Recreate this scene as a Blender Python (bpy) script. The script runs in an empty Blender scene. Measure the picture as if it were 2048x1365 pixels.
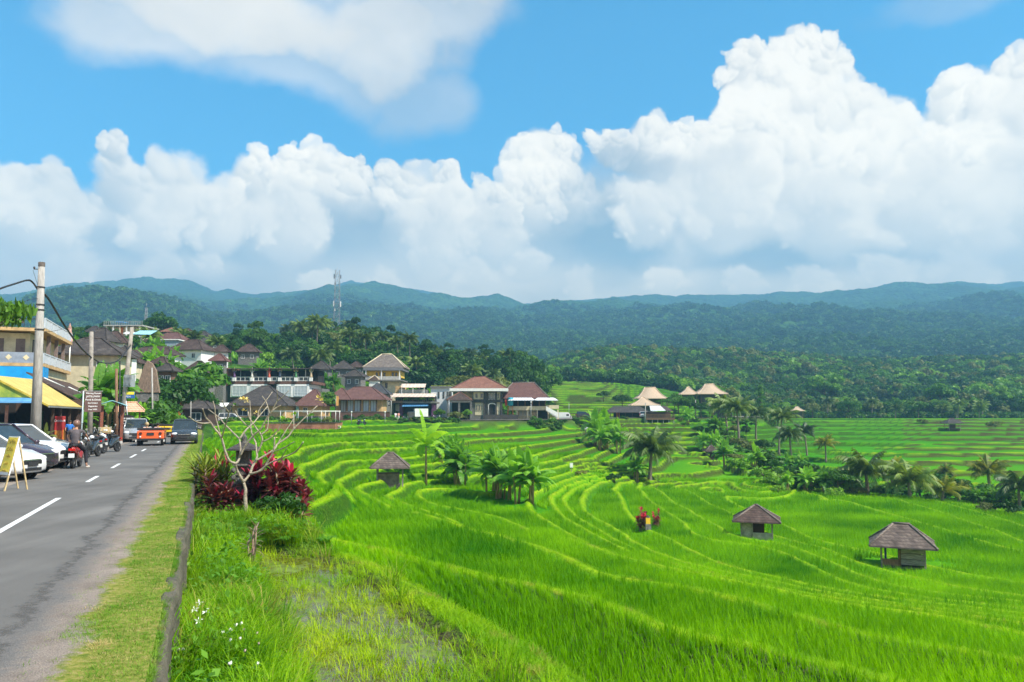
import bpy, bmesh, math, random
import numpy as np
from mathutils import Vector, Matrix, noise as mnoise
SC = bpy.context.scene
COL = SC.collection
FPX = 1593.0; CAMZ = 2.0; PITCH = math.atan(147.5/1593.0)
CP, SP = math.cos(PITCH), math.sin(PITCH)
# ---------------------------------------------------------------- camera
cam_d = bpy.data.cameras.new('camera'); cam = bpy.data.objects.new('camera', cam_d); COL.objects.link(cam)
cam_d.sensor_width = 36.0; cam_d.lens = FPX/2048*36.0
cam_d.clip_start = 0.1; cam_d.clip_end = 60000
cam.location = (0, 0, CAMZ); cam.rotation_euler = (math.pi/2+PITCH, 0, 0)
SC.camera = cam
def P(px, py, Y):
 "world point seen at photo pixel (px,py), at depth Y"
 xc = (px-1024)/FPX; yc = (682.5-py)/FPX
 t = Y/(CP-yc*SP)
 return Vector((xc*t, Y, CAMZ+(SP+yc*CP)*t))
def G(px, py, z):
 xc = (px-1024)/FPX; yc = (682.5-py)/FPX
 t = (z-CAMZ)/(SP+yc*CP)
 return Vector((xc*t, (CP-yc*SP)*t, z))
# ---------------------------------------------------------------- sky (sun, blue air, cumulus)
SUN_EL, SUN_AZ = 50.0, 118.0      # azimuth clockwise from the view direction (+Y)
def rng_noise(h, w, fx, fy, seed, octv=5, gain=0.5):
 r = np.random.RandomState(seed); out = np.zeros((h, w), np.float32); amp = 1.0; tot = 0
 for o in range(octv):
  nx, ny = int(fx*2**o)+3, int(fy*2**o)+3
  g = r.rand(ny, nx).astype(np.float32)
  X = np.linspace(0, nx-2.001, w); Y = np.linspace(0, ny-2.001, h)
  xi = X.astype(int); yi = Y.astype(int); xf = (X-xi); yf = (Y-yi)
  xf = xf*xf*(3-2*xf); yf = yf*yf*(3-2*yf)
  a = g[yi][:, xi]; b = g[yi][:, xi+1]; c = g[yi+1][:, xi]; d = g[yi+1][:, xi+1]
  out += amp*((a*(1-xf)+b*xf)*(1-yf[:, None])+(c*(1-xf)+d*xf)*yf[:, None])
  tot += amp; amp *= gain
 return out/tot
def sstep(a, b, x):
 t = np.clip((x-a)/(b-a), 0, 1); return t*t*(3-2*t)
SKW, SKH = 2400, 1040
def cloud_map():
 """clouds over +-52 degrees of azimuth, -3..42 degrees of elevation"""
 az0, az1, el0, el1 = -52.0, 52.0, -3.0, 42.0
 W, H = SKW, SKH
 K = W/(az1-az0)
 AZ, EL = np.meshgrid(np.linspace(az0, az1, W, dtype=np.float32), np.linspace(el0, el1, H, dtype=np.float32))
 a = np.zeros((H, W), np.float32); lum = np.full((H, W), 0.80, np.float32)
 def ang(px, py):
  xc = (px-1024)/FPX; yc = (682.5-py)/FPX
  d = Vector((xc, CP-yc*SP, SP+yc*CP)).normalized()
  return math.degrees(math.atan2(d.x, d.y)), math.degrees(math.asin(d.z))
 wx = (rng_noise(H, W, 14, 7, 5, 6)-0.5); wy = (rng_noise(H, W, 14, 7, 6, 6)-0.5)
 wx2 = (rng_noise(H, W, 90, 45, 15, 4, .6)-0.5); wy2 = (rng_noise(H, W, 90, 45, 16, 4, .6)-0.5)
 n1 = rng_noise(H, W, 8, 5, 7, 6); n2 = rng_noise(H, W, 22, 12, 8, 5)
 AX = AZ+wx*3.2+wx2*0.55; EY = EL+wy*2.6+wy2*0.55
 def splat(cx, cy, r, soft, lit, shade, op):
  m = 1.6*r+2
  x0 = max(0, int((cx-m-az0)*K)); x1 = min(W, int((cx+m-az0)*K)+1)
  y0 = max(0, int((cy-m-el0)/(el1-el0)*H)); y1 = min(H, int((cy+m-el0)/(el1-el0)*H)+1)
  if x1 <= x0 or y1 <= y0: return
  s = np.s_[y0:y1, x0:x1]
  dx = (AX[s]-cx)/r; dy = (EY[s]-cy)/r; d = np.sqrt(dx*dx+dy*dy)
  al = op*(1-sstep(1-soft, 1.0, d))
  nz = np.sqrt(np.clip(1-d*d, 0, 1))
  L = np.clip(0.42*dx+0.72*dy+0.45*nz, -1, 1)*0.5+0.5
  l = shade+(lit-shade)*sstep(0.1, 0.95, L)
  lum[s] = lum[s]*(1-al)+l*al
  a[s] = a[s]+(1-a[s])*al
 R = random.Random(11)
 def lobe(px, py, rp, lit=1.0, shade=0.74, soft=0.25, n=16, crisp=1):
  cx, cy = ang(px, py); r = rp/FPX*57.3*0.86
  splat(cx, cy, r, 0.35, lit*0.97, shade, 1)
  for k in range(n):
   th = R.uniform(-0.5, math.pi+0.5); q = R.uniform(0.45, 0.95)*r; rr = r*R.uniform(.22, .46)
   x = cx+q*math.cos(th); y = cy+q*math.sin(th)
   splat(x, y, rr, soft, lit, lit-(lit-shade)*0.55, 0.75)
   if crisp:
    for j in range(5):
     t2 = R.uniform(0, math.pi*2); q2 = rr*R.uniform(.4, .95); r3 = rr*R.uniform(.2, .45)
     splat(x+q2*math.cos(t2), y+q2*math.sin(t2), r3, soft+.1, lit, lit-(lit-shade)*0.35, 0.5)
 # wide soft bank that lies on the mountains
 bank_top = np.interp(AZ[0], [ang(p, 400)[0] for p in (-400, -60, 60, 150, 230, 330, 470, 600, 760, 900, 1000, 1100, 1250, 1450, 1700, 1900, 2048, 2500)],
                         [ang(p, q)[1] for p, q in ((-400, 380), (-60, 350), (60, 370), (150, 400), (230, 335), (330, 345), (470, 375), (600, 340), (760, 360), (900, 370), (1000, 385), (1100, 350), (1250, 330), (1450, 300), (1700, 290), (1900, 260), (2048, 230), (2500, 240))])
 hh = (bank_top[None, :]-EY)
 al = sstep(-0.4, 1.6, hh)
 l0 = 0.84-0.12*sstep(1, 8, hh)+(n1-0.5)*0.60+(n2-.5)*.2
 lum[:] = l0; a[:] = al
 # pale towers: (px,py,r,lit,shade)
 for v in ((1590, 150, 100), (1480, 150, 58), (1650, 120, 75), (1560, 240, 120), (1700, 250, 110), (1790, 260, 65), (1600, 330, 170), (1500, 300, 110),
              (1300, 290, 75), (1400, 320, 95), (1220, 300, 45), (1090, 330, 80), (1060, 400, 90), (1150, 400, 70),
              (1960, 240, 90), (2050, 210, 90), (2120, 330, 180), (1900, 340, 90), (1780, 380, 150), (1450, 400, 130),
              (2300, 260, 150), (2450, 330, 160)):
  lobe(*v, lit=1.0, shade=0.66)
 for v in ((615, 345, 62), (720, 355, 50), (660, 400, 90), (520, 380, 70), (810, 400, 90), (900, 390, 62), (980, 420, 75), (870, 470, 110)):
  lobe(*v, lit=0.98, shade=0.64)
 for v in ((330, 400, 90), (240, 380, 70), (215, 300, 34), (400, 440, 100), (80, 390, 60), (20, 420, 90), (-120, 400, 120), (-260, 380, 140), (120, 460, 80)):
  lobe(*v, lit=0.93, shade=0.66, soft=.5, crisp=0)
 # grey-blue undersides and drifting veils
 def veil(px, py, rx, ry, l, op, nz=0.9):
  cx, cy = ang(px, py); fx = 57.3/FPX
  d = np.sqrt(((AX-cx)/(rx*fx))**2+((EY-cy)/(ry*fx))**2)+(n2-0.5)*nz
  al = op*(1-sstep(0.15, 1.15, d))
  lum[:] = lum*(1-al)+l*al; a[:] = a+(1-a)*al
 for v in ((1260, 430, 140, 130, .52, .9), (1500, 500, 420, 75, .50, .95), (1800, 470, 300, 80, .56, .8), (1150, 520, 160, 60, .6, .7),
              (700, 470, 260, 70, .60, .8), (250, 500, 300, 50, .58, .8), (500, 520, 260, 60, .56, .8), (900, 520, 200, 50, .72, .5), (2000, 500, 200, 70, .68, .6), (-200, 480, 300, 60, .7, .7), (2400, 480, 400, 70, .68, .7)):
  veil(*v)
 for v in ((1400, 380, 190, 60, .93, .75), (1650, 420, 160, 60, .92, .6), (1380, 540, 120, 34, .88, .7), (1650, 560, 260, 30, .82, .8), (1050, 560, 260, 40, .85, .75), (880, 480, 120, 60, .90, .5),
              (780, 540, 160, 40, .82, .6), (420, 540, 120, 34, .86, .7), (330, 430, 90, 70, .92, .6), (60, 440, 110, 60, .92, .6), (560, 430, 120, 60, .90, .5), (100, 540, 260, 26, .80, .7), (2000, 560, 260, 30, .80, .7)):
  veil(*v)
 for v in ((1450, 405, 120), (1300, 420, 85), (1680, 430, 120), (1880, 430, 110), (600, 465, 90), (450, 455, 80), (300, 470, 70), (80, 470, 80), (860, 470, 90), (1000, 470, 80), (2100, 430, 140)): lobe(*v, lit=.93, shade=.70, soft=.7, n=12)
 for v in ((430, 530, 42), (330, 545, 46), (860, 520, 60), (960, 545, 56), (1060, 530, 50), (760, 565, 46), (1340, 540, 40), (1480, 560, 46), (1610, 575, 60), (1760, 560, 66), (1950, 555, 80), (150, 560, 56), (640, 575, 40), (1180, 575, 46), (2200, 550, 90), (-150, 560, 90)): lobe(*v, lit=.90, shade=.72, soft=.8, n=10)
 # high sheet at the top left
 al = np.zeros_like(a)
 cx, cy = ang(500, -40)
 for v in ((480, 10, 380, 120, 1.0), (760, 60, 220, 120, .9), (600, 150, 260, 70, .55), (900, 20, 110, 100, .8), (860, 200, 110, 60, .5), (250, 60, 190, 90, .75), (620, -150, 560, 180, 1), (350, -320, 500, 120, .9), (1900, -10, 160, 40, .25), (1900, -300, 500, 100, .8)):
  cx, cy = ang(v[0], v[1]); fx = 57.3/FPX
  d = np.sqrt(((AX-cx)/(v[2]*fx))**2+((EY-cy)/(v[3]*fx))**2)+(n2-0.5)*1.1+(n1-.5)*.8
  al = np.maximum(al, v[4]*(1-sstep(0.35, 1.15, d)))
 l = 0.86+0.08*sstep(.3, .7, n1)-0.10*(1-sstep(0.2, .9, al))
 lum[:] = lum*(1-al)+l*al; a[:] = a+(1-a)*al
 lum[:] = lum+(n2-.5)*.10*sstep(.3, .9, a)+(0.84-lum)*0.35*sstep(13.0, 9.5, EL)-.05*sstep(19, 12, EL)
 # everything dims a little into the hazy cloud base on the skyline
 return a, np.clip(lum, 0, 1)
# ---------------------------------------------------------------- ground: one sheet, rice terraces, road corridor
W0 = np.array([-3.4, 8.0]); DIR = np.array([-0.357, 0.934]); NL = np.array([-0.934, -0.357])
def SW(s, t, z=0.0):
 "street frame: s metres along the wall foot, t metres to its left"
 p = W0+DIR*s+NL*t
 return Vector((p[0], p[1], z))
# road centre line (world XY), straight then bending right round the head of the valley
RC = [tuple(SW(s, 2.9)[:2]) for s in (-25, 0, 30, 60, 90, 110)] + [(-49.5, 124), (-52, 136), (-49, 148), (-40, 156), (-25, 161), (-6, 170), (8, 184), (16, 205), (28, 220), (50, 228), (64, 231), (72, 240), (74, 256)]
def catmull(pts, n=8):
 pts = [np.array(p, float) for p in pts]; out = []
 P_ = [2*pts[0]-pts[1]]+pts+[2*pts[-1]-pts[-2]]
 for i in range(1, len(P_)-2):
  for k in range(n):
   t = k/n; a, b, c, d = P_[i-1:i+3]
   out.append(0.5*((2*b)+(-a+c)*t+(2*a-5*b+4*c-d)*t*t+(-a+3*b-3*c+d)*t**3))
 out.append(pts[-1]); return np.array(out)
RCS = catmull(RC, 8)
def road_z(y):
 return np.interp(y, [0, 105, 150, 220, 300], [0, 0, .8, 1.2, 2.0])
def road_dist(x, y):
 "signed distance to the centre line (left positive) and the road height there"
 best = np.full(x.shape, 1e9); sgn = np.zeros(x.shape); zz = np.zeros(x.shape)
 for i in range(len(RCS)-1):
  a = RCS[i]; b = RCS[i+1]; ab = b-a; L2 = ab@ab
  t = np.clip(((x-a[0])*ab[0]+(y-a[1])*ab[1])/L2, 0, 1)
  qx = a[0]+t*ab[0]; qy = a[1]+t*ab[1]
  d = np.hypot(x-qx, y-qy); m = d < best
  best = np.where(m, d, best)
  s = np.sign((x-a[0])*-ab[1]+(y-a[1])*ab[0])
  sgn = np.where(m, s, sgn); zz = np.where(m, road_z(qy), zz)
 return best*sgn, zz
def Wp(px, Y, z):
 k = (z-CAMZ)/Y; yc = (k*CP-SP)/(CP+k*SP); t = Y/(CP-yc*SP)
 return ((px-1024)/FPX*t, Y)
LEV_N = [-1.3, -2.35, -3.5, -4.55, -5.4, -6.0, -6.45, -6.85, -7.15, -7.4, -7.65, -7.85, -8.05, -8.3, -9.0, -9.8, -10.6, -11.4]
LEV_F = [0.9, 0.25, -0.45, -1.15, -1.75, -2.35, -2.95, -3.5, -4.05, -4.55, -5.0, -5.4, -5.7, -6.0, -6.45, -6.85, -7.15, -7.4, -7.65, -7.85, -8.05, -8.3, -9.0, -9.8, -10.6, -11.4]
LINES = [  # (crest height, level above, level below, pixels)
 (-1.15, -1.3, -2.35, [(560, 1078), (620, 1088), (700, 1104), (780, 1136), (850, 1168), (950, 1228), (1050, 1285), (1150, 1345), (1230, 1400), (1400, 1520)]),
 (-2.20, -2.35, -3.5, [(600, 1050), (742, 1088), (844, 1115), (981, 1149), (1100, 1171), (1239, 1208), (1359, 1255), (1517, 1285), (1632, 1310), (1771, 1345), (2000, 1400), (2300, 1480)]),
 (-3.35, -3.5, -4.55, [(744, 976), (822, 1010), (895, 1035), (944, 1054), (1100, 1093), (1216, 1143), (1378, 1171), (1517, 1204), (1656, 1241), (1771, 1268), (2048, 1315), (2400, 1370)]),
 (-4.40, -4.55, -5.4, [(860, 985), (970, 1003), (1090, 1050), (1239, 1106), (1401, 1143), (1563, 1176), (1702, 1204), (1887, 1228), (2048, 1262), (2400, 1320)]),
 (-5.25, -5.4, -6.0, [(1156, 949), (1164, 959), (1130, 981), (1120, 996), (1139, 1023), (1176, 1045), (1250, 1085), (1330, 1118), (1461, 1150), (1650, 1188), (1850, 1215), (2048, 1240), (2400, 1290)]),
 (-5.85, -6.0, -6.45, [(1187, 952), (1196, 966), (1174, 991), (1170, 1015), (1182, 1032), (1230, 1054), (1296, 1096), (1378, 1125), (1500, 1150), (1767, 1198), (2048, 1232), (2400, 1280)]),
 (-6.30, -6.45, -6.85, [(1231, 959), (1240, 976), (1252, 1010), (1272, 1040), (1296, 1059), (1327, 1072), (1396, 1106), (1452, 1130), (1600, 1162), (1767, 1190), (2048, 1222), (2400, 1262)]),
 (-6.70, -6.85, -7.15, [(1267, 966), (1287, 979), (1296, 998), (1335, 1023), (1370, 1045), (1406, 1076), (1530, 1094), (1609, 1120), (1702, 1162), (1850, 1190), (2048, 1212), (2400, 1250)]),
 (-7.00, -7.15, -7.4, [(1306, 969), (1328, 988), (1394, 1030), (1443, 1054), (1480, 1076), (1560, 1088), (1660, 1120), (1760, 1160), (1880, 1182), (2048, 1200), (2400, 1240)]),
 (-7.25, -7.4, -7.65, [(1362, 971), (1394, 988), (1431, 1010), (1472, 1030), (1560, 1074), (1640, 1095), (1740, 1130), (1880, 1165), (2048, 1190), (2400, 1230)]),
 (-7.50, -7.65, -7.85, [(1409, 976), (1455, 998), (1501, 1020), (1565, 1047), (1614, 1069), (1650, 1084), (1760, 1108), (1900, 1140), (2048, 1165), (2400, 1210)]),
 (-7.70, -7.85, -8.05, [(1609, 982), (1685, 999), (1768, 1023), (1865, 1050), (1914, 1065), (1968, 1082), (2060, 1105), (2400, 1160)]),
 (-7.90, -8.05, -8.3, [(1780, 996), (1865, 1018), (1939, 1043), (2012, 1065), (2080, 1090), (2400, 1140)]),
 (-8.15, -8.3, -9.0, [(1880, 1003), (1960, 1025), (2048, 1052), (2150, 1085), (2400, 1120)]),
 # left terraces sweeping round
 (0.38, 0.25, -0.45, [(690, 853), (800, 849.5), (920, 846), (1066, 843.6), (1110, 843)]),
 (-0.30, -0.45, -1.15, [(640, 868), (700, 866), (798, 861), (920, 854), (1000, 852), (1080, 850)]),
 (-1.00, -1.15, -1.75, [(640, 892), (700, 886), (787, 885), (846, 878), (920, 868), (993, 866), (1115, 857)]),
 (-1.60, -1.75, -2.35, [(620, 930), (700, 898), (780, 905), (822, 898), (907, 888), (968, 878), (1066, 874), (1159, 866)]),
 (-2.20, -2.35, -2.95, [(792, 911), (846, 911), (988, 904), (1066, 891), (1164, 876)]),
 (-2.80, -2.95, -3.5, [(760, 940), (956, 920), (1049, 918), (1090, 905), (1151, 891), (1200, 881)]),
 (-3.35, -3.5, -4.05, [(1054, 926), (1115, 925), (1151, 910), (1200, 893), (1250, 880)]),
 (-3.90, -4.05, -4.55, [(960, 962), (1110, 936), (1160, 925), (1187, 915), (1223, 899), (1255, 888)]),
 (-4.40, -4.55, -5.0, [(1060, 970), (1140, 950), (1184, 938), (1223, 920), (1262, 902), (1300, 890)]),
 (-4.85, -5.0, -5.4, [(1180, 946), (1212, 942), (1255, 930), (1294, 915), (1345, 899)]),
 (-5.60, -5.7, -6.0, [(1258, 950), (1306, 937), (1330, 920), (1358, 903)]),
 (-6.05, -6.45, -6.7, [(1300, 953), (1380, 947), (1404, 944), (1394, 925), (1378, 905)]),
 (-6.95, -7.15, -7.4, [(1320, 962), (1400, 960), (1458, 955), (1450, 937), (1430, 918)]),
 (-7.25, -7.4, -7.85, [(1450, 968), (1536, 960), (1548, 966)]),
]
CTRL = []
for c, hi, lo, pix in LINES:
 T = (hi+lo)/2; last = None
 w = [G(px, py, c) for px, py in pix]
 pts = catmull([(p.x, p.y) for p in w], 6)
 for x, y in pts:
  a, b = x/(y+12)*2.0, math.log(y+12)
  if last is None or math.hypot(a-last[0], b-last[1]) > 0.045:
   CTRL.append((x, y, T)); last = (a, b)
for px, Y, z in [
 # paddy, bank by the wall, left strip
 (700, 13, -1.2), (850, 9, -1.2), (600, 10, -1.1), (560, 16, -1.15), (1000, 6, -1.2), (520, 24, -1.1), (560, 28, -1.15), (800, 6, -1.1), (700, 4, -1.1), (1100, 4, -1.3),
 (480, 30, -1.1), (460, 40, -1.1), (520, 45, -1.15), (470, 60, -1.1), (540, 65, -1.2), (600, 60, -1.4), (560, 90, -1.1), (600, 85, -1.2), (480, 85, -1.1), (520, 110, -.6), (620, 108, -.5), (600, 125, -.2), (460, 110, -.4),
 (700, 150, .3), (600, 148, .5), (800, 158, .6), (900, 164, .7), (1000, 172, .8), (1100, 195, .8), (1150, 200, .6), (1200, 205, .2), (1300, 215, -.1), (1400, 215, -.6), (1500, 235, -.5),
 (780, 64, -3.9), (700, 70, -3.0), (900, 78, -3.9), (1000, 78, -4.8), (1060, 72, -5.0),
 (1300, 185, -2.6), (1300, 160, -3.9), (1400, 180, -3.2), (1400, 150, -4.3), (1470, 135, -5.2), (1420, 125, -5.6), (1500, 122, -5.9), (1550, 112, -6.6), (1620, 106, -7.6), (1500, 108, -7.0),
 # creek
 (1490, 185, -4.5), (1500, 165, -7.0), (1560, 150, -8.6), (1600, 135, -9.3), (1700, 122, -9.9), (1850, 112, -10.3), (2048, 102, -10.8), (2300, 92, -11.4), (2600, 85, -11.8), (1650, 92, -7.95), (1700, 97, -8.1), (1600, 97, -7.8), (1620, 90, -7.9), (1700, 112, -9.0), (1850, 104, -9.3), (2048, 92, -9.6),
 # far slope
 (1560, 180, -6.6), (1700, 140, -9.0), (1850, 132, -9.4), (2048, 125, -9.6), (2400, 115, -10),
 (1600, 200, -5.3), (1800, 200, -5.3), (2048, 200, -5.3), (2400, 200, -5.3), (1600, 250, -2.4), (1800, 250, -2.4), (2048, 250, -2.4), (2400, 250, -2.4), (1700, 170, -7.1), (2000, 165, -7.3), (2400, 160, -7.4),
 (1560, 300, .5), (1800, 300, .5), (2048, 300, .5), (2400, 300, .7), (1560, 340, 1.0), (1800, 345, 1.2), (2048, 350, 1.6), (1500, 260, 0.2), (1480, 300, 1.5),
 (1700, 400, 3), (2048, 400, 3.5), (2400, 400, 5), (1500, 400, 6), (1500, 470, 14), (1800, 480, 12), (2048, 480, 14), (2400, 480, 16),
 (1200, 480, 16), (1350, 480, 14), (1100, 480, 14), (1200, 600, 42), (1400, 600, 36), (1700, 600, 30), (2048, 600, 32), (2400, 600, 34), (1200, 720, 55), (1600, 720, 50), (2048, 720, 50), (2500, 720, 50),
 (1200, 900, 50), (1600, 900, 50), (2048, 900, 55), (1000, 700, 30), (600, 700, 30), (200, 700, 36), (-300, 700, 40), (1000, 900, 40), (600, 900, 40), (0, 900, 50),
 # paddies rising behind the van, thatched cottages
 (1090, 245, 2.2), (1200, 245, 2.0), (1300, 250, 2.6), (1090, 265, 4.0), (1200, 265, 3.8), (1090, 300, 9.0), (1200, 300, 8.6), (1300, 300, 7.6), (1100, 360, 16.8), (1200, 360, 16.2), (1300, 360, 14), (1360, 330, 9), (1400, 290, 6.4), (1450, 300, 5), (1200, 410, 16), (1100, 410, 17), (1350, 400, 13),
 (1400, 250, 1.8), (1350, 235, 1.4),
 # village hill
 (0, 110, 8), (-200, 100, 8), (50, 200, 20), (-300, 200, 22), (200, 260, 25), (400, 260, 24), (50, 300, 27), (-300, 300, 30), (300, 350, 28), (0, 400, 32), (300, 480, 26), (-400, 480, 34),
 (500, 168, 2), (600, 175, 2.2), (500, 200, 8), (600, 205, 6), (700, 195, 2.2), (700, 230, 11), (550, 260, 20), (700, 290, 23), (600, 330, 29), (700, 370, 29), (600, 450, 24),
 (800, 195, 2), (800, 230, 7.5), (850, 280, 14), (900, 190, 1.5), (960, 200, 1.6), (950, 240, 5), (950, 300, 14), (850, 350, 23), (1000, 350, 19), (1040, 230, 1.8), (1060, 280, 7), (1080, 330, 13), (1000, 420, 20), (850, 450, 22),
 ]:
 x, y = Wp(px, Y, z); CTRL.append((x, y, z))
# village houses: px centre, eave, ridge, width (px), depth, roof, wall, ridge fraction, label
VH = [ # px centre, py eave, py ridge, px width, depth Y, roof, wall, ridge fraction, label
 (168, 709, 673, 150, 84, 'D', 'C', .25, 'big old house with a dark weathered hip roof behind the shuttered yellow building'),
 (196, 682, 655, 52, 128, 'D', 'C', .3, 'dark roofed house just left of the white laundry terrace'),
 (226, 686, 662, 58, 140, 'B', 'W', .2, 'brown pyramid roofed house with a white wall below the flat roofed building'),
 (242, 712, 692, 50, 112, 'D', 'W', .1, 'low dark roofed shrine house with white walls behind the leaning pole'),
 (318, 728, 714, 40, 126, 'B', 'C', .3, 'small brown roofed house left of the yellow green round tree'),
 (352, 690, 678, 40, 178, 'D', 'W', .2, 'dark roofed white house under the blue grey gable'),
 (372, 668, 656, 34, 240, 'B', 'C', .2, 'small brown roof on the skyline right of the reddish pyramid roof'),
 (262, 726, 712, 36, 122, 'B', 'C', .2, 'brown roofed house behind the transformer'),
 (404, 672, 662, 30, 250, 'D', 'S', .1, 'tiny dark roof near the skyline left of the palms'),
 (306, 684, 673, 34, 185, 'B', 'W', .3, 'brown roofed white house below the skyline tree'),
 (436, 722, 708, 34, 158, 'M', 'C', .2, 'maroon roofed house beside the dense oval tree'),
 (250, 668, 657, 30, 215, 'M', 'C', .3, 'maroon roof right below the flat roofed building'),
 (186, 664, 652, 30, 200, 'D', 'C', .3, 'dark roof on the skyline left of the flat roofed building'),
 (330, 742, 728, 40, 116, 'D', 'K', .2, 'dark roofed house behind the large round tree by the road'),
 (282, 670, 655, 40, 205, 'B', 'C', .3, 'brown roofed house beside the end of the flat roofed building'),
 (342, 664, 655, 40, 235, 'R', 'S', .1, 'small reddish pyramid roof highest on the village hill'),
 (336, 680, 664, 62, 200, 'M', 'C', .4, 'maroon roofed house above the blue grey gable'),
 (300, 709, 692, 92, 140, 'B', 'W', .6, 'long brown roofed house with pale walls above the round tree'),
 (372, 700, 678, 78, 160, 'B', 'W', .35, 'wide brown roofed house with white walls left of the palm'),
 (398, 718, 700, 36, 175, 'M', 'K', .2, 'narrow red gable house above the round tree'),
 (416, 728, 706, 54, 166, 'D', 'C', .1, 'dark pyramid roofed house at the edge of the banana trees'),
 (388, 748, 722, 62, 150, 'B', 'C', .2, 'brown roofed house right behind the round tree'),
 (420, 686, 672, 48, 200, 'D', 'C', .3, 'dark roofed house between two palms on the hill'),
 (442, 704, 690, 34, 176, 'B', 'W', .3, 'brown roofed house with a white wall beside the tall dark tree'),
 (495, 704, 688, 46, 190, 'B', 'S', .2, 'brown roofed house half hidden between trees above the hotel'),
 (640, 738, 722, 44, 195, 'D', 'S', .1, 'dark pavilion roof behind the right end of the hotel roof'),
 (686, 738, 721, 50, 200, 'D', 'S', .05, 'dark pyramid roof above the bananas left of the yellow house'),
 (712, 735, 723, 34, 212, 'B', 'S', .1, 'small brown roof just left of the yellow house'),
 (706, 753, 740, 44, 182, 'D', 'S', .1, 'low dark roof among bananas left of the yellow house'),
]
for v in VH:
 if v[4] > 100:
  z_ = P(v[0], v[1], v[4]).z-3.2; x_, y_ = Wp(v[0], v[4], z_); CTRL.append((x_, y_, z_)); CTRL.append((x_, y_+5, z_+.3))
for s in (-20, -8, 0, 10, 20, 35, 50, 70, 90):
 for t in (-0.5, -1.6): CTRL.append((*SW(s, t)[:2], -1.1))
 for t in (3, 9, 16): CTRL.append((*SW(s, t)[:2], 0.0 if t < 16 else 0.5))
for x, y in ((-30, -5), (-45, 20), (-60, 50)): CTRL.append((x, y, 1.5))
CT = np.array(CTRL)
def ab(x, y):
 yy = np.maximum(y+12, 1.0); return x/yy*2.0, np.log(yy)
ca, cb = ab(CT[:, 0], CT[:, 1])
def tps(r2): return 0.5*r2*np.log(r2+1e-12)
n = len(CT)
K = tps((ca[:, None]-ca[None])**2+(cb[:, None]-cb[None])**2)+np.eye(n)*4e-4
Pm = np.c_[np.ones(n), ca, cb]
A_ = np.block([[K, Pm], [Pm.T, np.zeros((3, 3))]])
SOL = np.linalg.solve(A_, np.r_[CT[:, 2], 0, 0, 0])
def hbase_raw(x, y):
 a, b = ab(x, y); a = a.ravel(); b = b.ravel(); out = np.empty(a.size)
 for i in range(0, a.size, 20000):
  s = slice(i, i+20000)
  out[s] = tps((a[s, None]-ca[None])**2+(b[s, None]-cb[None])**2)@SOL[:n]+SOL[n]+SOL[n+1]*a[s]+SOL[n+2]*b[s]
 return out.reshape(x.shape)
NV, NU = 1020, 700
V_ = np.linspace(math.log(5.0), math.log(960.0), NV); U_ = np.linspace(-1.0, 0.95, NU)
GY = (np.exp(V_)-12)[:, None]*np.ones(NU)[None]; GX = U_[None]*np.exp(V_)[:, None]
iv = np.unique(np.r_[0:NV:3, NV-1]); iu = np.unique(np.r_[0:NU:3, NU-1])
hc = hbase_raw(GX[np.ix_(iv, iu)], GY[np.ix_(iv, iu)])
def up(h, iv, iu):
 tmp = np.array([np.interp(np.arange(NV), iv, h[:, j]) for j in range(h.shape[1])]).T
 return np.array([np.interp(np.arange(NU), iu, tmp[i]) for i in range(NV)])
HB = up(hc, iv, iu)
def vnoise(x, y, sc, seed=0):
 "smooth value noise on world coordinates"
 xs = x/sc+seed*17.3; ys = y/sc-seed*9.1
 xi = np.floor(xs).astype(np.int64); yi = np.floor(ys).astype(np.int64); xf = xs-xi; yf = ys-yi
 xf = xf*xf*(3-2*xf); yf = yf*yf*(3-2*yf)
 def hsh(i, j):
  v = (i*374761393+j*668265263+seed*1442695)&0xffffffff
  v = ((v^(v>>13))*1274126177)&0xffffffff
  return ((v^(v>>16))&0xffff)/65535.0
 return ((hsh(xi, yi)*(1-xf)+hsh(xi+1, yi)*xf)*(1-yf)+(hsh(xi, yi+1)*(1-xf)+hsh(xi+1, yi+1)*xf)*yf)-0.5
# metric gradient of the base height on the (u,v) grid
ev = np.exp(V_)[:, None]
dU = np.gradient(HB, U_, axis=1)/ev
dV = np.gradient(HB, V_, axis=0)/ev-U_[None]*dU
GR = np.sqrt(dU**2+dV**2)+0.006
def bil(F, x, y):
 e = np.maximum(y+12, 5.0); v = (np.log(e)-V_[0])/(V_[1]-V_[0]); u = (x/e-U_[0])/(U_[1]-U_[0])
 v = np.clip(v, 0, NV-1.001); u = np.clip(u, 0, NU-1.001)
 i = v.astype(int); j = u.astype(int); a = v-i; b = u-j
 return (F[i, j]*(1-b)+F[i, j+1]*b)*(1-a)+(F[i+1, j]*(1-b)+F[i+1, j+1]*b)*a
def quant(h, gr, levs, y=0.0):
 "terraced height, signed distance to the nearest edge (upper side positive), drop at that edge"
 levs = np.array(levs); T = (levs[:-1]+levs[1:])/2      # descending
 k = np.searchsorted(-T, -h)                              # number of thresholds above h
 ka = np.clip(k-1, 0, len(T)-1); kb = np.clip(k, 0, len(T)-1)
 sa = (h-T[ka])/gr; sb = (h-T[kb])/gr                     # sa<=0 (below upper edge), sb>=0
 use_a = (np.abs(sa) < np.abs(sb)) & (k > 0)
 kk = np.where(use_a, ka, kb); sd = np.where(use_a, sa, sb)
 hi = levs[kk]; lo = levs[np.minimum(kk+1, len(levs)-1)]; dr = hi-lo
 w = 0.15+0.55*dr+0.003*np.maximum(y-110, 0)
 z = lo+dr*sstep(-w, 0, sd)
 return z, sd, dr
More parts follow.
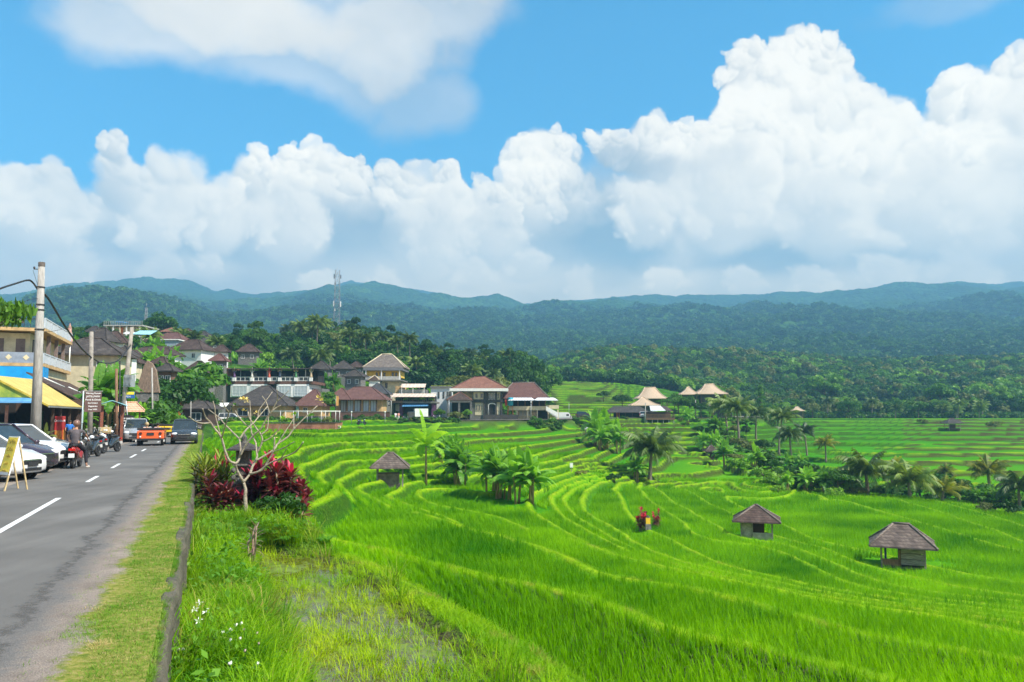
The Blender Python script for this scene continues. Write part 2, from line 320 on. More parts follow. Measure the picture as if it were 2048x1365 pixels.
LEV_M = [0.9, 0.25, -0.45, -1.15, -1.75, -2.35, -2.95, -3.5, -4.05, -4.55, -5.0, -5.6, -6.3, -7.1, -8.0, -9.0, -10.0, -11.2]
FAR_LEV = list(np.arange(20.0, 1.4, -0.9))+[1.0, .5]+list(np.arange(-0.2, -12, -0.95))
def terrain(x, y, h=None, gr=None):
 if h is None: h = bil(HB, x, y); gr = bil(GR, x, y)
 h = h+gr*(0.25*vnoise(x, y, 7.0, 1)+0.12*vnoise(x, y, 1.6, 2))*np.clip(y/30, .5, 1.3)
 pz = x/np.maximum(y, 1)*FPX+1024; h = np.where((y > 270) & (y < 352) & (pz > 1545), np.minimum(h, .62), h)
 z1, s1, d1 = quant(h, gr, LEV_N); z2, s2, d2 = quant(h, gr, LEV_F); z3, s3, d3 = quant(h, gr, FAR_LEV, y)
 z4, s4, d4 = quant(h, gr, LEV_M, y); wm = sstep(106, 112, y); z2 = z2*(1-wm)+z4*wm; s2 = np.where(wm > .5, s4, s2); d2 = np.where(wm > .5, d4, d2)
 w12 = sstep(38, 52, y+0.25*x); z = z1*(1-w12)+z2*w12
 sd = np.where(w12 > .5, s2, s1); dr = np.where(w12 > .5, d2, d1)
 # beyond the creek (right) and behind the road: regular contour paddies
 far = sstep(150, 158, y-0.42*x+70*(x < 20))*(x > 20) + (y > 222)*(x <= 20)
 far = np.clip(np.where(y > 236, 1, far), 0, 1)
 z = z*(1-far)+z3*far; sd = np.where(far > .5, s3, sd); dr = np.where(far > .5, d3, dr)
 # village / forest hills are plain slopes
 pxx = x/np.maximum(y, 1)*FPX+1024
 wild = np.clip(sstep(1075, 1060, pxx)*sstep(172, 180, y)+(y > 382)*(pxx < 1400)+(y > 350)*(pxx >= 1400)+(pxx < 430)*(y > 95)*1.0+(pxx > 1385)*(pxx < 1560)*(y > 262)*1.0, 0, 1)
 wild = np.where((x < SW(0, 0)[0]-0.382*(y-8)-7) & (y > 10), 1.0, wild)
 z = z*(1-wild)+(h+0.5*vnoise(x, y, 7, 5))*wild
 tw = -((x-W0[0])*NL[0]+(y-W0[1])*NL[1])          # metres right of the wall foot
 lefta = sstep(-0.2, 0.4, np.where(h > -1.75, 1.0, -1.0))*(z1 > -1.5)*(1-w12)
 bank = np.maximum(1-sstep(0.7, 1.9+0.25*vnoise(x, y, 2.0, 9), tw), sstep(18.3, 19.6, y+0.6*vnoise(x, y, 1.5, 8)))
 z = z+lefta*0.42*bank
 bankm = lefta*bank
 wet = lefta*(1-bank)
 sg = 0.30-0.06*sstep(30, 50, y)+0.004*np.maximum(y-120, 0)
 soft = np.where((y > 34) & (y < 100), sstep(.30, .55, dr), 1.0)          # small steps stay under the rice
 bund = np.exp(-((sd-sg)/sg)**2)*(1-wild)*(1-.75*far*(x > 60))
 riser = sstep(-0.25-0.55*dr-.010*np.maximum(y-110, 0), -0.1-.25*dr-.006*np.maximum(y-110, 0), sd)*(1-sstep(-0.05, 0.1, sd))*(1-wild)*soft
 wide = 1.0+0.9*sstep(30, 12, y)
 z = z+(1-wild)*((0.17+.12*sstep(38, 50, y)*sstep(120, 105, y))*np.exp(-((sd-0.35*wide)/(0.32*wide))**2))
 # street corridor
 rd, rz = road_dist(x, y)
 st = (x-W0[0])*NL[0]+(y-W0[1])*NL[1]; ss = (x-W0[0])*DIR[0]+(y-W0[1])*DIR[1]
 str8 = (ss < 108)
 cor = np.where(str8, sstep(-.02, 0.12, st)*(1-sstep(9.5, 16, st)), 1-sstep(3.4, 7.0, np.abs(rd)))
 z = z*(1-cor)+(rz-0.012)*cor
 return z, sd, dr, bund*(1-cor), riser*(1-cor), cor, wild, wet*(1-cor), bankm*(1-cor)
TZ, TSD, TDR, TBU, TRI, TCO, TWI, TWE, TBA = terrain(GX, GY, HB, GR)
def ground(x, y):
 "ground height under a world point"
 return float(bil(TZ, np.array([x], float), np.array([y], float))[0])
def gz(x, y): return ground(x, y)

def hit(px, py, y0=4.0, y1=900.0):
 "first point of the ground on the ray through photo pixel (px,py)"
 ys = np.exp(np.linspace(math.log(y0), math.log(y1), 3000))
 xc = (px-1024)/FPX; yc = (682.5-py)/FPX
 t = ys/(CP-yc*SP); xs = xc*t; zs = CAMZ+(SP+yc*CP)*t
 g = bil(TZ, xs, ys); k = np.argmax(zs <= g)
 if zs[k] > g[k]: k = len(ys)-1
 return Vector((float(xs[k]), float(ys[k]), float(g[k])))
# ---------------------------------------------------------------- sky, sun, exposure
world = bpy.data.worlds.new('World'); SC.world = world; world.use_nodes = True
wn = world.node_tree; wn.nodes.clear()
def N(nt, typ, **kw):
 n = nt.nodes.new(typ)
 for k, v in kw.items():
  if k == 'inp':
   for i, val in v.items(): n.inputs[i].default_value = val
  else: setattr(n, k, v)
 return n
def Lk(nt, a, b): nt.links.new(a, b)
def MATH(nt, op, a, b=None, c=None, clamp=False):
 n = nt.nodes.new('ShaderNodeMath'); n.operation = op; n.use_clamp = clamp
 for i, v in enumerate((a, b, c)):
  if v is None: continue
  if isinstance(v, (int, float)): n.inputs[i].default_value = v
  else: nt.links.new(v, n.inputs[i])
 return n.outputs[0]
def MIX(nt, f, a, b, blend='MIX'):
 n = nt.nodes.new('ShaderNodeMix'); n.data_type = 'RGBA'; n.blend_type = blend
 for i, v in ((0, f), (6, a), (7, b)):
  if isinstance(v, (int, float)): n.inputs[i].default_value = v
  elif isinstance(v, tuple): n.inputs[i].default_value = (*v[:3], 1)
  else: nt.links.new(v, n.inputs[i])
 return n.outputs[2]
def RAMP(nt, f, stops, interp='LINEAR'):
 n = nt.nodes.new('ShaderNodeValToRGB'); n.color_ramp.interpolation = interp
 e = n.color_ramp.elements
 while len(e) > 1: e.remove(e[-1])
 e[0].position = stops[0][0]; e[0].color = (*stops[0][1][:3], 1)
 for p, c in stops[1:]:
  q = e.new(p); q.color = (*c[:3], 1)
 nt.links.new(f, n.inputs[0]); return n.outputs[0]
def build_sky():
 a, l = cloud_map()
 img = bpy.data.images.new('clouds', SKW, SKH, alpha=True, float_buffer=True)
 px = np.empty((SKH, SKW, 4), np.float32)
 px[..., 0] = l; px[..., 1] = a; px[..., 2] = 0; px[..., 3] = 1
 img.colorspace_settings.name = 'Non-Color'
 img.pixels.foreach_set(px.ravel()); img.update(); img.pack()
 nt = wn
 sky = N(nt, 'ShaderNodeTexSky', sky_type='NISHITA', sun_disc=False, sun_elevation=math.radians(SUN_EL), sun_rotation=math.radians(SUN_AZ), air_density=1.0, dust_density=0.6, ozone_density=2.2, altitude=600)
 tc = N(nt, 'ShaderNodeTexCoord'); sep = N(nt, 'ShaderNodeSeparateXYZ'); Lk(nt, tc.outputs['Generated'], sep.inputs[0])
 az = MATH(nt, 'ARCTAN2', sep.outputs[0], sep.outputs[1]); el = MATH(nt, 'ARCSINE', sep.outputs[2])
 u = MATH(nt, 'MULTIPLY_ADD', az, 57.29578/104.0, 0.5); v = MATH(nt, 'MULTIPLY_ADD', el, 57.29578/45.0, 3/45.0)
 cb = N(nt, 'ShaderNodeCombineXYZ'); Lk(nt, u, cb.inputs[0]); Lk(nt, v, cb.inputs[1])
 im = N(nt, 'ShaderNodeTexImage', image=img, extension='MIRROR', interpolation='Linear'); Lk(nt, cb.outputs[0], im.inputs[0])
 s2 = N(nt, 'ShaderNodeSeparateColor'); Lk(nt, im.outputs[0], s2.inputs[0])
 up = MATH(nt, 'SUBTRACT', 1.0, MATH(nt, 'SMOOTH_MIN', MATH(nt, 'MULTIPLY', MATH(nt, 'MAXIMUM', MATH(nt, 'SUBTRACT', v, 0.93), 0), 6.0), 1.0, 0.1), clamp=True)
 alpha = MATH(nt, 'MULTIPLY', s2.outputs[1], MATH(nt, 'MAXIMUM', up, 0.35))
 ccol = RAMP(nt, s2.outputs[0], [(0.52, CLOUD_D), (0.80, CLOUD_M), (1.0, CLOUD_L)])
 sn = MATH(nt, 'MAXIMUM', sep.outputs[2], 0.02)
 tau = MATH(nt, 'MULTIPLY', MATH(nt, 'MINIMUM', MATH(nt, 'DIVIDE', 942.0, sn), 4700.0), HAZE_D)
 gv = N(nt, 'ShaderNodeCombineXYZ')
 for i_, q_ in enumerate((1.0, .86, .58)): Lk(nt, MATH(nt, 'EXPONENT', MATH(nt, 'MULTIPLY', tau, q_)), gv.inputs[i_])
 vm = N(nt, 'ShaderNodeVectorMath', operation='MULTIPLY'); Lk(nt, ccol, vm.inputs[0]); Lk(nt, gv.outputs[0], vm.inputs[1]); ccol = vm.outputs[0]
 skc = MIX(nt, 1.0, sky.outputs[0], SKY_TINT, 'MULTIPLY')
 col = MIX(nt, alpha, skc, ccol)
 bg = N(nt, 'ShaderNodeBackground'); bg.inputs[1].default_value = SKY_STR; Lk(nt, col, bg.inputs[0])
 out = N(nt, 'ShaderNodeOutputWorld'); Lk(nt, bg.outputs[0], out.inputs[0])
HAZE_D = 0.00032; HAZE_COL = (0.24, 0.52, 0.80, 1)
SKY_STR = 0.085
SKY_TINT = (0.12, 1.22, 1.50)
CLOUD_D = (0.9, 1.15, 1.6); CLOUD_M = (2.55, 2.6, 2.85); CLOUD_L = (5.0, 4.75, 4.6)
build_sky()
sun_d = bpy.data.lights.new('sun', 'SUN'); sun = bpy.data.objects.new('sun', sun_d); COL.objects.link(sun)
sun_d.energy = 4.9; sun_d.angle = math.radians(1.5); sun_d.color = (1.0, 0.93, 0.80)
_e, _a = math.radians(SUN_EL), math.radians(SUN_AZ)
sun.rotation_euler = Vector((-math.sin(_a)*math.cos(_e), -math.cos(_a)*math.cos(_e), -math.sin(_e))).to_track_quat('-Z', 'Y').to_euler()
SC.view_settings.view_transform = 'Standard'; SC.view_settings.look = 'None'
SC.view_settings.exposure = 0.9; SC.view_settings.gamma = 1.0
SC.render.engine = 'CYCLES'
cy = SC.cycles
cy.use_denoising = True; cy.denoiser = 'OPENIMAGEDENOISE'; cy.max_bounces = 6; cy.diffuse_bounces = 3; cy.glossy_bounces = 2; cy.transmission_bounces = 3; cy.transparent_max_bounces = 8; cy.volume_bounces = 1
cy.use_adaptive_sampling = True; cy.adaptive_threshold = 0.02; cy.caustics_reflective = False; cy.caustics_refractive = False
cy.sample_clamp_indirect = 4.0
# ---------------------------------------------------------------- materials
MATS = {}
def newmat(name):
 m = bpy.data.materials.new(name); m.use_nodes = True; nt = m.node_tree; nt.nodes.clear()
 out = N(nt, 'ShaderNodeOutputMaterial'); MATS[name] = m
 return m, nt, out
def mat(name, col, rough=0.7, var=0.18, scale=6.0, metal=0.0, spec=0.4, bump=0.0, bscale=None, col2=None, streak=None):
 "plain surface with uneven colour and a little relief"
 if name in MATS: return MATS[name]
 m, nt, out = newmat(name)
 b = N(nt, 'ShaderNodeBsdfPrincipled'); b.inputs['Roughness'].default_value = rough; b.inputs['Metallic'].default_value = metal; b.inputs['Specular IOR Level'].default_value = spec
 tc = N(nt, 'ShaderNodeTexCoord')
 src = tc.outputs['Object']
 if streak:
  mp = N(nt, 'ShaderNodeMapping'); mp.inputs['Scale'].default_value = streak; Lk(nt, src, mp.inputs[0]); src = mp.outputs[0]
 nz = N(nt, 'ShaderNodeTexNoise'); nz.inputs['Scale'].default_value = scale; nz.inputs['Detail'].default_value = 6; nz.inputs['Roughness'].default_value = .65; Lk(nt, src, nz.inputs[0])
 c2 = col2 or tuple(c*(1-2.2*var) for c in col)
 c1 = tuple(min(c*(1+0.9*var), 1) for c in col)
 f = MATH(nt, 'MULTIPLY_ADD', nz.outputs[0], 2.2, -0.6, clamp=True)
 Lk(nt, MIX(nt, f, c2, c1), b.inputs['Base Color'])
 if bump:
  bn = N(nt, 'ShaderNodeTexNoise'); bn.inputs['Scale'].default_value = bscale or scale*4; bn.inputs['Detail'].default_value = 4; Lk(nt, src, bn.inputs[0])
  bp = N(nt, 'ShaderNodeBump'); bp.inputs['Strength'].default_value = bump; bp.inputs['Distance'].default_value = 0.05; Lk(nt, bn.outputs[0], bp.inputs['Height']); Lk(nt, bp.outputs[0], b.inputs['Normal'])
 Lk(nt, b.outputs[0], out.inputs[0]); return m
def leafmat(name, c1, c2, trans=0.35, rough=0.5, island=True, hueobj=0.0, scale=0.8, spec=0.25, attr=None, c3=None, loc=0.0, c4=None):
 "leaves: colour differs from leaf to leaf and in clumps; light passes through"
 m, nt, out = newmat(name)
 geo = N(nt, 'ShaderNodeNewGeometry'); tc = N(nt, 'ShaderNodeTexCoord')
 nz = N(nt, 'ShaderNodeTexNoise'); nz.inputs['Scale'].default_value = scale; nz.inputs['Detail'].default_value = 3; Lk(nt, tc.outputs['Object'], nz.inputs[0])
 r = geo.outputs['Random Per Island'] if island else nz.outputs[0]
 f = MATH(nt, 'ADD', MATH(nt, 'MULTIPLY', r, 0.5), MATH(nt, 'MULTIPLY_ADD', nz.outputs[0], 1.6, -0.55), clamp=True)
 if loc:
  ol = N(nt, 'ShaderNodeObjectInfo'); ln = N(nt, 'ShaderNodeTexNoise'); ln.inputs['Scale'].default_value = loc; ln.inputs['Detail'].default_value = 5; ln.inputs['Roughness'].default_value = .65; Lk(nt, ol.outputs['Location'], ln.inputs[0])
  f = MATH(nt, 'ADD', MATH(nt, 'MULTIPLY', r, 0.35), MATH(nt, 'MULTIPLY_ADD', ln.outputs[0], 2.6, -0.98), clamp=True)
 col = MIX(nt, f, c1, c2)
 if c4: l2 = N(nt, 'ShaderNodeTexNoise'); l2.inputs['Scale'].default_value = loc*2.7; l2.inputs['Detail'].default_value = 4; Lk(nt, ol.outputs['Location'], l2.inputs[0]); col = MIX(nt, MATH(nt, 'MULTIPLY', MATH(nt, 'MULTIPLY_ADD', l2.outputs[0], 7, -3.9, clamp=True), MATH(nt, 'ADD', r, .25), clamp=True), col, c4)
 if c3:
  at = N(nt, 'ShaderNodeAttribute', attribute_name=attr); col = MIX(nt, at.outputs['Fac'], col, c3)
 oi = N(nt, 'ShaderNodeObjectInfo')
 if hueobj:
  hs = N(nt, 'ShaderNodeHueSaturation'); Lk(nt, MATH(nt, 'MULTIPLY_ADD', oi.outputs['Random'], hueobj, 0.5-hueobj/2), hs.inputs[0])
  Lk(nt, MATH(nt, 'MULTIPLY_ADD', oi.outputs['Random'], -0.7, 1.35), hs.inputs[2]); Lk(nt, col, hs.inputs[4]); col = hs.outputs[0]
 b = N(nt, 'ShaderNodeBsdfPrincipled'); b.inputs['Roughness'].default_value = rough; b.inputs['Specular IOR Level'].default_value = spec; Lk(nt, col, b.inputs['Base Color'])
 tr = N(nt, 'ShaderNodeBsdfTranslucent'); Lk(nt, MIX(nt, 1.0, col, (1.25, 1.25, .6), 'MULTIPLY'), tr.inputs[0])
 mx = N(nt, 'ShaderNodeMixShader'); mx.inputs[0].default_value = trans; Lk(nt, b.outputs[0], mx.inputs[1]); Lk(nt, tr.outputs[0], mx.inputs[2])
 Lk(nt, mx.outputs[0], out.inputs[0]); return m
def terrain_mat():
 m, nt, out = newmat('terrain')
 b = N(nt, 'ShaderNodeBsdfPrincipled'); b.inputs['Roughness'].default_value = 0.85; b.inputs['Specular IOR Level'].default_value = 0.04
 tc = N(nt, 'ShaderNodeTexCoord'); pos = tc.outputs['Object']
 def nz(s, d=5, dist=0.0, stretch=None):
  n = N(nt, 'ShaderNodeTexNoise'); n.inputs['Scale'].default_value = s; n.inputs['Detail'].default_value = d; n.inputs['Distortion'].default_value = dist
  src = pos
  if stretch:
   mp = N(nt, 'ShaderNodeMapping'); mp.inputs['Scale'].default_value = stretch; Lk(nt, pos, mp.inputs[0]); src = mp.outputs[0]
  Lk(nt, src, n.inputs[0]); return n.outputs[0]
 def at(nm): return N(nt, 'ShaderNodeAttribute', attribute_name=nm).outputs['Fac']
 n1 = nz(0.05); n2 = nz(0.9); n3 = nz(7.0, 4); n4 = nz(0.35)
 hf = N(nt, 'ShaderNodeTexNoise'); hf.inputs['Scale'].default_value = 3.2; hf.inputs['Detail'].default_value = 4; hf.inputs['Roughness'].default_value = .8; Lk(nt, pos, hf.inputs[0])
 ricef = MATH(nt, 'ADD', MATH(nt, 'MULTIPLY', n1, 0.9), MATH(nt, 'MULTIPLY_ADD', hf.outputs[0], 0.9, -0.5), clamp=True)
 rice = RAMP(nt, ricef, [(0.15, (0.032, 0.19, 0.001)), (0.5, (0.060, 0.28, 0.001)), (0.85, (0.12, 0.38, 0.001))])
 tint = at('fieldtint')
 rice = MIX(nt, MATH(nt, 'MULTIPLY', tint, 0.75), rice, (0.13, 0.36, 0.006))
 # bund grass, yellow green with straw patches
 grass = RAMP(nt, n2, [(0.3, (0.16, 0.36, 0.004)), (0.5, (0.28, 0.46, 0.006)), (0.7, (0.36, 0.44, 0.02))])
 earth = RAMP(nt, n3, [(0.3, (0.035, 0.03, 0.010)), (0.6, (0.085, 0.065, 0.025)), (0.8, (0.12, 0.15, 0.03))])
 rgrass_shade = RAMP(nt, n3, [(0.3, (0.015, 0.06, 0.003)), (0.6, (0.05, 0.14, 0.006)), (0.8, (0.12, 0.20, 0.018))])  # dark green riser grass, with the shade below the bunds painted in
 dirtm = MATH(nt, 'MULTIPLY_ADD', n4, 6.0, -2.95, clamp=True)
 riser = MIX(nt, MATH(nt, 'MAXIMUM', MATH(nt, 'MULTIPLY', dirtm, at('earthy')), MATH(nt, 'MULTIPLY_ADD', at('earthy'), 6.0, -5.1, clamp=True)), rgrass_shade, earth)
 c = MIX(nt, at('bund'), rice, grass)
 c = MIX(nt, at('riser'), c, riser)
 wild = RAMP(nt, n4, [(0.3, (0.02, 0.055, 0.008)), (0.55, (0.05, 0.13, 0.014)), (0.75, (0.10, 0.19, 0.025))])
 c = MIX(nt, at('wild'), c, wild)
 bank = RAMP(nt, n3, [(0.3, (0.03, 0.08, 0.006)), (0.7, (0.10, 0.22, 0.012))])
 c = MIX(nt, at('bank'), c, bank)
 mud = RAMP(nt, n3, [(0.3, (0.035, 0.028, 0.016)), (0.7, (0.10, 0.085, 0.05))])
 c = MIX(nt, at('mud'), c, mud)
 Lk(nt, c, b.inputs['Base Color'])
 bp = N(nt, 'ShaderNodeBump'); bp.inputs['Strength'].default_value = 0.9; bp.inputs['Distance'].default_value = 0.35
 Lk(nt, MATH(nt, 'ADD', hf.outputs[0], MATH(nt, 'MULTIPLY', n3, 0.5)), bp.inputs['Height']); Lk(nt, bp.outputs[0], b.inputs['Normal'])
 Lk(nt, b.outputs[0], out.inputs[0]); return m
# ---------------------------------------------------------------- object helpers
def tag(o, label=None, cat=None, group=None, kind=None):
 if label: o['label'] = label
 if cat: o['category'] = cat
 if group: o['group'] = group
 if kind: o['kind'] = kind
 return o
def link(name, me, parent=None, m=None):
 o = bpy.data.objects.new(name, me); COL.objects.link(o)
 if parent is not None: o.parent = parent
 if m is not None and not me.materials:
  for k in (m if isinstance(m, (list, tuple)) else [m]): me.materials.append(k)
 return o
def npmesh(name, verts, faces, mi=None, smooth=False):
 "fast mesh from numpy verts and an (n,3|4) int array of faces"
 me = bpy.data.meshes.new(name); verts = np.asarray(verts, np.float32); faces = np.asarray(faces, np.int32)
 k = faces.shape[1]
 me.vertices.add(len(verts)); me.vertices.foreach_set('co', verts.ravel())
 me.loops.add(faces.size); me.loops.foreach_set('vertex_index', faces.ravel())
 me.polygons.add(len(faces)); me.polygons.foreach_set('loop_start', np.arange(0, faces.size, k, dtype=np.int32))
 if mi is not None: me.polygons.foreach_set('material_index', np.asarray(mi, np.int32))
 me.polygons.foreach_set('use_smooth', np.full(len(faces), smooth, bool))
 me.update(calc_edges=True); return me
def addattr(me, name, vals):
 a = me.attributes.new(name, 'FLOAT', 'POINT'); a.data.foreach_set('value', np.asarray(vals, np.float32).ravel())
def empty(name, loc=(0, 0, 0), rz=0, **kw):
 o = bpy.data.objects.new(name, None); COL.objects.link(o); o.location = loc; o.rotation_euler = (0, 0, rz)
 o.empty_display_size = 0.2
 return tag(o, **kw)
# ---------------------------------------------------------------- terrain sheet
def build_terrain():
 idx = np.arange(NV*NU).reshape(NV, NU)
 f = np.stack([idx[:-1, :-1], idx[:-1, 1:], idx[1:, 1:], idx[1:, :-1]], -1).reshape(-1, 4)
 me = npmesh('terrain', np.stack([GX, GY, TZ], -1).reshape(-1, 3), f, smooth=True)
 pxx = GX/np.maximum(GY, 1)*FPX+1024
 tint = np.clip(vnoise(GX, GY, 45, 21)*1.6+0.1, 0, 1)*.8
 spur = np.exp(-(((GX-0.28*GY+2)/9)**2))*sstep(100, 118, GY)*sstep(165, 150, GY)
 tint = np.maximum(tint, np.maximum(spur, sstep(262, 285, GY)*(pxx > 1540)*sstep(330, 300, GY)))
 earthy = np.clip(0.15+sstep(80, 100, GY)*(GX > -8)*(GX < 45)*.8+(pxx > 1800)*(GY > 130)*1.0+(pxx > 1540)*(GY > 130)*.2+sstep(60, 90, GY)*(pxx > 600)*(pxx < 900)*.5, 0, 1)
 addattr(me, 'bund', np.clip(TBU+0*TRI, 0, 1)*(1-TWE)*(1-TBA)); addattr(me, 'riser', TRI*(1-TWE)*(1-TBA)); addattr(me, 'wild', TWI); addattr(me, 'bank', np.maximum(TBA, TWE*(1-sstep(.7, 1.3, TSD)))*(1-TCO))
 mud = np.clip(TWE*(1-TBA)*(TBU < .25)*sstep(.7, 1.3, TSD)+TCO+0.8*sstep(26, 16, GY)*(1-TBU)*(1-TRI)*(1-TBA), 0, 1)
 addattr(me, 'mud', mud); addattr(me, 'fieldtint', tint); addattr(me, 'earthy', earthy)
 o = link('terrain', me, None, terrain_mat()); tag(o, kind='structure')
build_terrain()
# ---------------------------------------------------------------- far hills
def build_hills():
 prof = [(-1500, 600), (-400, 600), (0, 592), (60, 582), (130, 572), (200, 560), (300, 557), (370, 563), (420, 585), (480, 592), (560, 594), (640, 578), (700, 566), (800, 574), (860, 583), (950, 600), (1030, 609), (1100, 607), (1200, 600), (1300, 593), (1450, 596), (1560, 590), (1700, 583), (1800, 573), (1950, 568), (2048, 570), (2500, 562), (3500, 580)]
 nu, nv = 900, 330
 u = np.linspace(-1.25, 1.25, nu); v = np.linspace(0, 1, nv)
 Y = 820*np.exp(v*math.log(4660/820.0))[:, None]*np.ones(nu)[None]; X = u[None]*Y
 cz = 2+(830-np.interp(u*FPX+1024, [p[0] for p in prof], [p[1] for p in prof]))/FPX*4500
 r = np.clip((Y-820)/(4500-820), 0, 1)
 base = 46+(cz[None]-46)*(r**1.2)
 # ridges and gullies
 n = 0
 for sc, am, sd in ((900, 1, 1), (420, .55, 2), (190, .3, 3), (80, .14, 4)):
  n = n+am*(0.5-2*np.abs(vnoise(X, Y*.7, sc, sd)))
 Z = base+n*105*np.sin(np.pi*np.clip(r, 0, 1))**0.8*sstep(0, .1, r)
 Z = Z+sstep(1100, 1000, Y)*0
 # low wooded shoulder at far left
 sh = np.exp(-((u[None]+0.56)/0.16)**2)*np.exp(-((Y-1350)/260)**2)
 Z = Z+sh*70
 Z = Z+6*vnoise(X, Y, 14, 7)+5*vnoise(X, Y, 34, 8)
 Z = np.where(Y > 4500, cz[None]-(Y-4500)*0.35+6*vnoise(X, Y, 30, 8), Z)
 idx = np.arange(nu*nv).reshape(nv, nu)
 f = np.stack([idx[:-1, :-1], idx[:-1, 1:], idx[1:, 1:], idx[1:, :-1]], -1).reshape(-1, 4)
 me = npmesh('hills', np.stack([X, Y, Z], -1).reshape(-1, 3), f, smooth=True)
 m, nt, out = newmat('hill_forest')
 b = N(nt, 'ShaderNodeBsdfPrincipled'); b.inputs['Roughness'].default_value = .9; b.inputs['Specular IOR Level'].default_value = .1
 tc = N(nt, 'ShaderNodeTexCoord'); P_ = tc.outputs['Object']
 vo = N(nt, 'ShaderNodeTexVoronoi'); vo.inputs['Scale'].default_value = 0.085; vo.inputs['Randomness'].default_value = 1; Lk(nt, P_, vo.inputs[0])
 v2 = N(nt, 'ShaderNodeTexVoronoi'); v2.inputs['Scale'].default_value = 0.03; Lk(nt, P_, v2.inputs[0])
 nz = N(nt, 'ShaderNodeTexNoise'); nz.inputs['Scale'].default_value = 0.004; nz.inputs['Detail'].default_value = 8; nz.inputs['Roughness'].default_value = .7; Lk(nt, P_, nz.inputs[0])
 f1 = MATH(nt, 'ADD', MATH(nt, 'MULTIPLY', vo.outputs['Color'], 0.45), MATH(nt, 'MULTIPLY_ADD', nz.outputs[0], 1.5, -0.55), clamp=True)
 c = RAMP(nt, f1, [(0.1, (0.008, 0.030, 0.008)), (0.5, (0.022, 0.075, 0.012)), (0.9, (0.075, 0.16, 0.02))])
 Lk(nt, c, b.inputs['Base Color'])
 bp = N(nt, 'ShaderNodeBump'); bp.inputs['Strength'].default_value = 1.0; bp.inputs['Distance'].default_value = 9.0; bp.invert = True
 Lk(nt, MATH(nt, 'ADD', vo.outputs['Distance'], MATH(nt, 'MULTIPLY', v2.outputs['Distance'], 1.5)), bp.inputs['Height']); Lk(nt, bp.outputs[0], b.inputs['Normal'])
 Lk(nt, b.outputs[0], out.inputs[0])
 o = link('hills', me, None, m); tag(o, kind='structure')
 return X, Y, Z
HX, HY, HZ = build_hills()
# ---------------------------------------------------------------- air
def build_haze():
 bm = bmesh.new(); bmesh.ops.create_cube(bm, size=1)
 me = bpy.data.meshes.new('haze'); bm.to_mesh(me); bm.free()
 o = link('haze', me); o.scale = (12400, 4800, 960); o.location = (0, 2300, -16+480)
 m = bpy.data.materials.new('haze'); m.use_nodes = True; nt = m.node_tree; nt.nodes.clear(); MATS['haze'] = m
 out = N(nt, 'ShaderNodeOutputMaterial'); p = N(nt, 'ShaderNodeVolumePrincipled')
 p.inputs['Color'].default_value = HAZE_COL; p.inputs['Density'].default_value = HAZE_D; p.inputs['Anisotropy'].default_value = 0.0
 Lk(nt, p.outputs[0], out.inputs['Volume']); me.materials.append(m); tag(o, kind='stuff', label='pale blue haze in the air between the village and the hills', cat='haze')
build_haze()
# ---------------------------------------------------------------- road, verges, markings
def ribbon(name, path, ta, tb, z, mats, parent=None, kind='structure', step=None, attr=True, edge=0.0, seed=3, nt_=2, sub=1):
 "strip along a path between two lateral offsets (left positive); z lifts it above the road level"
 path = np.array(path); d = np.gradient(path, axis=0); d /= np.linalg.norm(d, axis=1)[:, None]
 nl = np.stack([-d[:, 1], d[:, 0]], -1)
 V = []; U = []
 for j in range(nt_):
  t = ta+(tb-ta)*j/(nt_-1)
  off = t*np.ones(len(path))
  if edge and j in (0, nt_-1): off = off+edge*(vnoise(path[:, 0], path[:, 1], 1.1, seed+j)*2+vnoise(path[:, 0], path[:, 1], .35, seed+j+5))
  p = path+nl*off[:, None]; V.append(np.c_[p, road_z(path[:, 1])+z])
 V = np.stack(V, 1); n = len(path)
 idx = np.arange(n*nt_).reshape(n, nt_)
 f = np.stack([idx[:-1, :-1], idx[1:, :-1], idx[1:, 1:], idx[:-1, 1:]], -1).reshape(-1, 4)[:, ::-1]
 me = npmesh(name, V.reshape(-1, 3), f, smooth=True)
 o = link(name, me, parent, mats)
 if kind: tag(o, kind=kind)
 return o
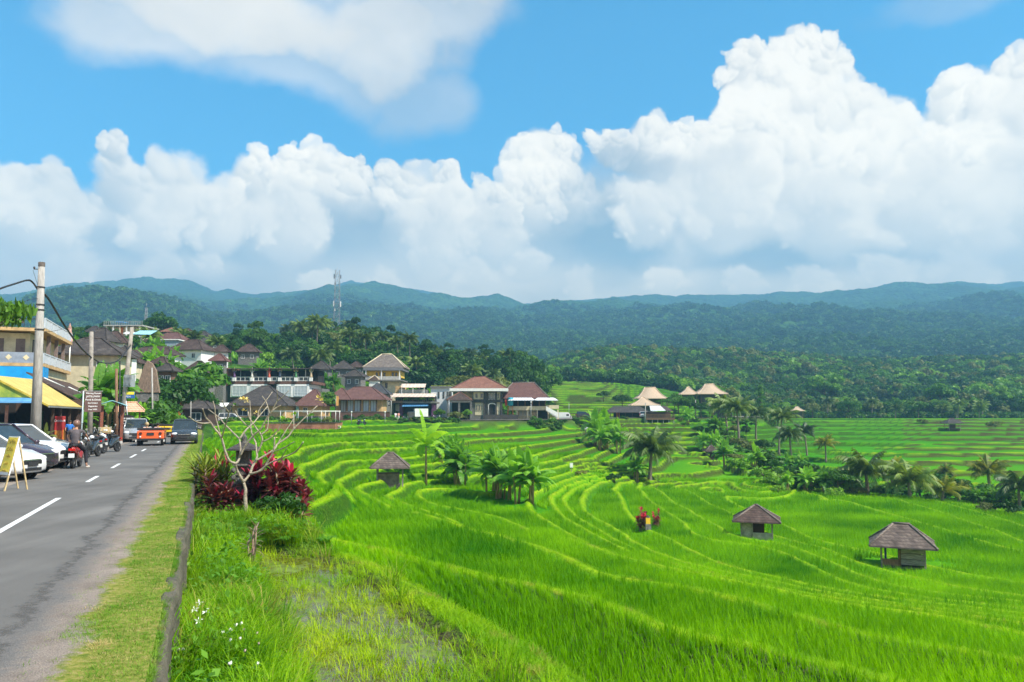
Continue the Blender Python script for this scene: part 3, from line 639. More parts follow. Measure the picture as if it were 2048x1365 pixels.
def asphalt():
 m, nt, out = newmat('asphalt')
 b = N(nt, 'ShaderNodeBsdfPrincipled'); b.inputs['Roughness'].default_value = .82; b.inputs['Specular IOR Level'].default_value = .3
 tc = N(nt, 'ShaderNodeTexCoord'); p = tc.outputs['Object']
 a = N(nt, 'ShaderNodeTexNoise'); a.inputs['Scale'].default_value = 90; a.inputs['Detail'].default_value = 2; Lk(nt, p, a.inputs[0])
 c = N(nt, 'ShaderNodeTexNoise'); c.inputs['Scale'].default_value = 0.5; c.inputs['Detail'].default_value = 7; Lk(nt, p, c.inputs[0])
 v = N(nt, 'ShaderNodeTexVoronoi'); v.inputs['Scale'].default_value = 130; Lk(nt, p, v.inputs[0])
 mp = N(nt, 'ShaderNodeMapping'); mp.inputs['Rotation'].default_value = (0, 0, -0.365); mp.inputs['Scale'].default_value = (2.2, .05, 1); Lk(nt, p, mp.inputs[0])
 w = N(nt, 'ShaderNodeTexNoise'); w.inputs['Scale'].default_value = 1.0; w.inputs['Detail'].default_value = 4; Lk(nt, mp.outputs[0], w.inputs[0])
 f = MATH(nt, 'ADD', MATH(nt, 'MULTIPLY', a.outputs[0], .35), MATH(nt, 'ADD', MATH(nt, 'MULTIPLY', c.outputs[0], .5), MATH(nt, 'MULTIPLY', w.outputs[0], .28)))
 col = RAMP(nt, f, [(0.40, (0.084, 0.078, 0.073)), (0.58, (0.122, 0.114, 0.107)), (0.75, (0.175, 0.165, 0.155))])
 sp = MATH(nt, 'LESS_THAN', v.outputs['Distance'], 0.16)
 col = MIX(nt, MATH(nt, 'MULTIPLY', sp, .3), col, (0.2, 0.2, 0.2))
 Lk(nt, col, b.inputs['Base Color'])
 bp = N(nt, 'ShaderNodeBump'); bp.inputs['Strength'].default_value = .5; bp.inputs['Distance'].default_value = .01; Lk(nt, a.outputs[0], bp.inputs['Height']); Lk(nt, bp.outputs[0], b.inputs['Normal'])
 Lk(nt, b.outputs[0], out.inputs[0]); return m
def dense(path, step):
 seg = np.linalg.norm(np.diff(path, axis=0), axis=1); s = np.r_[0, np.cumsum(seg)]
 q = np.arange(0, s[-1], step); return np.stack([np.interp(q, s, path[:, 0]), np.interp(q, s, path[:, 1])], -1)
RD = dense(RCS, 0.35)
M_ASPH = asphalt()
M_DIRT = mat('shoulder_dirt', (0.27, 0.225, 0.19), .95, .32, 3.0, bump=.7, bscale=60, col2=(0.12, .10, .085))
M_STRAW = mat('cut_grass', (0.30, 0.27, 0.07), .95, .3, 5.0, bump=.8, bscale=40, col2=(0.10, .17, .025))
M_FOREC = mat('forecourt', (0.16, .14, .12), .95, .3, 1.6, bump=.6, bscale=50, col2=(0.075, .068, .06))
M_PAINT = mat('road_paint', (0.72, .72, .72), .7, .15, 14, col2=(.45, .45, .45))
ribbon('ground_forecourt', RD[RD[:, 1] < 112], 1.6, 8.5, 0.0, M_FOREC, nt_=2)
ribbon('ground_gravel_edge', RD[RD[:, 1] < 118], 1.3, 2.25, 0.004, M_DIRT, edge=.25, seed=12)
ribbon('ground_roadside', RD[RD[:, 1] > 116], -4.2, 5.0, 0.002, M_DIRT, edge=.4, seed=9)
ribbon('road', RD, -1.98, 1.9, 0.008, M_ASPH, edge=.06, seed=5)
def verge():
 m, nt, out = newmat('verge'); b = N(nt, 'ShaderNodeBsdfPrincipled'); b.inputs['Roughness'].default_value = .95; b.inputs['Specular IOR Level'].default_value = .1
 lat = N(nt, 'ShaderNodeAttribute', attribute_name='lat').outputs['Fac']; tc = N(nt, 'ShaderNodeTexCoord'); p = tc.outputs['Object']
 def nz(s, d, r=.6):
  n = N(nt, 'ShaderNodeTexNoise'); n.inputs['Scale'].default_value = s; n.inputs['Detail'].default_value = d; n.inputs['Roughness'].default_value = r; Lk(nt, p, n.inputs[0]); return n.outputs[0]
 a, c, g = nz(1.4, 8, .7), nz(14, 5), nz(70, 3)
 f = MATH(nt, 'ADD', lat, MATH(nt, 'ADD', MATH(nt, 'MULTIPLY_ADD', a, .75, -.375), MATH(nt, 'MULTIPLY_ADD', c, .25, -.125)))
 grass = RAMP(nt, c, [(.3, (.07, .13, .012)), (.5, (.20, .21, .04)), (.7, (.34, .27, .10))])
 dirt = RAMP(nt, MATH(nt, 'ADD', MATH(nt, 'MULTIPLY', a, .5), MATH(nt, 'MULTIPLY', g, .5)), [(.35, (.11, .09, .08)), (.5, (.23, .19, .165)), (.65, (.36, .30, .25))])
 dust = RAMP(nt, g, [(.3, (.10, .097, .095)), (.6, (.17, .16, .155)), (.75, (.30, .27, .24))])
 col = MIX(nt, MATH(nt, 'MULTIPLY_ADD', f, 9, -4.3, clamp=True), grass, dirt); col = MIX(nt, MATH(nt, 'MULTIPLY_ADD', f, 5, -3.7, clamp=True), col, dust); Lk(nt, col, b.inputs['Base Color'])
 bp = N(nt, 'ShaderNodeBump'); bp.inputs['Strength'].default_value = .8; bp.inputs['Distance'].default_value = .025; Lk(nt, MATH(nt, 'ADD', c, g), bp.inputs['Height']); Lk(nt, bp.outputs[0], b.inputs['Normal'])
 tr = N(nt, 'ShaderNodeBsdfTransparent'); mx = N(nt, 'ShaderNodeMixShader'); Lk(nt, MATH(nt, 'MULTIPLY_ADD', MATH(nt, 'ADD', f, MATH(nt, 'MULTIPLY_ADD', g, .3, -.15)), 7, -7.0, clamp=True), mx.inputs[0]); Lk(nt, b.outputs[0], mx.inputs[1]); Lk(nt, tr.outputs[0], mx.inputs[2]); Lk(nt, mx.outputs[0], out.inputs[0])
 pth = RD[RD[:, 1] < 120]; o = ribbon('ground_verge', pth, -2.86, -1.35, 0.013, m, nt_=9); addattr(o.data, 'lat', np.tile(np.linspace(0, 1.5, 9)/1.2, len(pth)))
verge()
# centre dashes measured on the photograph's road
def road_marks():
 sgm = [(12.2-7.0, 4.0), (13.1, 2.4)]
 dash = []
 V = []; F = []
 def s_of(px, py):
  g = G(px, py, 0); return (g.x-W0[0])*DIR[0]+(g.y-W0[1])*DIR[1]
 for (a, b) in (((-150, 1145), (128, 997)), ((180, 965), (205, 953)), ((232, 937), (250, 928)), ((268, 916), (281, 909.5)), ((293, 903), (303, 898.5))):
  dash.append((s_of(*a), s_of(*b)))
 s = dash[-1][1]; gap = 4.9
 while s < 98:
  s += gap; dash.append((s, s+2.2)); s += 2.2
 for a, b in dash:
  k = len(V)
  for (s_, t_) in ((a, 2.86), (b, 2.86), (b, 2.98), (a, 2.98)):
   p = SW(s_, t_); V.append((p.x, p.y, 0.013))
  F.append((k, k+1, k+2, k+3))
 me = npmesh('road_marking', np.array(V), np.array(F)[:, ::-1]); o = link('road_marking', me, None, M_PAINT); tag(o, kind='structure')
road_marks()
# ---------------------------------------------------------------- mesh builder
class MB:
 def __init__(s): s.v = []; s.f = []; s.mi = []; s.sm = []
 def add(s, verts, faces, mi=0, sm=False):
  k = len(s.v); s.v += [tuple(p) for p in verts]; s.f += [tuple(k+i for i in f) for f in faces]; s.mi += [mi]*len(faces); s.sm += [sm]*len(faces); return s
 def box(s, c, d, rz=0.0, mi=0, taper=1.0, rx=0.0, ry=0.0):
  M = Matrix.Rotation(rz, 3, 'Z')@Matrix.Rotation(ry, 3, 'Y')@Matrix.Rotation(rx, 3, 'X'); c = Vector(c); V = []
  for z in (-.5, .5):
   t = taper if z > 0 else 1
   for x, y in ((-.5, -.5), (.5, -.5), (.5, .5), (-.5, .5)): V.append(c+M@Vector((x*d[0]*t, y*d[1]*t, z*d[2])))
  return s.add(V, [(3, 2, 1, 0), (4, 5, 6, 7), (0, 1, 5, 4), (1, 2, 6, 5), (2, 3, 7, 6), (3, 0, 4, 7)], mi)
 def bb(s, x0, x1, y0, y1, z0, z1, mi=0): return s.box(((x0+x1)/2, (y0+y1)/2, (z0+z1)/2), (abs(x1-x0), abs(y1-y0), abs(z1-z0)), mi=mi)
 def tube(s, pts, r, n=8, mi=0, cap=True, sm=True):
  pts = [Vector(p) for p in pts]; rs = r if isinstance(r, (list, tuple)) else [r]*len(pts); V = []; F = []
  up = Vector((0, 0, 1)); prev = None
  for i, p in enumerate(pts):
   t = (pts[min(i+1, len(pts)-1)]-pts[max(i-1, 0)]).normalized()
   if prev is None:
    a = t.cross(Vector((0, 0, 1)) if abs(t.z) < .9 else Vector((1, 0, 0))).normalized()
   else: a = (prev-t*prev.dot(t)).normalized()
   prev = a; b = t.cross(a)
   for k in range(n):
    th = 2*math.pi*k/n; V.append(p+(a*math.cos(th)+b*math.sin(th))*rs[i])
  for i in range(len(pts)-1):
   for k in range(n):
    F.append((i*n+k, i*n+(k+1) % n, (i+1)*n+(k+1) % n, (i+1)*n+k))
  s.add(V, F, mi, sm)
  if cap:
   k0 = len(s.v)-len(V); s.f += [tuple(k0+i for i in range(n))[::-1], tuple(k0+(len(pts)-1)*n+i for i in range(n))]; s.mi += [mi]*2; s.sm += [False]*2
  return s
 def lathe(s, prof, c=(0, 0, 0), n=16, mi=0, sm=True, sx=1, sy=1):
  c = Vector(c); V = []; F = []
  for r, z in prof:
   for k in range(n):
    th = 2*math.pi*k/n; V.append(c+Vector((r*math.cos(th)*sx, r*math.sin(th)*sy, z)))
  for i in range(len(prof)-1):
   for k in range(n): F.append((i*n+k, i*n+(k+1) % n, (i+1)*n+(k+1) % n, (i+1)*n+k))
  return s.add(V, F, mi, sm)
 def wheel(s, c, R, r, axis='y', w=.2, n=20, mi=0):
  "annular tyre ring: outer radius R, inner r, width w; axis along y"
  V = []; F = []; c = Vector(c)
  pr = [(r, -w/2), (R*.93, -w/2), (R, -w*.3), (R, w*.3), (R*.93, w/2), (r, w/2)]
  for k in range(n):
   th = 2*math.pi*k/n
   for q, y in pr:
    V.append(c+(Vector((q*math.cos(th), y, q*math.sin(th))) if axis == 'y' else Vector((y, q*math.cos(th), q*math.sin(th)))))
  m = len(pr)
  for k in range(n):
   for j in range(m): F.append((k*m+j, k*m+(j+1) % m, ((k+1) % n)*m+(j+1) % m, ((k+1) % n)*m+j))
  return s.add(V, F, mi, True)
 def disc(s, c, r, axis='y', n=16, mi=0, w=0.02):
  c = Vector(c); a = Vector((0, w/2, 0)) if axis == 'y' else (Vector((w/2, 0, 0)) if axis == 'x' else Vector((0, 0, w/2)))
  return s.tube([c-a, c+a], r, n, mi, sm=False)
 def poly(s, pts, th=None, dirv=(0, 0, 1), mi=0):
  "flat polygon, optionally given a thickness along dirv"
  n = len(pts)
  if th is None: return s.add(pts, [tuple(range(n))], mi)
  d = Vector(dirv)*th; P2 = [Vector(p)+d for p in pts]
  F = [tuple(range(n))[::-1], tuple(range(n, 2*n))]+[(i, (i+1) % n, n+(i+1) % n, n+i) for i in range(n)]
  return s.add([Vector(p) for p in pts]+P2, F, mi)
 def blob(s, c, d, seed=0, amp=.15, n=2, mi=0, rz=0):
  bm = bmesh.new(); bmesh.ops.create_icosphere(bm, subdivisions=n, radius=1)
  M = Matrix.Rotation(rz, 3, 'Z')
  V = [Vector(c)+M@Vector((v.co.x*d[0], v.co.y*d[1], v.co.z*d[2]))*(1+amp*mnoise.noise(v.co*1.7+Vector((seed*3.1, seed, 0)))*2) for v in bm.verts]
  F = [tuple(v.index for v in f.verts) for f in bm.faces]; bm.free(); return s.add(V, F, mi, True)
 def xf(s, M, start=0):
  for i in range(start, len(s.v)): s.v[i] = tuple(M@Vector(s.v[i]))
  return s
 def mesh(s, name):
  me = bpy.data.meshes.new(name); me.from_pydata(s.v, [], s.f); me.validate()
  if len(me.polygons) == len(s.f):
   me.polygons.foreach_set('material_index', s.mi); me.polygons.foreach_set('use_smooth', s.sm)
  me.update(); return me
 def out(s, name, m, parent=None, bevel=0.0, loc=None, flip=True):
  me = s.mesh(name)
  if flip:
   bm = bmesh.new(); bm.from_mesh(me); bmesh.ops.recalc_face_normals(bm, faces=bm.faces); bm.to_mesh(me); bm.free()
  o = link(name, me, parent, m)
  if bevel:
   b = o.modifiers.new('bevel', 'BEVEL'); b.width = bevel; b.segments = 2; b.limit_method = 'ANGLE'; b.angle_limit = .6
  if loc is not None: o.location = loc
  return o
def copy_tree(o, parent=None):
 c = o.copy(); COL.objects.link(c); c.parent = parent
 if parent is not None: c.matrix_parent_inverse = o.matrix_parent_inverse.copy()
 for ch in list(KIDS.get(o.name, [])) or [k for k in o.children]: copy_tree(ch, c)
 return c
KIDS = {}
def text_obj(body, size, name, m, parent, loc, rot, align='CENTER', ext=0.004, bold=0.0):
 cu = bpy.data.curves.new(name, 'FONT'); cu.body = body; cu.size = size; cu.align_x = align; cu.align_y = 'CENTER'; cu.extrude = ext; cu.offset = bold
 o = bpy.data.objects.new(name, cu); COL.objects.link(o); bpy.context.view_layer.update()
 me = bpy.data.meshes.new_from_object(o.evaluated_get(bpy.context.evaluated_depsgraph_get())); bpy.data.objects.remove(o); me.materials.clear(); me.materials.append(m)
 o = bpy.data.objects.new(name, me); COL.objects.link(o); o.parent = parent; o.location = loc; o.rotation_euler = rot; return o
# ---------------------------------------------------------------- plants
def leafquads(cent, nrm, size, asp=1.6, rs=None):
 "arrays of small leaf-shaped quads; returns verts, faces"
 n = len(cent); r = rs or np.random.RandomState(1)
 up = r.normal(size=(n, 3)); a = np.cross(nrm, up); a /= np.linalg.norm(a, axis=1)[:, None]+1e-9; b = np.cross(nrm, a)
 s = size*(0.6+0.8*r.rand(n))[:, None]
 v = np.stack([cent-a*s*asp*.5, cent-b*s*.42, cent+a*s*asp*.5, cent+b*s*.42], 1).reshape(-1, 3)
 f = np.arange(4*n).reshape(n, 4); return v, f
def crown_mesh(seed, R, H, base, nlobe=9, nleaf=1500, leaf=.35, flat=.75, name='crown', shape='round', extra=None):
 "foliage: lobes spread through the crown's volume, leaves mostly near their skins"
 r = np.random.RandomState(seed); C = []; Rr = []
 for i in range(nlobe):
  th = 2.4*i+r.rand(); q = (0.15+0.65*math.sqrt((i+.5)/nlobe))*R; zz = base+H*(0.25+0.6*r.rand())
  if shape == 'cone': zz = base+H*(i+.5)/nlobe; q = R*0.45*(1-(i/nlobe))
  if shape == 'flat': zz = base+H*(0.55+0.3*r.rand()); q = R*math.sqrt((i+.5)/nlobe)
  if shape == 'round': zz = base+H*(0.2+0.65*r.rand()*(1.15-q/R))
  C.append((q*math.cos(th), q*math.sin(th), zz)); Rr.append(R*(0.30+.22*r.rand())*(0.75 if shape == 'cone' else 1)*(1-.3*(i/nlobe) if shape == 'cone' else 1))
 C = np.array(C); Rr = np.array(Rr)
 k = r.choice(nlobe, nleaf, p=Rr**2/np.sum(Rr**2))
 d = r.normal(size=(nleaf, 3)); d /= np.linalg.norm(d, axis=1)[:, None]; d[:, 2] = np.where(d[:, 2] < -0.35, -d[:, 2]*.6, d[:, 2])
 rad = Rr[k]*(0.62+0.42*r.rand(nleaf)**.6); pos = C[k]+d*rad[:, None]*np.array([1, 1, flat])
 nn = d*0.9+r.normal(size=(nleaf, 3))*.75+np.array([0, 0, .35]); nn /= np.linalg.norm(nn, axis=1)[:, None]
 v, f = leafquads(pos, nn, leaf, rs=r)
 return npmesh(name, v, f), C, Rr
def trunk_mesh(C, base, r0, top, seed=0, name='trunk', lean=.3):
 R = random.Random(seed); mb = MB(); tx, ty = R.uniform(-lean, lean), R.uniform(-lean, lean)
 pts = [(0, 0, -.4), (tx*.2, ty*.2, base*.35), (tx*.6, ty*.6, base*.8), (tx, ty, base+(top-base)*.35)]
 mb.tube(pts, [r0*1.3, r0, r0*.8, r0*.5], 8)
 for c in C:
  m = Vector(pts[2]).lerp(Vector(pts[3]), R.random()); e = Vector(c); mid = m.lerp(e, .5)+Vector((0, 0, R.uniform(-.1, .3)))
  mb.tube([m, mid, e], [r0*.42, r0*.26, r0*.08], 5)
 return mb.mesh(name)
BARK = mat('bark', (0.16, .12, .085), .9, .3, 9, bump=.6)
PALEBARK = mat('pale_bark', (0.42, .37, .28), .85, .25, 12, bump=.5)
LF = {
 'dark': leafmat('foliage_dark', (0.012, 0.05, 0.008), (0.045, 0.13, 0.014), .28, hueobj=.03),
 'mid': leafmat('foliage_mid', (0.025, 0.085, 0.01), (0.09, 0.22, 0.018), .32, hueobj=.03),
 'bright': leafmat('foliage_bright', (0.06, 0.19, 0.012), (0.20, 0.38, 0.03), .38, hueobj=.03),
 'olive': leafmat('foliage_olive', (0.07, 0.10, 0.025), (0.22, 0.25, 0.06), .3, hueobj=.02),
 'palm': leafmat('foliage_palm', (0.05, 0.11, 0.018), (0.20, 0.28, 0.05), .3, hueobj=.02, spec=.4),
 'palmy': leafmat('foliage_palm_yellow', (0.14, 0.20, 0.02), (0.40, 0.38, 0.05), .35, hueobj=.02),
 'palmd': leafmat('foliage_palm_dark', (0.025, 0.065, 0.018), (0.10, 0.16, 0.035), .25, hueobj=.02, spec=.4),
 'dry': leafmat('foliage_dry', (0.25, 0.15, 0.05), (0.5, 0.36, 0.13), .3),
 'banana': leafmat('foliage_banana', (0.07, 0.23, 0.016), (0.22, 0.44, 0.04), .45, hueobj=.02, spec=.4, island=True),
 'bananab': leafmat('foliage_banana_bright', (0.13, 0.34, 0.012), (0.30, 0.50, 0.03), .5, hueobj=.02, spec=.4),
}
TREEK = {}
def tree_kind(key, seed, R, H, base, leafm, barkm=None, n=1500, leaf=.4, lobes=10, shape='round', flat=.75, r0=.22, lean=.3):
 me, C, Rr = crown_mesh(seed, R, H, base, lobes, n, leaf, flat, shape=shape); me.materials.append(LF[leafm])
 tm = trunk_mesh(C, base, r0, base+H, seed, lean=lean); tm.materials.append(barkm or BARK); TREEK[key] = (me, tm, base+H)
for k_, a_ in {
 'round_dark': (1, 3.6, 6.5, 3.0, 'dark'), 'round_mid': (2, 3.8, 6.0, 3.2, 'mid'), 'round_bright': (3, 3.4, 5.6, 2.6, 'bright'), 'tall_dark': (4, 3.0, 9.5, 4.5, 'dark'),
 'tall_mid': (5, 3.2, 9.0, 4.0, 'mid'), 'olive': (6, 3.2, 5.5, 2.5, 'olive'), 'wide_mid': (8, 4.6, 6.0, 3.0, 'mid'), 'wide_dark': (9, 4.4, 6.4, 2.6, 'dark')}.items():
 tree_kind(k_, *a_, n=2600, leaf=.46, lobes=13)
tree_kind('umbrella', 11, 5.5, 2.6, 6.5, 'mid', PALEBARK, n=2200, leaf=.45, lobes=16, shape='flat', flat=.35)
tree_kind('cone', 12, 2.6, 8.0, 1.2, 'bright', n=1900, leaf=.4, lobes=11, shape='cone')
tree_kind('bush_mid', 13, 1.5, 1.9, .1, 'mid', n=900, leaf=.22, lobes=9, r0=.07)
tree_kind('bush_dark', 14, 1.5, 1.9, .1, 'dark', n=900, leaf=.22, lobes=9, r0=.07)
tree_kind('bush_bright', 15, 1.5, 1.7, .1, 'bright', n=900, leaf=.22, lobes=9, r0=.07)
tree_kind('bush_olive', 16, 1.4, 1.6, .1, 'olive', n=800, leaf=.2, lobes=8, r0=.07)
def thing2(name, me1, n1, me2, n2, loc, s, rz, sz=None, **kw):
 e = empty(name, loc, rz, **kw); e.scale = (s, s, s*(sz or 1))
 a = link(n1, me1, e); b = link(n2, me2, e); return e
def tree(key, loc, h, rz, label, cat='tree', group=None, name=None, wide=1.0):
 me, tm, H = TREEK[key]; s = h/H
 nm = name or ('bush' if key.startswith('bush') else 'broadleaf_tree')
 e = empty(nm, loc, rz, label=label, cat=cat, group=group); e.scale = (s*wide, s*wide, s)
 link('trunk' if nm != 'bush' else 'stem', tm, e); link('crown' if nm != 'bush' else 'foliage', me, e); return e
def palm_mesh(seed, nf=22, L=3.6, kind='coco', droop=1.0):
 "crown of a palm: rachis with drooping leaflets on both sides"
 r = np.random.RandomState(seed); V = []; F = []; k = 0
 for i in range(nf):
  th = i*2.399+r.rand()*.5; e0 = math.radians(78-72*(i/nf)**.9+r.uniform(-6, 6)); l = L*(0.75+.35*r.rand())*(0.8+.2*min(1, i/5))
  dr = (1.1+1.1*(i/nf))*droop*(0.85+.3*r.rand()); n = 15
  hx, hy = math.cos(th), math.sin(th); p = np.array([0., 0., 0.]); pts = []; ang = e0
  tw = r.uniform(-.3, .3)
  for j in range(n+1):
   pts.append(p.copy()); p = p+np.array([hx*math.cos(ang), hy*math.cos(ang), math.sin(ang)])*l/n; ang -= dr/n*(0.35+1.3*j/n)
  pts = np.array(pts); side = np.array([-hy, hx, 0])
  for j in range(n):
   a, b = pts[j], pts[j+1]; d = (b-a)/np.linalg.norm(b-a); w = .035*(1-j/n)+.008; u = np.cross(side, d)
   V += [a-side*w, a+side*w, b+side*w*.9, b-side*w*.9]; F.append((k, k+1, k+2, k+3)); k += 4
  m = 34
  for j in range(2, m):
   t = j/m; q = t*n; jj = min(int(q), n-1); a = pts[jj]+(pts[jj+1]-pts[jj])*(q-jj); d = pts[jj+1]-pts[jj]; d = d/np.linalg.norm(d)
   ll = l*0.27*math.sin(math.pi*min(t*.9+.12, 1))**.6*(0.8+.4*r.rand())
   for sg in (-1, 1):
    o = side*sg*0.8+d*0.55+np.array([0, 0, -0.25-0.5*r.rand()*droop]); o /= np.linalg.norm(o)
    tip = a+o*ll+np.array([0, 0, -ll*.25*droop]); w = d*ll*0.06+d*.012
    V += [a-w, a+w, (a+tip)/2+w*1.1+np.array([0, 0, ll*.05]), tip]; F.append((k, k+1, k+2, k+3)); k += 4
 return npmesh('crown', np.array(V), np.array(F))
def palm_trunk(h, lean, seed, r0=.17):
 mb = MB(); R = random.Random(seed); a = R.uniform(0, 6.3); pts = []; rs = []
 for i in range(9):
  t = i/8; pts.append((math.cos(a)*lean*t*t, math.sin(a)*lean*t*t, -.3+(h+.3)*t)); rs.append(r0*(1.25-.5*t) if i else r0*1.7)
 mb.tube(pts, rs, 9); me = mb.mesh('trunk'); me.materials.append(PALM_BARK); return me, Vector(pts[-1])
PALM_BARK = mat('palm_bark', (0.24, .20, .16), .9, .3, 5, bump=.7, streak=(1, 1, 6))
PALMC = {}
for k_, (sd_, nf_, L_, dr_, m_) in {'a': (21, 26, 3.7, 1.0, 'palm'), 'b': (22, 22, 3.5, 1.25, 'palmd'), 'c': (23, 20, 3.2, .95, 'palmy'), 'd': (24, 24, 3.6, 1.2, 'palm')}.items():
 me_ = palm_mesh(sd_, nf_, L_, droop=dr_); me_.materials.append(LF[m_]); PALMC[k_] = me_
PTR = {(h_, l_): palm_trunk(h_, l_, i_) for i_, (h_, l_) in enumerate(((2.0, .2), (4.0, .5), (6.5, .9), (9.0, 1.1)))}
def palm(kind, loc, h, rz, label, s=1.0, group=None, name='coconut_palm', cat='palm tree', dry=0):
 key = min(PTR, key=lambda k: abs(k[0]*s-h)); tm, top = PTR[key]; e = empty(name, loc, rz, label=label, cat=cat, group=group)
 t = link('trunk', tm, e); t.scale = (s, s, h/key[0]); c = link('crown', PALMC[kind], e); c.location = (top.x*s, top.y*s, top.z*h/key[0]); c.scale = (s, s, s)
 return e
def banana_leaf(V, F, base, th, L, W, elev, droop, r, tear=.5):
 n = 9; k = len(V); p = np.array(base, float); ang = elev; hx, hy = math.cos(th), math.sin(th); side = np.array([-hy, hx, 0.]); rows = []
 tw = r.uniform(-.5, .5)
 for j in range(n+1):
  t = j/n; w = W*(0.06 if j < 1 else math.sin(math.pi*min(1, .12+.88*t))**.55*(0.0 if j == n else 1)+.02); up = np.array([-hx*math.sin(ang), -hy*math.sin(ang), math.cos(ang)])
  sd_ = side*math.cos(tw)+up*math.sin(tw)
  rows.append((p-sd_*w-up*w*.0+np.array([0, 0, -w*.25]), p+up*.0, p+sd_*w+np.array([0, 0, -w*.25]))); p = p+np.array([hx*math.cos(ang), hy*math.cos(ang), math.sin(ang)])*L/n; ang -= droop/n*(0.3+1.4*t)
 for j in range(n):
  a, b = rows[j], rows[j+1]
  for q in (0, 1):
   sh = 0 if r.rand() > tear or j < 2 else .22
   k = len(V); m0 = a[1+0]; 
   if q == 0: V += [a[0]+(b[0]-a[0])*sh, a[1], b[1], b[0]]
   else: V += [a[1], a[2]+(b[2]-a[2])*sh, b[2], b[1]]
   F.append((k, k+1, k+2, k+3))
def banana_kind(seed, nst, h, spread, nl=10, L=2.1, young=.3):
 r = np.random.RandomState(seed); V = []; F = []; st = MB()
 for s in range(nst):
  a = r.rand()*6.28; q = spread*math.sqrt(r.rand()) if nst > 1 else 0; bx, by = q*math.cos(a), q*math.sin(a); hh = h*(0.62+.45*r.rand()) if nst > 1 else h
  tx, ty = bx+r.uniform(-.15, .15), by+r.uniform(-.15, .15)
  st.tube([(bx, by, -.2), ((bx+tx)/2, (by+ty)/2, hh*.5), (tx, ty, hh)], [.09, .075, .04], 7)
  for j in range(nl):
   up = j/nl; th = j*2.4+r.rand(); el = math.radians(82-75*(1-up)+r.uniform(-8, 8)) if j < nl-1 else math.radians(84)
   banana_leaf(V, F, (tx, ty, hh-.12*(nl-j)*.25), th, L*(.75+.4*r.rand()), .30*(.8+.4*r.rand())*(L/1.9), el, (2.3-1.2*up)*(.8+.4*r.rand()) if j < nl-1 else .35, r)
 return npmesh('leaves', np.array(V), np.array(F)), st.mesh('stem')
STEM_B = mat('banana_stem', (0.30, .22, .10), .75, .35, 7, col2=(.10, .07, .035), streak=(1, 1, .3))
BAN = {}
for k_, a_ in {'clump': (31, 6, 2.5, .9), 'clump2': (32, 4, 2.2, .6), 'single': (33, 1, 2.6, 0), 'wide': (34, 9, 2.3, 1.6)}.items():
 lm_, sm_ = banana_kind(*a_); sm_.materials.append(STEM_B); BAN[k_] = (lm_, sm_)
BANB = {}
def banana(kind, loc, s, rz, label, bright=False, group=None):
 lm, sm = BAN[kind]
 if bright:
  if kind not in BANB: BANB[kind] = lm.copy(); BANB[kind].materials.append(LF['bananab'])
  lm = BANB[kind]
 elif not lm.materials: lm.materials.append(LF['banana'])
 e = empty('banana_plant', loc, rz, label=label, cat='banana plant', group=group); e.scale = (s, s, s)
 link('stem', sm, e); link('leaves', lm, e); return e
# ---------------------------------------------------------------- rice and grass (uncountable: one object each)
def blades(seed, n, h, spread, w, lean=.35, curve=.5, segs=3):
 r = np.random.RandomState(seed); V = []; F = []
 for i in range(n):
  a = r.rand()*6.283; q = spread*r.rand()**.7; bx, by = q*math.cos(a), q*math.sin(a); th = a+r.uniform(-.8, .8); L = h*(.65+.45*r.rand()); le = lean*r.rand()+.04
  hx, hy = math.cos(th), math.sin(th); sx, sy = -hy, hx; k = len(V); el = math.pi/2-le; p = [bx, by, -.03]
  for j in range(segs+1):
   ww = w*(1-(j/segs)**1.6)*.5+.0005
   V += [(p[0]-sx*ww, p[1]-sy*ww, p[2]), (p[0]+sx*ww, p[1]+sy*ww, p[2])]
   p = [p[0]+hx*math.cos(el)*L/segs, p[1]+hy*math.cos(el)*L/segs, p[2]+math.sin(el)*L/segs]; el -= curve*r.uniform(.5, 1.5)*(j+1)/segs
  for j in range(segs): F.append((k+2*j, k+2*j+1, k+2*j+3, k+2*j+2))
 return npmesh('blades', np.array(V), np.array(F))
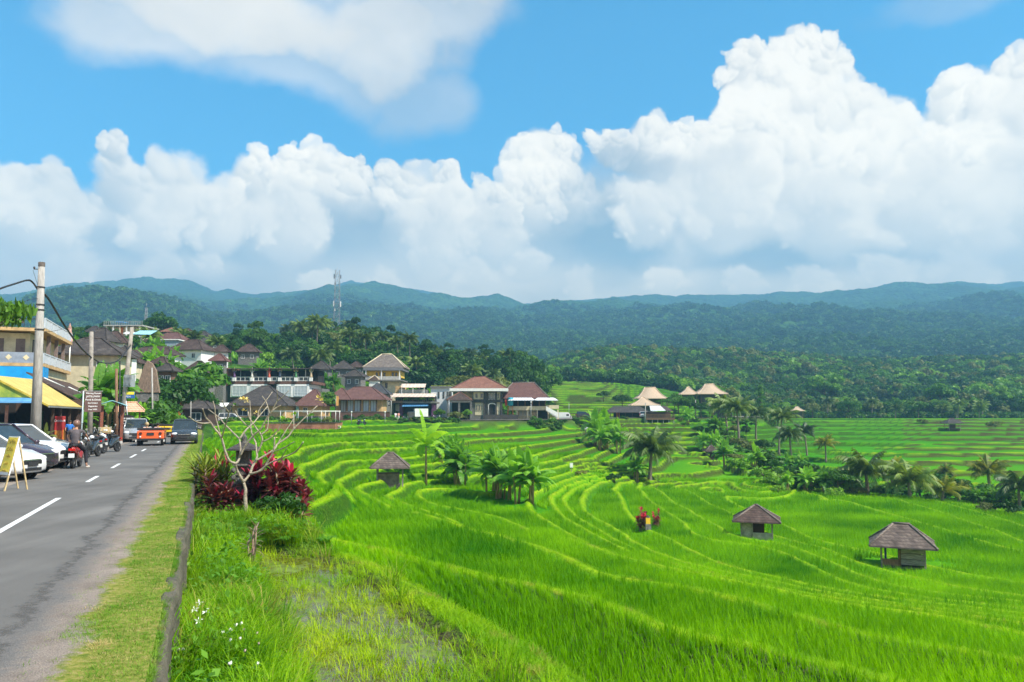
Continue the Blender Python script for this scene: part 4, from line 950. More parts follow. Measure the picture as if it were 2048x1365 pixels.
def scatter(name, pts, scl, protos, mats, label, cat, tilt=.1, kind='stuff', parent=None):
 "one object that grows a tuft on every point"
 pts = np.asarray(pts, np.float32); me = bpy.data.meshes.new(name); me.vertices.add(len(pts)); me.vertices.foreach_set('co', pts.ravel()); me.update()
 addattr(me, 'scl', scl)
 o = link(name, me, parent); tag(o, label, cat, kind=kind)
 col = bpy.data.collections.new(name+'_kinds')
 for i, p in enumerate(protos):
  q = bpy.data.objects.new('tuft', p); col.objects.link(q)
  if not p.materials: p.materials.append(mats)
 ng = bpy.data.node_groups.new(name, 'GeometryNodeTree'); ng.interface.new_socket('Geometry', in_out='INPUT', socket_type='NodeSocketGeometry'); ng.interface.new_socket('Geometry', in_out='OUTPUT', socket_type='NodeSocketGeometry')
 gi = ng.nodes.new('NodeGroupInput'); go = ng.nodes.new('NodeGroupOutput')
 ci = ng.nodes.new('GeometryNodeCollectionInfo'); ci.inputs[0].default_value = col; ci.inputs[1].default_value = True; ci.inputs[2].default_value = True
 ip = ng.nodes.new('GeometryNodeInstanceOnPoints'); ip.inputs['Pick Instance'].default_value = True
 rv = ng.nodes.new('FunctionNodeRandomValue'); rv.data_type = 'FLOAT_VECTOR'; rv.inputs[0].default_value = (-tilt, -tilt, 0); rv.inputs[1].default_value = (tilt, tilt, 6.283)
 na = ng.nodes.new('GeometryNodeInputNamedAttribute'); na.data_type = 'FLOAT'; na.inputs[0].default_value = 'scl'
 m2p = ng.nodes.new('GeometryNodeMeshToPoints')
 L = ng.links.new
 L(gi.outputs[0], m2p.inputs[0]); L(m2p.outputs[0], ip.inputs['Points']); L(ci.outputs[0], ip.inputs['Instance']); L(rv.outputs[0], ip.inputs['Rotation']); L(na.outputs[0], ip.inputs['Scale']); L(ip.outputs[0], go.inputs[0])
 md = o.modifiers.new('scatter', 'NODES'); md.node_group = ng
 return o
M_RICE = leafmat('rice_blade', (0.042, 0.20, 0.001), (0.28, 0.54, 0.001), .45, spec=.05, loc=.16)
M_GRASS = leafmat('grass_blade', (0.14, 0.34, 0.003), (0.36, 0.52, 0.008), .42, spec=.1, loc=.5, c4=(.36, .27, .08))
M_GRASSD = leafmat('grass_long', (0.05, 0.20, 0.003), (0.28, 0.48, 0.006), .42, spec=.1, loc=.7, c4=(.42, .34, .10))
M_GRASSV = leafmat('grass_cut', (0.06, 0.20, 0.006), (0.22, .34, .04), .3, spec=.1, loc=.9, c4=(.55, .38, .20))
M_STUB = leafmat('grass_yellow', (0.16, 0.36, 0.004), (0.44, 0.56, 0.015), .42, spec=.1, loc=.6)
def jgrid(x0, x1, y0, y1, sp, rot, r, jit=.25, an=1.0):
 R_ = math.hypot(x1-x0, y1-y0)*max(an, 1); cx, cy_ = (x0+x1)/2, (y0+y1)/2; a = np.arange(-R_/2, R_/2, sp); X, Y = np.meshgrid(a*an, a/an)
 X = X.ravel()+r.uniform(-jit, jit, X.size)*sp; Y = Y.ravel()+r.uniform(-jit, jit, Y.size)*sp
 c, s = math.cos(rot), math.sin(rot); x = cx+X*c-Y*s; y = cy_+X*s+Y*c
 m = (x > x0) & (x < x1) & (y > y0) & (y < y1); x, y = x[m], y[m]
 m = (np.abs(x+0.02*y) < 0.70*y+1.6); return x[m], y[m]
def fld(x, y):
 return {k: bil(F, x, y) for k, F in dict(z=TZ, bund=TBU, riser=TRI, cor=TCO, wild=TWI, wet=TWE, bank=TBA, sd=TSD).items()}
def build_fields():
 r = np.random.RandomState(4)
 P_R = []; S_R = []; P_G = []; S_G = []; P_L = []; S_L = []; P_W = []; S_W = []; P_F = []; S_F = []
 for (y0, y1, sp, sc) in ((3, 26, .245, 1.08), (26, 48, .28, 1.12), (48, 82, .40, 1.35), (82, 112, .55, 1.5)):
  x, y = jgrid(-.7*y1-2, .7*y1+2, y0, y1, sp, .32, r, .12, 1.3)
  q = fld(x, y); plain = (q['bund'] < .16) & (q['riser'] < .15) & (q['cor'] < .05) & (q['wild'] < .1) & (q['wet'] < .5) & (q['bank'] < .3)
  for t in CLEAR: plain &= ~(((x-t[0])**2+(y-t[1])**2) < t[2]**2)
  m = plain; P_R.append(np.c_[x, y, q['z']][m]); S_R.append(sc*(0.9+.2*r.rand(m.sum()))*(0.95+.2*vnoise(x[m], y[m], 3.0, 44)))
 for (y0, y1, sp, sc) in ((3, 14, .085, 1.0), (14, 26, .12, 1.1), (26, 46, .18, 1.0), (46, 82, .28, 1.0), (82, 125, .45, 1.2)):
  x, y = jgrid(-.7*y1-2, .7*y1+2, y0, y1, sp, .1, r, .5); q = fld(x, y)
  m = ((q['bund'] > .25) | ((q['riser'] > .1) & (y < 30) & (q['sd'] > -.42))) & (q['cor'] < .05) & (q['wild'] < .1) & (q['wet']*(1-q['bund']) < .6)
  for t in CLEAR: m &= ~(((x-t[0])**2+(y-t[1])**2) < (t[2]*.6)**2)
  P_G.append(np.c_[x, y, q['z']][m]); S_G.append(sc*(0.6+.6*r.rand(m.sum()))*(1.0+.9*vnoise(x[m], y[m], .9, 45)))
  m = ((q['bank'] > .35) & (r.rand(len(x)) < .55) | (q['wet'] > .5) & (q['sd'] < 1.1) & (r.rand(len(x)) < .05)) & (q['cor'] < .3) & (q['bund'] < .5)
  P_L.append(np.c_[x, y, q['z']][m]); S_L.append(sc*(0.5+.8*r.rand(m.sum()))*(1.0+1.1*vnoise(x[m], y[m], 1.3, 46))*np.where(y[m] < 21, 1, .75))
  if y0 < 20:
   x = x+r.uniform(-.04, .04, len(x)); nn = vnoise(x, y, 1.6, 50)+.5*vnoise(x, y, .6, 51)
   m = (q['wet']*(1-q['bank']) > .4) & (q['cor'] < .05) & (r.rand(len(x)) < (.85+.9*np.clip(nn*2, -.6, 1))) & (q['sd'] > .7)
   P_W.append(np.c_[x, y, np.maximum(q['z'], -1.2)][m]); S_W.append((0.3+1.0*r.rand(m.sum())**2.5))
 # the strip between wall and far paddies, beyond the shrine
 cat_ = np.concatenate
 scatter('rice_plants', cat_(P_R), cat_(S_R), [blades(i, 20, .46, .05, .017, .34, .42) for i in (1, 2, 3, 4)], M_RICE, 'dense young green rice growing in rows on the terraces', 'rice')
 scatter('terrace_edge_grass', cat_(P_G), cat_(S_G), [blades(i, 16, .15, .07, .008, .8, .9) for i in (11, 12, 13, 14)], M_GRASS, 'short yellow-green grass on the terrace edges', 'grass')
 lg = [blades(i, 22, .55, .09, .011, .5, .75, 4) for i in (21, 22, 23)]
 scatter('bank_grass', cat_(P_L), cat_(S_L), lg, M_GRASSD, 'long rank grass and weeds on the bank under the road wall', 'grass')
 scatter('paddy_weeds', cat_(P_W), cat_(S_W), [blades(i, 13, .30, .09, .009, .8, .8) for i in (31, 32, 33)], M_STUB, 'sparse yellow-green shoots standing in the flooded paddy', 'paddy weeds')
 # cut verge between road and wall
 s = r.uniform(-6, 75, 60000); s = np.where(r.rand(60000) < .7, r.uniform(-6, 22, 60000), s); t = r.uniform(.02, 1.0, 60000)
 keep = (t < .62+.45*vnoise(s, t*0, 1.2, 60)+.25*vnoise(s, t, .3, 61)) | (r.rand(60000) < .05); s, t = s[keep], t[keep]
 p = W0+DIR*s[:, None]+NL*t[:, None]; S = np.where(s > 22, 1.5, 1.0)*(.5+.6*r.rand(len(s)))
 scatter('verge_grass', np.c_[p, np.full(len(s), .0)], S, [blades(i, 12, .085, .06, .006, 1.1, .8) for i in (41, 42, 43)], M_GRASSV, 'mown grass and straw on the verge between road and wall', 'grass')
 # still brown water of the paddy
 m, nt, out = newmat('paddy_water'); b = N(nt, 'ShaderNodeBsdfPrincipled'); b.inputs['Roughness'].default_value = .1; b.inputs['Specular IOR Level'].default_value = .5
 tc = N(nt, 'ShaderNodeTexCoord'); nz = N(nt, 'ShaderNodeTexNoise'); nz.inputs['Scale'].default_value = 1.1; nz.inputs['Detail'].default_value = 8; nz.inputs['Roughness'].default_value = .72; Lk(nt, tc.outputs['Object'], nz.inputs[0])
 c = RAMP(nt, nz.outputs[0], [(0.40, (0.045, 0.028, 0.008)), (0.52, (0.075, 0.06, 0.018)), (0.60, (0.12, 0.17, 0.012)), (.72, (0.20, .22, .07))]); Lk(nt, c, b.inputs['Base Color'])
 Lk(nt, MATH(nt, 'MULTIPLY_ADD', nz.outputs[0], 3.2, -1.45, clamp=True), b.inputs['Roughness'])
 bn = N(nt, 'ShaderNodeTexNoise'); bn.inputs['Scale'].default_value = 9; Lk(nt, tc.outputs['Object'], bn.inputs[0]); bp = N(nt, 'ShaderNodeBump'); bp.inputs['Strength'].default_value = .15; bp.inputs['Distance'].default_value = .02; Lk(nt, bn.outputs[0], bp.inputs['Height']); Lk(nt, bp.outputs[0], b.inputs['Normal'])
 Lk(nt, b.outputs[0], out.inputs[0])
 gx = np.linspace(-7.5, 4, 90); gy = np.linspace(1, 20.5, 130); X, Y = np.meshgrid(gx, gy); q = (bil(TWE, X, Y)*(1-bil(TBA, X, Y)) > .25) & (bil(TSD, X, Y) > .75)
 idx = np.arange(X.size).reshape(X.shape); ok = q[:-1, :-1] | q[1:, 1:] | q[:-1, 1:] | q[1:, :-1]
 f = np.stack([idx[:-1, :-1], idx[:-1, 1:], idx[1:, 1:], idx[1:, :-1]], -1)[ok]
 me = npmesh('water', np.stack([X, Y, np.full(X.shape, -1.175)], -1).reshape(-1, 3), f); o = link('paddy_water', me, None, m); tag(o, kind='structure')
# clearings where something stands: x, y, radius
CLEAR = []
for px_, py_, r_ in ((780, 972, 2.2), (1516, 1077, 2.4), (1806, 1132, 2.6), (1880, 1130, 1.2), (1300, 1062, 1.3), (990, 1000, 3.2), (1050, 1010, 2.6), (930, 985, 2.0), (560, 1040, 1.6), (470, 1035, 1.8)):
 g_ = hit(px_, py_); CLEAR.append((g_.x, g_.y, r_))
build_fields()
# ---------------------------------------------------------------- building kit
def tilemat(name, c1, c2, course=.28, moss=0.3):
 m, nt, out = newmat(name); b = N(nt, 'ShaderNodeBsdfPrincipled'); b.inputs['Roughness'].default_value = .85; b.inputs['Specular IOR Level'].default_value = .25
 tc = N(nt, 'ShaderNodeTexCoord'); sp = N(nt, 'ShaderNodeSeparateXYZ'); Lk(nt, tc.outputs['Object'], sp.inputs[0])
 row = MATH(nt, 'MULTIPLY', sp.outputs[2], 1/course*1.9); fr = MATH(nt, 'FRACT', row); fl = MATH(nt, 'FLOOR', row)
 xx = MATH(nt, 'ADD', MATH(nt, 'ADD', sp.outputs[0], sp.outputs[1]), MATH(nt, 'MULTIPLY', fl, .13)); fx = MATH(nt, 'FRACT', MATH(nt, 'MULTIPLY', xx, 1/.26)); fxl = MATH(nt, 'FLOOR', MATH(nt, 'MULTIPLY', xx, 1/.26))
 cb = N(nt, 'ShaderNodeCombineXYZ'); Lk(nt, fxl, cb.inputs[0]); Lk(nt, fl, cb.inputs[1]); wn_ = N(nt, 'ShaderNodeTexWhiteNoise'); wn_.noise_dimensions = '3D'; Lk(nt, cb.outputs[0], wn_.inputs[0])
 nz = N(nt, 'ShaderNodeTexNoise'); nz.inputs['Scale'].default_value = 1.3; nz.inputs['Detail'].default_value = 8; nz.inputs['Roughness'].default_value = .7; Lk(nt, tc.outputs['Object'], nz.inputs[0])
 f = MATH(nt, 'ADD', MATH(nt, 'MULTIPLY', wn_.outputs[0], .4), MATH(nt, 'MULTIPLY_ADD', nz.outputs[0], 1.6, -.55), clamp=True)
 col = MIX(nt, f, c1, c2)
 col = MIX(nt, MATH(nt, 'MULTIPLY', MATH(nt, 'MULTIPLY_ADD', nz.outputs[0], 5, -2.75, clamp=True), moss), col, (0.26, .24, .20))
 joint = MATH(nt, 'MAXIMUM', MATH(nt, 'LESS_THAN', fr, .14), MATH(nt, 'LESS_THAN', fx, .10))
 col = MIX(nt, MATH(nt, 'MULTIPLY', joint, .55), col, (0.02, .016, .014)); Lk(nt, col, b.inputs['Base Color'])
 bp = N(nt, 'ShaderNodeBump'); bp.inputs['Strength'].default_value = .9; bp.inputs['Distance'].default_value = .06
 Lk(nt, MATH(nt, 'ADD', MATH(nt, 'SUBTRACT', 1.0, fr), MATH(nt, 'MULTIPLY', nz.outputs[0], .6)), bp.inputs['Height']); Lk(nt, bp.outputs[0], b.inputs['Normal']); Lk(nt, b.outputs[0], out.inputs[0]); return m
def ribmat(name, c1, c2, n=7.0, axis=0, rough=.5):
 m, nt, out = newmat(name); b = N(nt, 'ShaderNodeBsdfPrincipled'); b.inputs['Roughness'].default_value = rough
 tc = N(nt, 'ShaderNodeTexCoord'); sp = N(nt, 'ShaderNodeSeparateXYZ'); Lk(nt, tc.outputs['Object'], sp.inputs[0])
 w = MATH(nt, 'SINE', MATH(nt, 'MULTIPLY', sp.outputs[axis], n*6.283)); nz = N(nt, 'ShaderNodeTexNoise'); nz.inputs['Scale'].default_value = 1.1; nz.inputs['Detail'].default_value = 7; nz.inputs['Roughness'].default_value = .7; Lk(nt, tc.outputs['Object'], nz.inputs[0])
 Lk(nt, MIX(nt, MATH(nt, 'MULTIPLY_ADD', nz.outputs[0], 2.4, -.75, clamp=True), c1, c2), b.inputs['Base Color'])
 bp = N(nt, 'ShaderNodeBump'); bp.inputs['Strength'].default_value = .8; bp.inputs['Distance'].default_value = .04; Lk(nt, w, bp.inputs['Height']); Lk(nt, bp.outputs[0], b.inputs['Normal']); Lk(nt, b.outputs[0], out.inputs[0]); return m
def brickmat(name, c1, c2, mortar, sc=4.0):
 m, nt, out = newmat(name); b = N(nt, 'ShaderNodeBsdfPrincipled'); b.inputs['Roughness'].default_value = .9
 tc = N(nt, 'ShaderNodeTexCoord'); mp = N(nt, 'ShaderNodeMapping'); mp.inputs['Rotation'].default_value = (math.pi/2, 0, 0); Lk(nt, tc.outputs['Object'], mp.inputs[0])
 br = N(nt, 'ShaderNodeTexBrick'); br.inputs['Scale'].default_value = sc; br.inputs['Color1'].default_value = (*c1, 1); br.inputs['Color2'].default_value = (*c2, 1); br.inputs['Mortar'].default_value = (*mortar, 1); br.inputs['Mortar Size'].default_value = .02; Lk(nt, mp.outputs[0], br.inputs[0])
 nz = N(nt, 'ShaderNodeTexNoise'); nz.inputs['Scale'].default_value = .9; nz.inputs['Detail'].default_value = 7; Lk(nt, tc.outputs['Object'], nz.inputs[0])
 Lk(nt, MIX(nt, MATH(nt, 'MULTIPLY_ADD', nz.outputs[0], 3, -1.2, clamp=True), MIX(nt, 1.0, br.outputs[0], (.5, .5, .5), 'MULTIPLY'), br.outputs[0]), b.inputs['Base Color']); Lk(nt, b.outputs[0], out.inputs[0]); return m
T_BROWN = tilemat('tile_brown', (0.04, .026, .023), (0.115, .072, .06)); T_DARK = tilemat('tile_dark', (0.035, .03, .03), (0.10, .082, .075)); T_RED = tilemat('tile_red', (0.16, .065, .045), (0.34, .16, .11), moss=.15)
T_MAROON = tilemat('tile_maroon', (0.10, .045, .04), (0.20, .10, .085), moss=.1); T_GREY = tilemat('tile_old', (0.10, .08, .07), (0.27, .22, .19), moss=.8); T_SHINGLE = tilemat('tile_shingle', (0.045, .034, .03), (0.19, .145, .125), course=.3, moss=.35)
THATCH = mat('thatch', (0.52, .39, .28), .95, .3, 3, bump=.9, bscale=20, streak=(6, 6, .8), col2=(0.30, .21, .14)); THATCHD = mat('thatch_dark', (0.07, .06, .05), .95, .3, 3, bump=.9, bscale=20, streak=(6, 6, .8))
WHITE = mat('white_paint', (0.78, .78, .76), .6, .08, 3); CREAM = mat('cream_plaster', (0.62, .55, .38), .8, .14, 1.5); YELLOW = mat('yellow_plaster', (0.72, .48, .07), .8, .15, 2); OCHRE = mat('ochre_plaster', (0.55, .36, .17), .8, .2, 2)
STONE = mat('grey_stone', (0.20, .19, .18), .9, .35, 5, bump=.8); STONED = mat('dark_stone', (0.075, .07, .065), .9, .4, 6, bump=.8); CONC = mat('concrete', (0.42, .41, .39), .85, .18, 2.5, bump=.4); CONCD = mat('concrete_dark', (0.20, .195, .185), .9, .3, 2.5, bump=.4)
WOOD = mat('wood', (0.22, .12, .07), .75, .3, 5, streak=(8, 8, .8)); WOODD = mat('wood_dark', (0.075, .045, .032), .8, .3, 5, streak=(8, 8, .8)); WOODG = mat('wood_weathered', (0.30, .27, .24), .85, .35, 3, streak=(1, 8, 12), bump=.6); BAMBOO = mat('bamboo', (0.50, .38, .20), .6, .25, 6)
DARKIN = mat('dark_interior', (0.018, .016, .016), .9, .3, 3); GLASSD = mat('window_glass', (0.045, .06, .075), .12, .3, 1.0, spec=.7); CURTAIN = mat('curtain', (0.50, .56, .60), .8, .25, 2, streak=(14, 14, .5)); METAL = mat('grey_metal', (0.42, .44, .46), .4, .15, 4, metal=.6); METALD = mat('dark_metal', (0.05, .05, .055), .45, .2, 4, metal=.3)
BRICK = brickmat('brick_wall', (0.42, .13, .07), (0.55, .22, .12), (0.30, .25, .2)); BRICKB = brickmat('brick_brown', (0.17, .08, .055), (0.24, .12, .08), (0.1, .08, .07)); SLATE = mat('slate_cladding', (0.075, .06, .058), .8, .2, 2, streak=(.3, .3, 7))
BLUEP = ribmat('blue_sheet', (0.0, .22, .55), (0.0, .36, .80), 3.4); YELR = ribmat('yellow_sheet', (0.42, .31, .07), (0.70, .52, .15), 3.2, 0, .6); GREENR = ribmat('green_sheet', (0.10, .20, .03), (0.5, .5, .06), 4); AWN = ribmat('awning_tan', (0.58, .42, .32), (0.80, .64, .52), 1.2); AWNW = ribmat('awning_white', (0.62, .64, .68), (0.80, .80, .82), 1.5); TEAL = mat('teal_sheet', (0.03, .48, .40), .5, .15, 1.5); AWNB = ribmat('awning_blue', (0.06, .20, .42), (0.12, .34, .6), 2)
BROWNSL = mat('brown_slab', (0.15, .07, .05), .8, .2, 3); ORANGE = mat('orange_paint', (0.75, .20, .04), .5, .1, 3); REDP = mat('red_paint', (0.50, .03, .03), .5, .2, 3); PURPLE = mat('purple_paint', (0.13, .045, .13), .7, .2, 2); SKYBL = mat('light_blue_sheet', (0.32, .62, .72), .6, .2, 2); GREENP = mat('dark_green_paint', (0.01, .08, .055), .7, .2, 2)
def hiproof(w, d, h, ridge, over=.6, th=.12, flare=0.0, y0=0.0, soft=0):
 "hip roof over a w x d plan centred on x, from y0 back; eaves at z=0; curved when flare>0"
 mb = MB(); a, b = w/2+over, d/2+over; cy_ = y0+d/2; rl = ridge/2; rings = []
 k = 6 if flare else 1
 for i in range(k+1):
  t = i/k; z = h*(t if not flare else ((1-flare)*t+flare*t**2.2)); x = a+(rl-a)*t; y = b*(1-t)+.02*t
  rings.append([(-x, cy_-y, z), (x, cy_-y, z), (x, cy_+y, z), (-x, cy_+y, z)])
 V = [p for r_ in rings for p in r_]; F = []
 for i in range(k):
  for j in range(4): F.append((i*4+j, i*4+(j+1) % 4, (i+1)*4+(j+1) % 4, (i+1)*4+j))
 F.append(tuple(k*4+j for j in range(4)))
 mb.add(V, F, 0, bool(soft)); n = len(mb.v)
 mb.add([(-a, cy_-b, 0), (a, cy_-b, 0), (a, cy_+b, 0), (-a, cy_+b, 0), (-a, cy_-b, -th), (a, cy_-b, -th), (a, cy_+b, -th), (-a, cy_+b, -th)], [(0, 1, 5, 4), (1, 2, 6, 5), (2, 3, 7, 6), (3, 0, 4, 7), (7, 6, 5, 4)], 0)
 return mb, (a, b, cy_, rl)
def ridges(a, b, cy_, rl, h, r=.09, flare=0.0):
 mb = MB(); k = 6 if flare else 2
 def P_(t, sx, sy): return (sx*(a+(rl-a)*t), cy_+sy*b*(1-t), h*(t if not flare else ((1-flare)*t+flare*t**2.2))+.03)
 for sx in (-1, 1):
  for sy in (-1, 1): mb.tube([P_(i/k, sx, sy) for i in range(k+1)], r, 6)
 mb.tube([(-rl-.05, cy_, h+.05), (rl+.05, cy_, h+.05)], r*1.15, 6); return mb
def add_window(par, x, z, w, h, y=-.02, frame=None, pane=None, bars=2, rows=1, name='window'):
 f = MB(); fr = frame or WHITE; t = .07
 f.box((x, y, z+h/2), (w+.12, .10, .09)); f.v = []; f.f = []; f.mi = []; f.sm = []
 for q in ((x, z+t/2, w, t), (x, z+h-t/2, w, t), (x-w/2+t/2, z+h/2, t, h), (x+w/2-t/2, z+h/2, t, h)): f.box((q[0], y-.03, q[1]), (q[2], .08, q[3]))
 for i in range(1, bars): f.box((x-w/2+w*i/bars, y-.025, z+h/2), (.05, .05, h))
 for i in range(1, rows): f.box((x, y-.025, z+h*i/rows), (w, .045, .04))
 o = f.out(name, fr, par); p = MB(); p.box((x, y+.005, z+h/2), (w, .03, h)); p.out('pane', pane or GLASSD, o); return o
def add_door(par, x, w, h, m=None, y=-.03, z=0):
 d = MB().box((x, y, z+h/2), (w, .08, h)); o = d.out('door', m or WOOD, par); MB().box((x+w*.35, y-.07, z+h*.48), (.05, .06, .14)).out('handle', METAL, o); return o
def house(name, label, loc, rz, w, d, h, rh, wall=CREAM, roof=T_BROWN, ridge=None, over=.7, wins=(), doors=(), posts=(), group=None, cat='house', ridgem=None, flare=0, plinth=.3, fascia=None, deep=2.0, cap=.09):
 e = empty(name, loc, rz, label=label, cat=cat, group=group)
 w_ = MB().bb(-w/2, w/2, 0, d, -deep, h); w_.out('wall', wall, e)
 if plinth: MB().bb(-w/2-.06, w/2+.06, -.06, d+.06, -deep, plinth).out('plinth', STONE, e)
 rb, prm = hiproof(w, d, rh, ridge if ridge is not None else max(.1, w-d), over, flare=flare); r = rb.out('roof', roof, e); r.location = (0, 0, h+.12)
 q = ridges(*prm, rh, cap, flare).out('ridge_cap', ridgem or roof, r)
 if fascia: 
  f = MB(); a, b, c, _ = prm
  for s in (-1, 1): f.box((0, c+s*(b-.05), h-.08), (2*a-.1, .08, .26)); f.box((s*(a-.05), c, h-.08), (.08, 2*b-.2, .24))
  f.out('fascia', fascia, e)
 for x, z, ww, hh in wins: add_window(e, x, z, ww, hh)
 for x, ww, hh in doors: add_door(e, x, ww, hh)
 if posts:
  for x, y in posts: MB().box((x, y, h/2), (.16, .16, h)).out('post', WOODD, e)
 return e
def mpp(Y): return Y/FPX
# ---------------------------------------------------------------- village houses on the hill
ROOFS = dict(D=T_DARK, B=T_BROWN, R=T_RED, M=T_MAROON); WALLS = dict(C=CREAM, W=WHITE, S=STONE, K=BRICKB)
for i, (px, pe, pt, wp, Y, rf, wl, rfr, lab) in enumerate(VH):
 rf, wl = ROOFS[rf], WALLS['S' if px > 380 and wl == 'C' else wl]
 w = wp*mpp(Y); pe_ = P(px, pe, Y); rh = (pe-pt)*mpp(Y); g = gz(pe_.x, Y); ww = max(w-1.2, w*.7); h = min(max(2.6, pe_.z-g), 4.2)
 house('village_house', lab, (pe_.x, Y, pe_.z-h), random.Random(i).uniform(-.25, .25), ww, ww*.75, h-.1, rh, wl, rf, ridge=ww*rfr, over=.6, wins=((-ww*.25, max(.9, h-1.7), .8, 1.0), (ww*.25, max(.9, h-1.7), .8, 1.0)), group='tiled village houses on the hill', deep=max(1, pe_.z-h-g+1.5), plinth=0)
# flat roofed building with a railing on the hilltop
def at(px, py, Y): return P(px, py, Y)
def flat_building():
 Y = 195; a = at(210, 670, Y); b = at(290, 652, Y); k = mpp(Y); w = 78*k; e = empty('flat_roofed_house', ((a.x+b.x)/2, Y, a.z-2), 0, label='flat roofed cream house with a rooftop railing on the village hill', cat='house')
 MB().bb(-w/2+.6, w/2-.6, 0, 7, -4, b.z-a.z+1.7).out('wall', CREAM, e); h = b.z-a.z+1.8
 MB().bb(-w/2, w/2, -1.2, 8, h, h+.3).out('roof_slab', CONC, e)
 r = MB()
 for i in range(18): r.box((-w/2+.1+(w-.2)*i/17, -1.1, h+.75), (.07, .07, .9))
 r.box((0, -1.1, h+1.2), (w, .08, .08)); r.box((0, -1.1, h+.8), (w, .05, .05)); r.out('railing', METAL, e)
 for i in range(6): MB().box((-w/2+.7+(w-1.4)*i/5, -.9, h/2), (.28, .28, h)).out('column', WHITE if i % 2 else CREAM, e)
 MB().box((-w*.1, -.06, h-1.4), (1.1, .1, 2.4)).out('door', ORANGE, e)
 add_window(e, w*.2, h-2.2, 1.4, 1.5); add_window(e, -w*.33, h-2.2, 1.2, 1.5)
 MB().bb(-w*.38, -w*.18, 2, 5, h+1.4, h+1.5).out('water_tank_cover', BLUEP, e)
flat_building()
t_ = P(262, 676, 150)
e = empty('laundry_terrace', (t_.x, 150, t_.z), 0, label='white and light blue sheets of a roof terrace beside the leaning pole', cat='terrace roof')
MB().poly([(-1.6, 0, .8), (-.1, 0, .7), (-.1, 1.8, 1.2), (-1.6, 1.8, 1.3)], .05).out('striped_sheet', WHITE, e)
MB().poly([(0, .1, .65), (3.6, .1, .6), (3.8, 2.6, 1.6), (.4, 2.6, 1.6)], .05).out('blue_sheet', SKYBL, e)
for x in (-1.6, 0, 1.8, 3.5): MB().box((x, .2, -1.2), (.09, .09, 3.6)).out('post', METAL, e)
t_ = P(338, 690, 170)
e = empty('gable_house', (t_.x, 170, t_.z-1), 0, label='small house with a blue grey gable and a white flat edge on the hill', cat='house')
MB().bb(-1.6, 1.6, 0, 4, -4, 2.0).out('wall', mat('bluegrey_plaster', (0.32, .38, .44), .8, .15, 2), e); MB().bb(-2.1, 2.1, -.3, 4.3, 2.0, 2.2).out('roof_slab', WHITE, e)
# ---------------------------------------------------------------- tan thatched gable by the road
t_ = P(290, 780, 78); k = mpp(78)
e = empty('thatched_gable', (t_.x, 78, t_.z), .2, label='tall pointed tan thatched screen behind the utility pole transformer', cat='thatched screen')
m_ = MB(); pr = [(-.95, 0), (1.35, 0), (1.15, 1.0), (.95, 2.2), (.55, 2.9), (.1, 3.2), (-.25, 2.6), (-.45, 1.7), (-.7, .8)]
m_.poly([(x, 0, z-.3) for x, z in pr], .5, (0, 1, 0)); m_.out('thatch', mat('old_thatch', (.30, .21, .16), .95, .35, 3, bump=.9, bscale=20, streak=(6, 6, .8)), e, bevel=.06)
MB().bb(-.9, 1.2, .1, .4, -3.4, -.25).out('base', STONE, e)
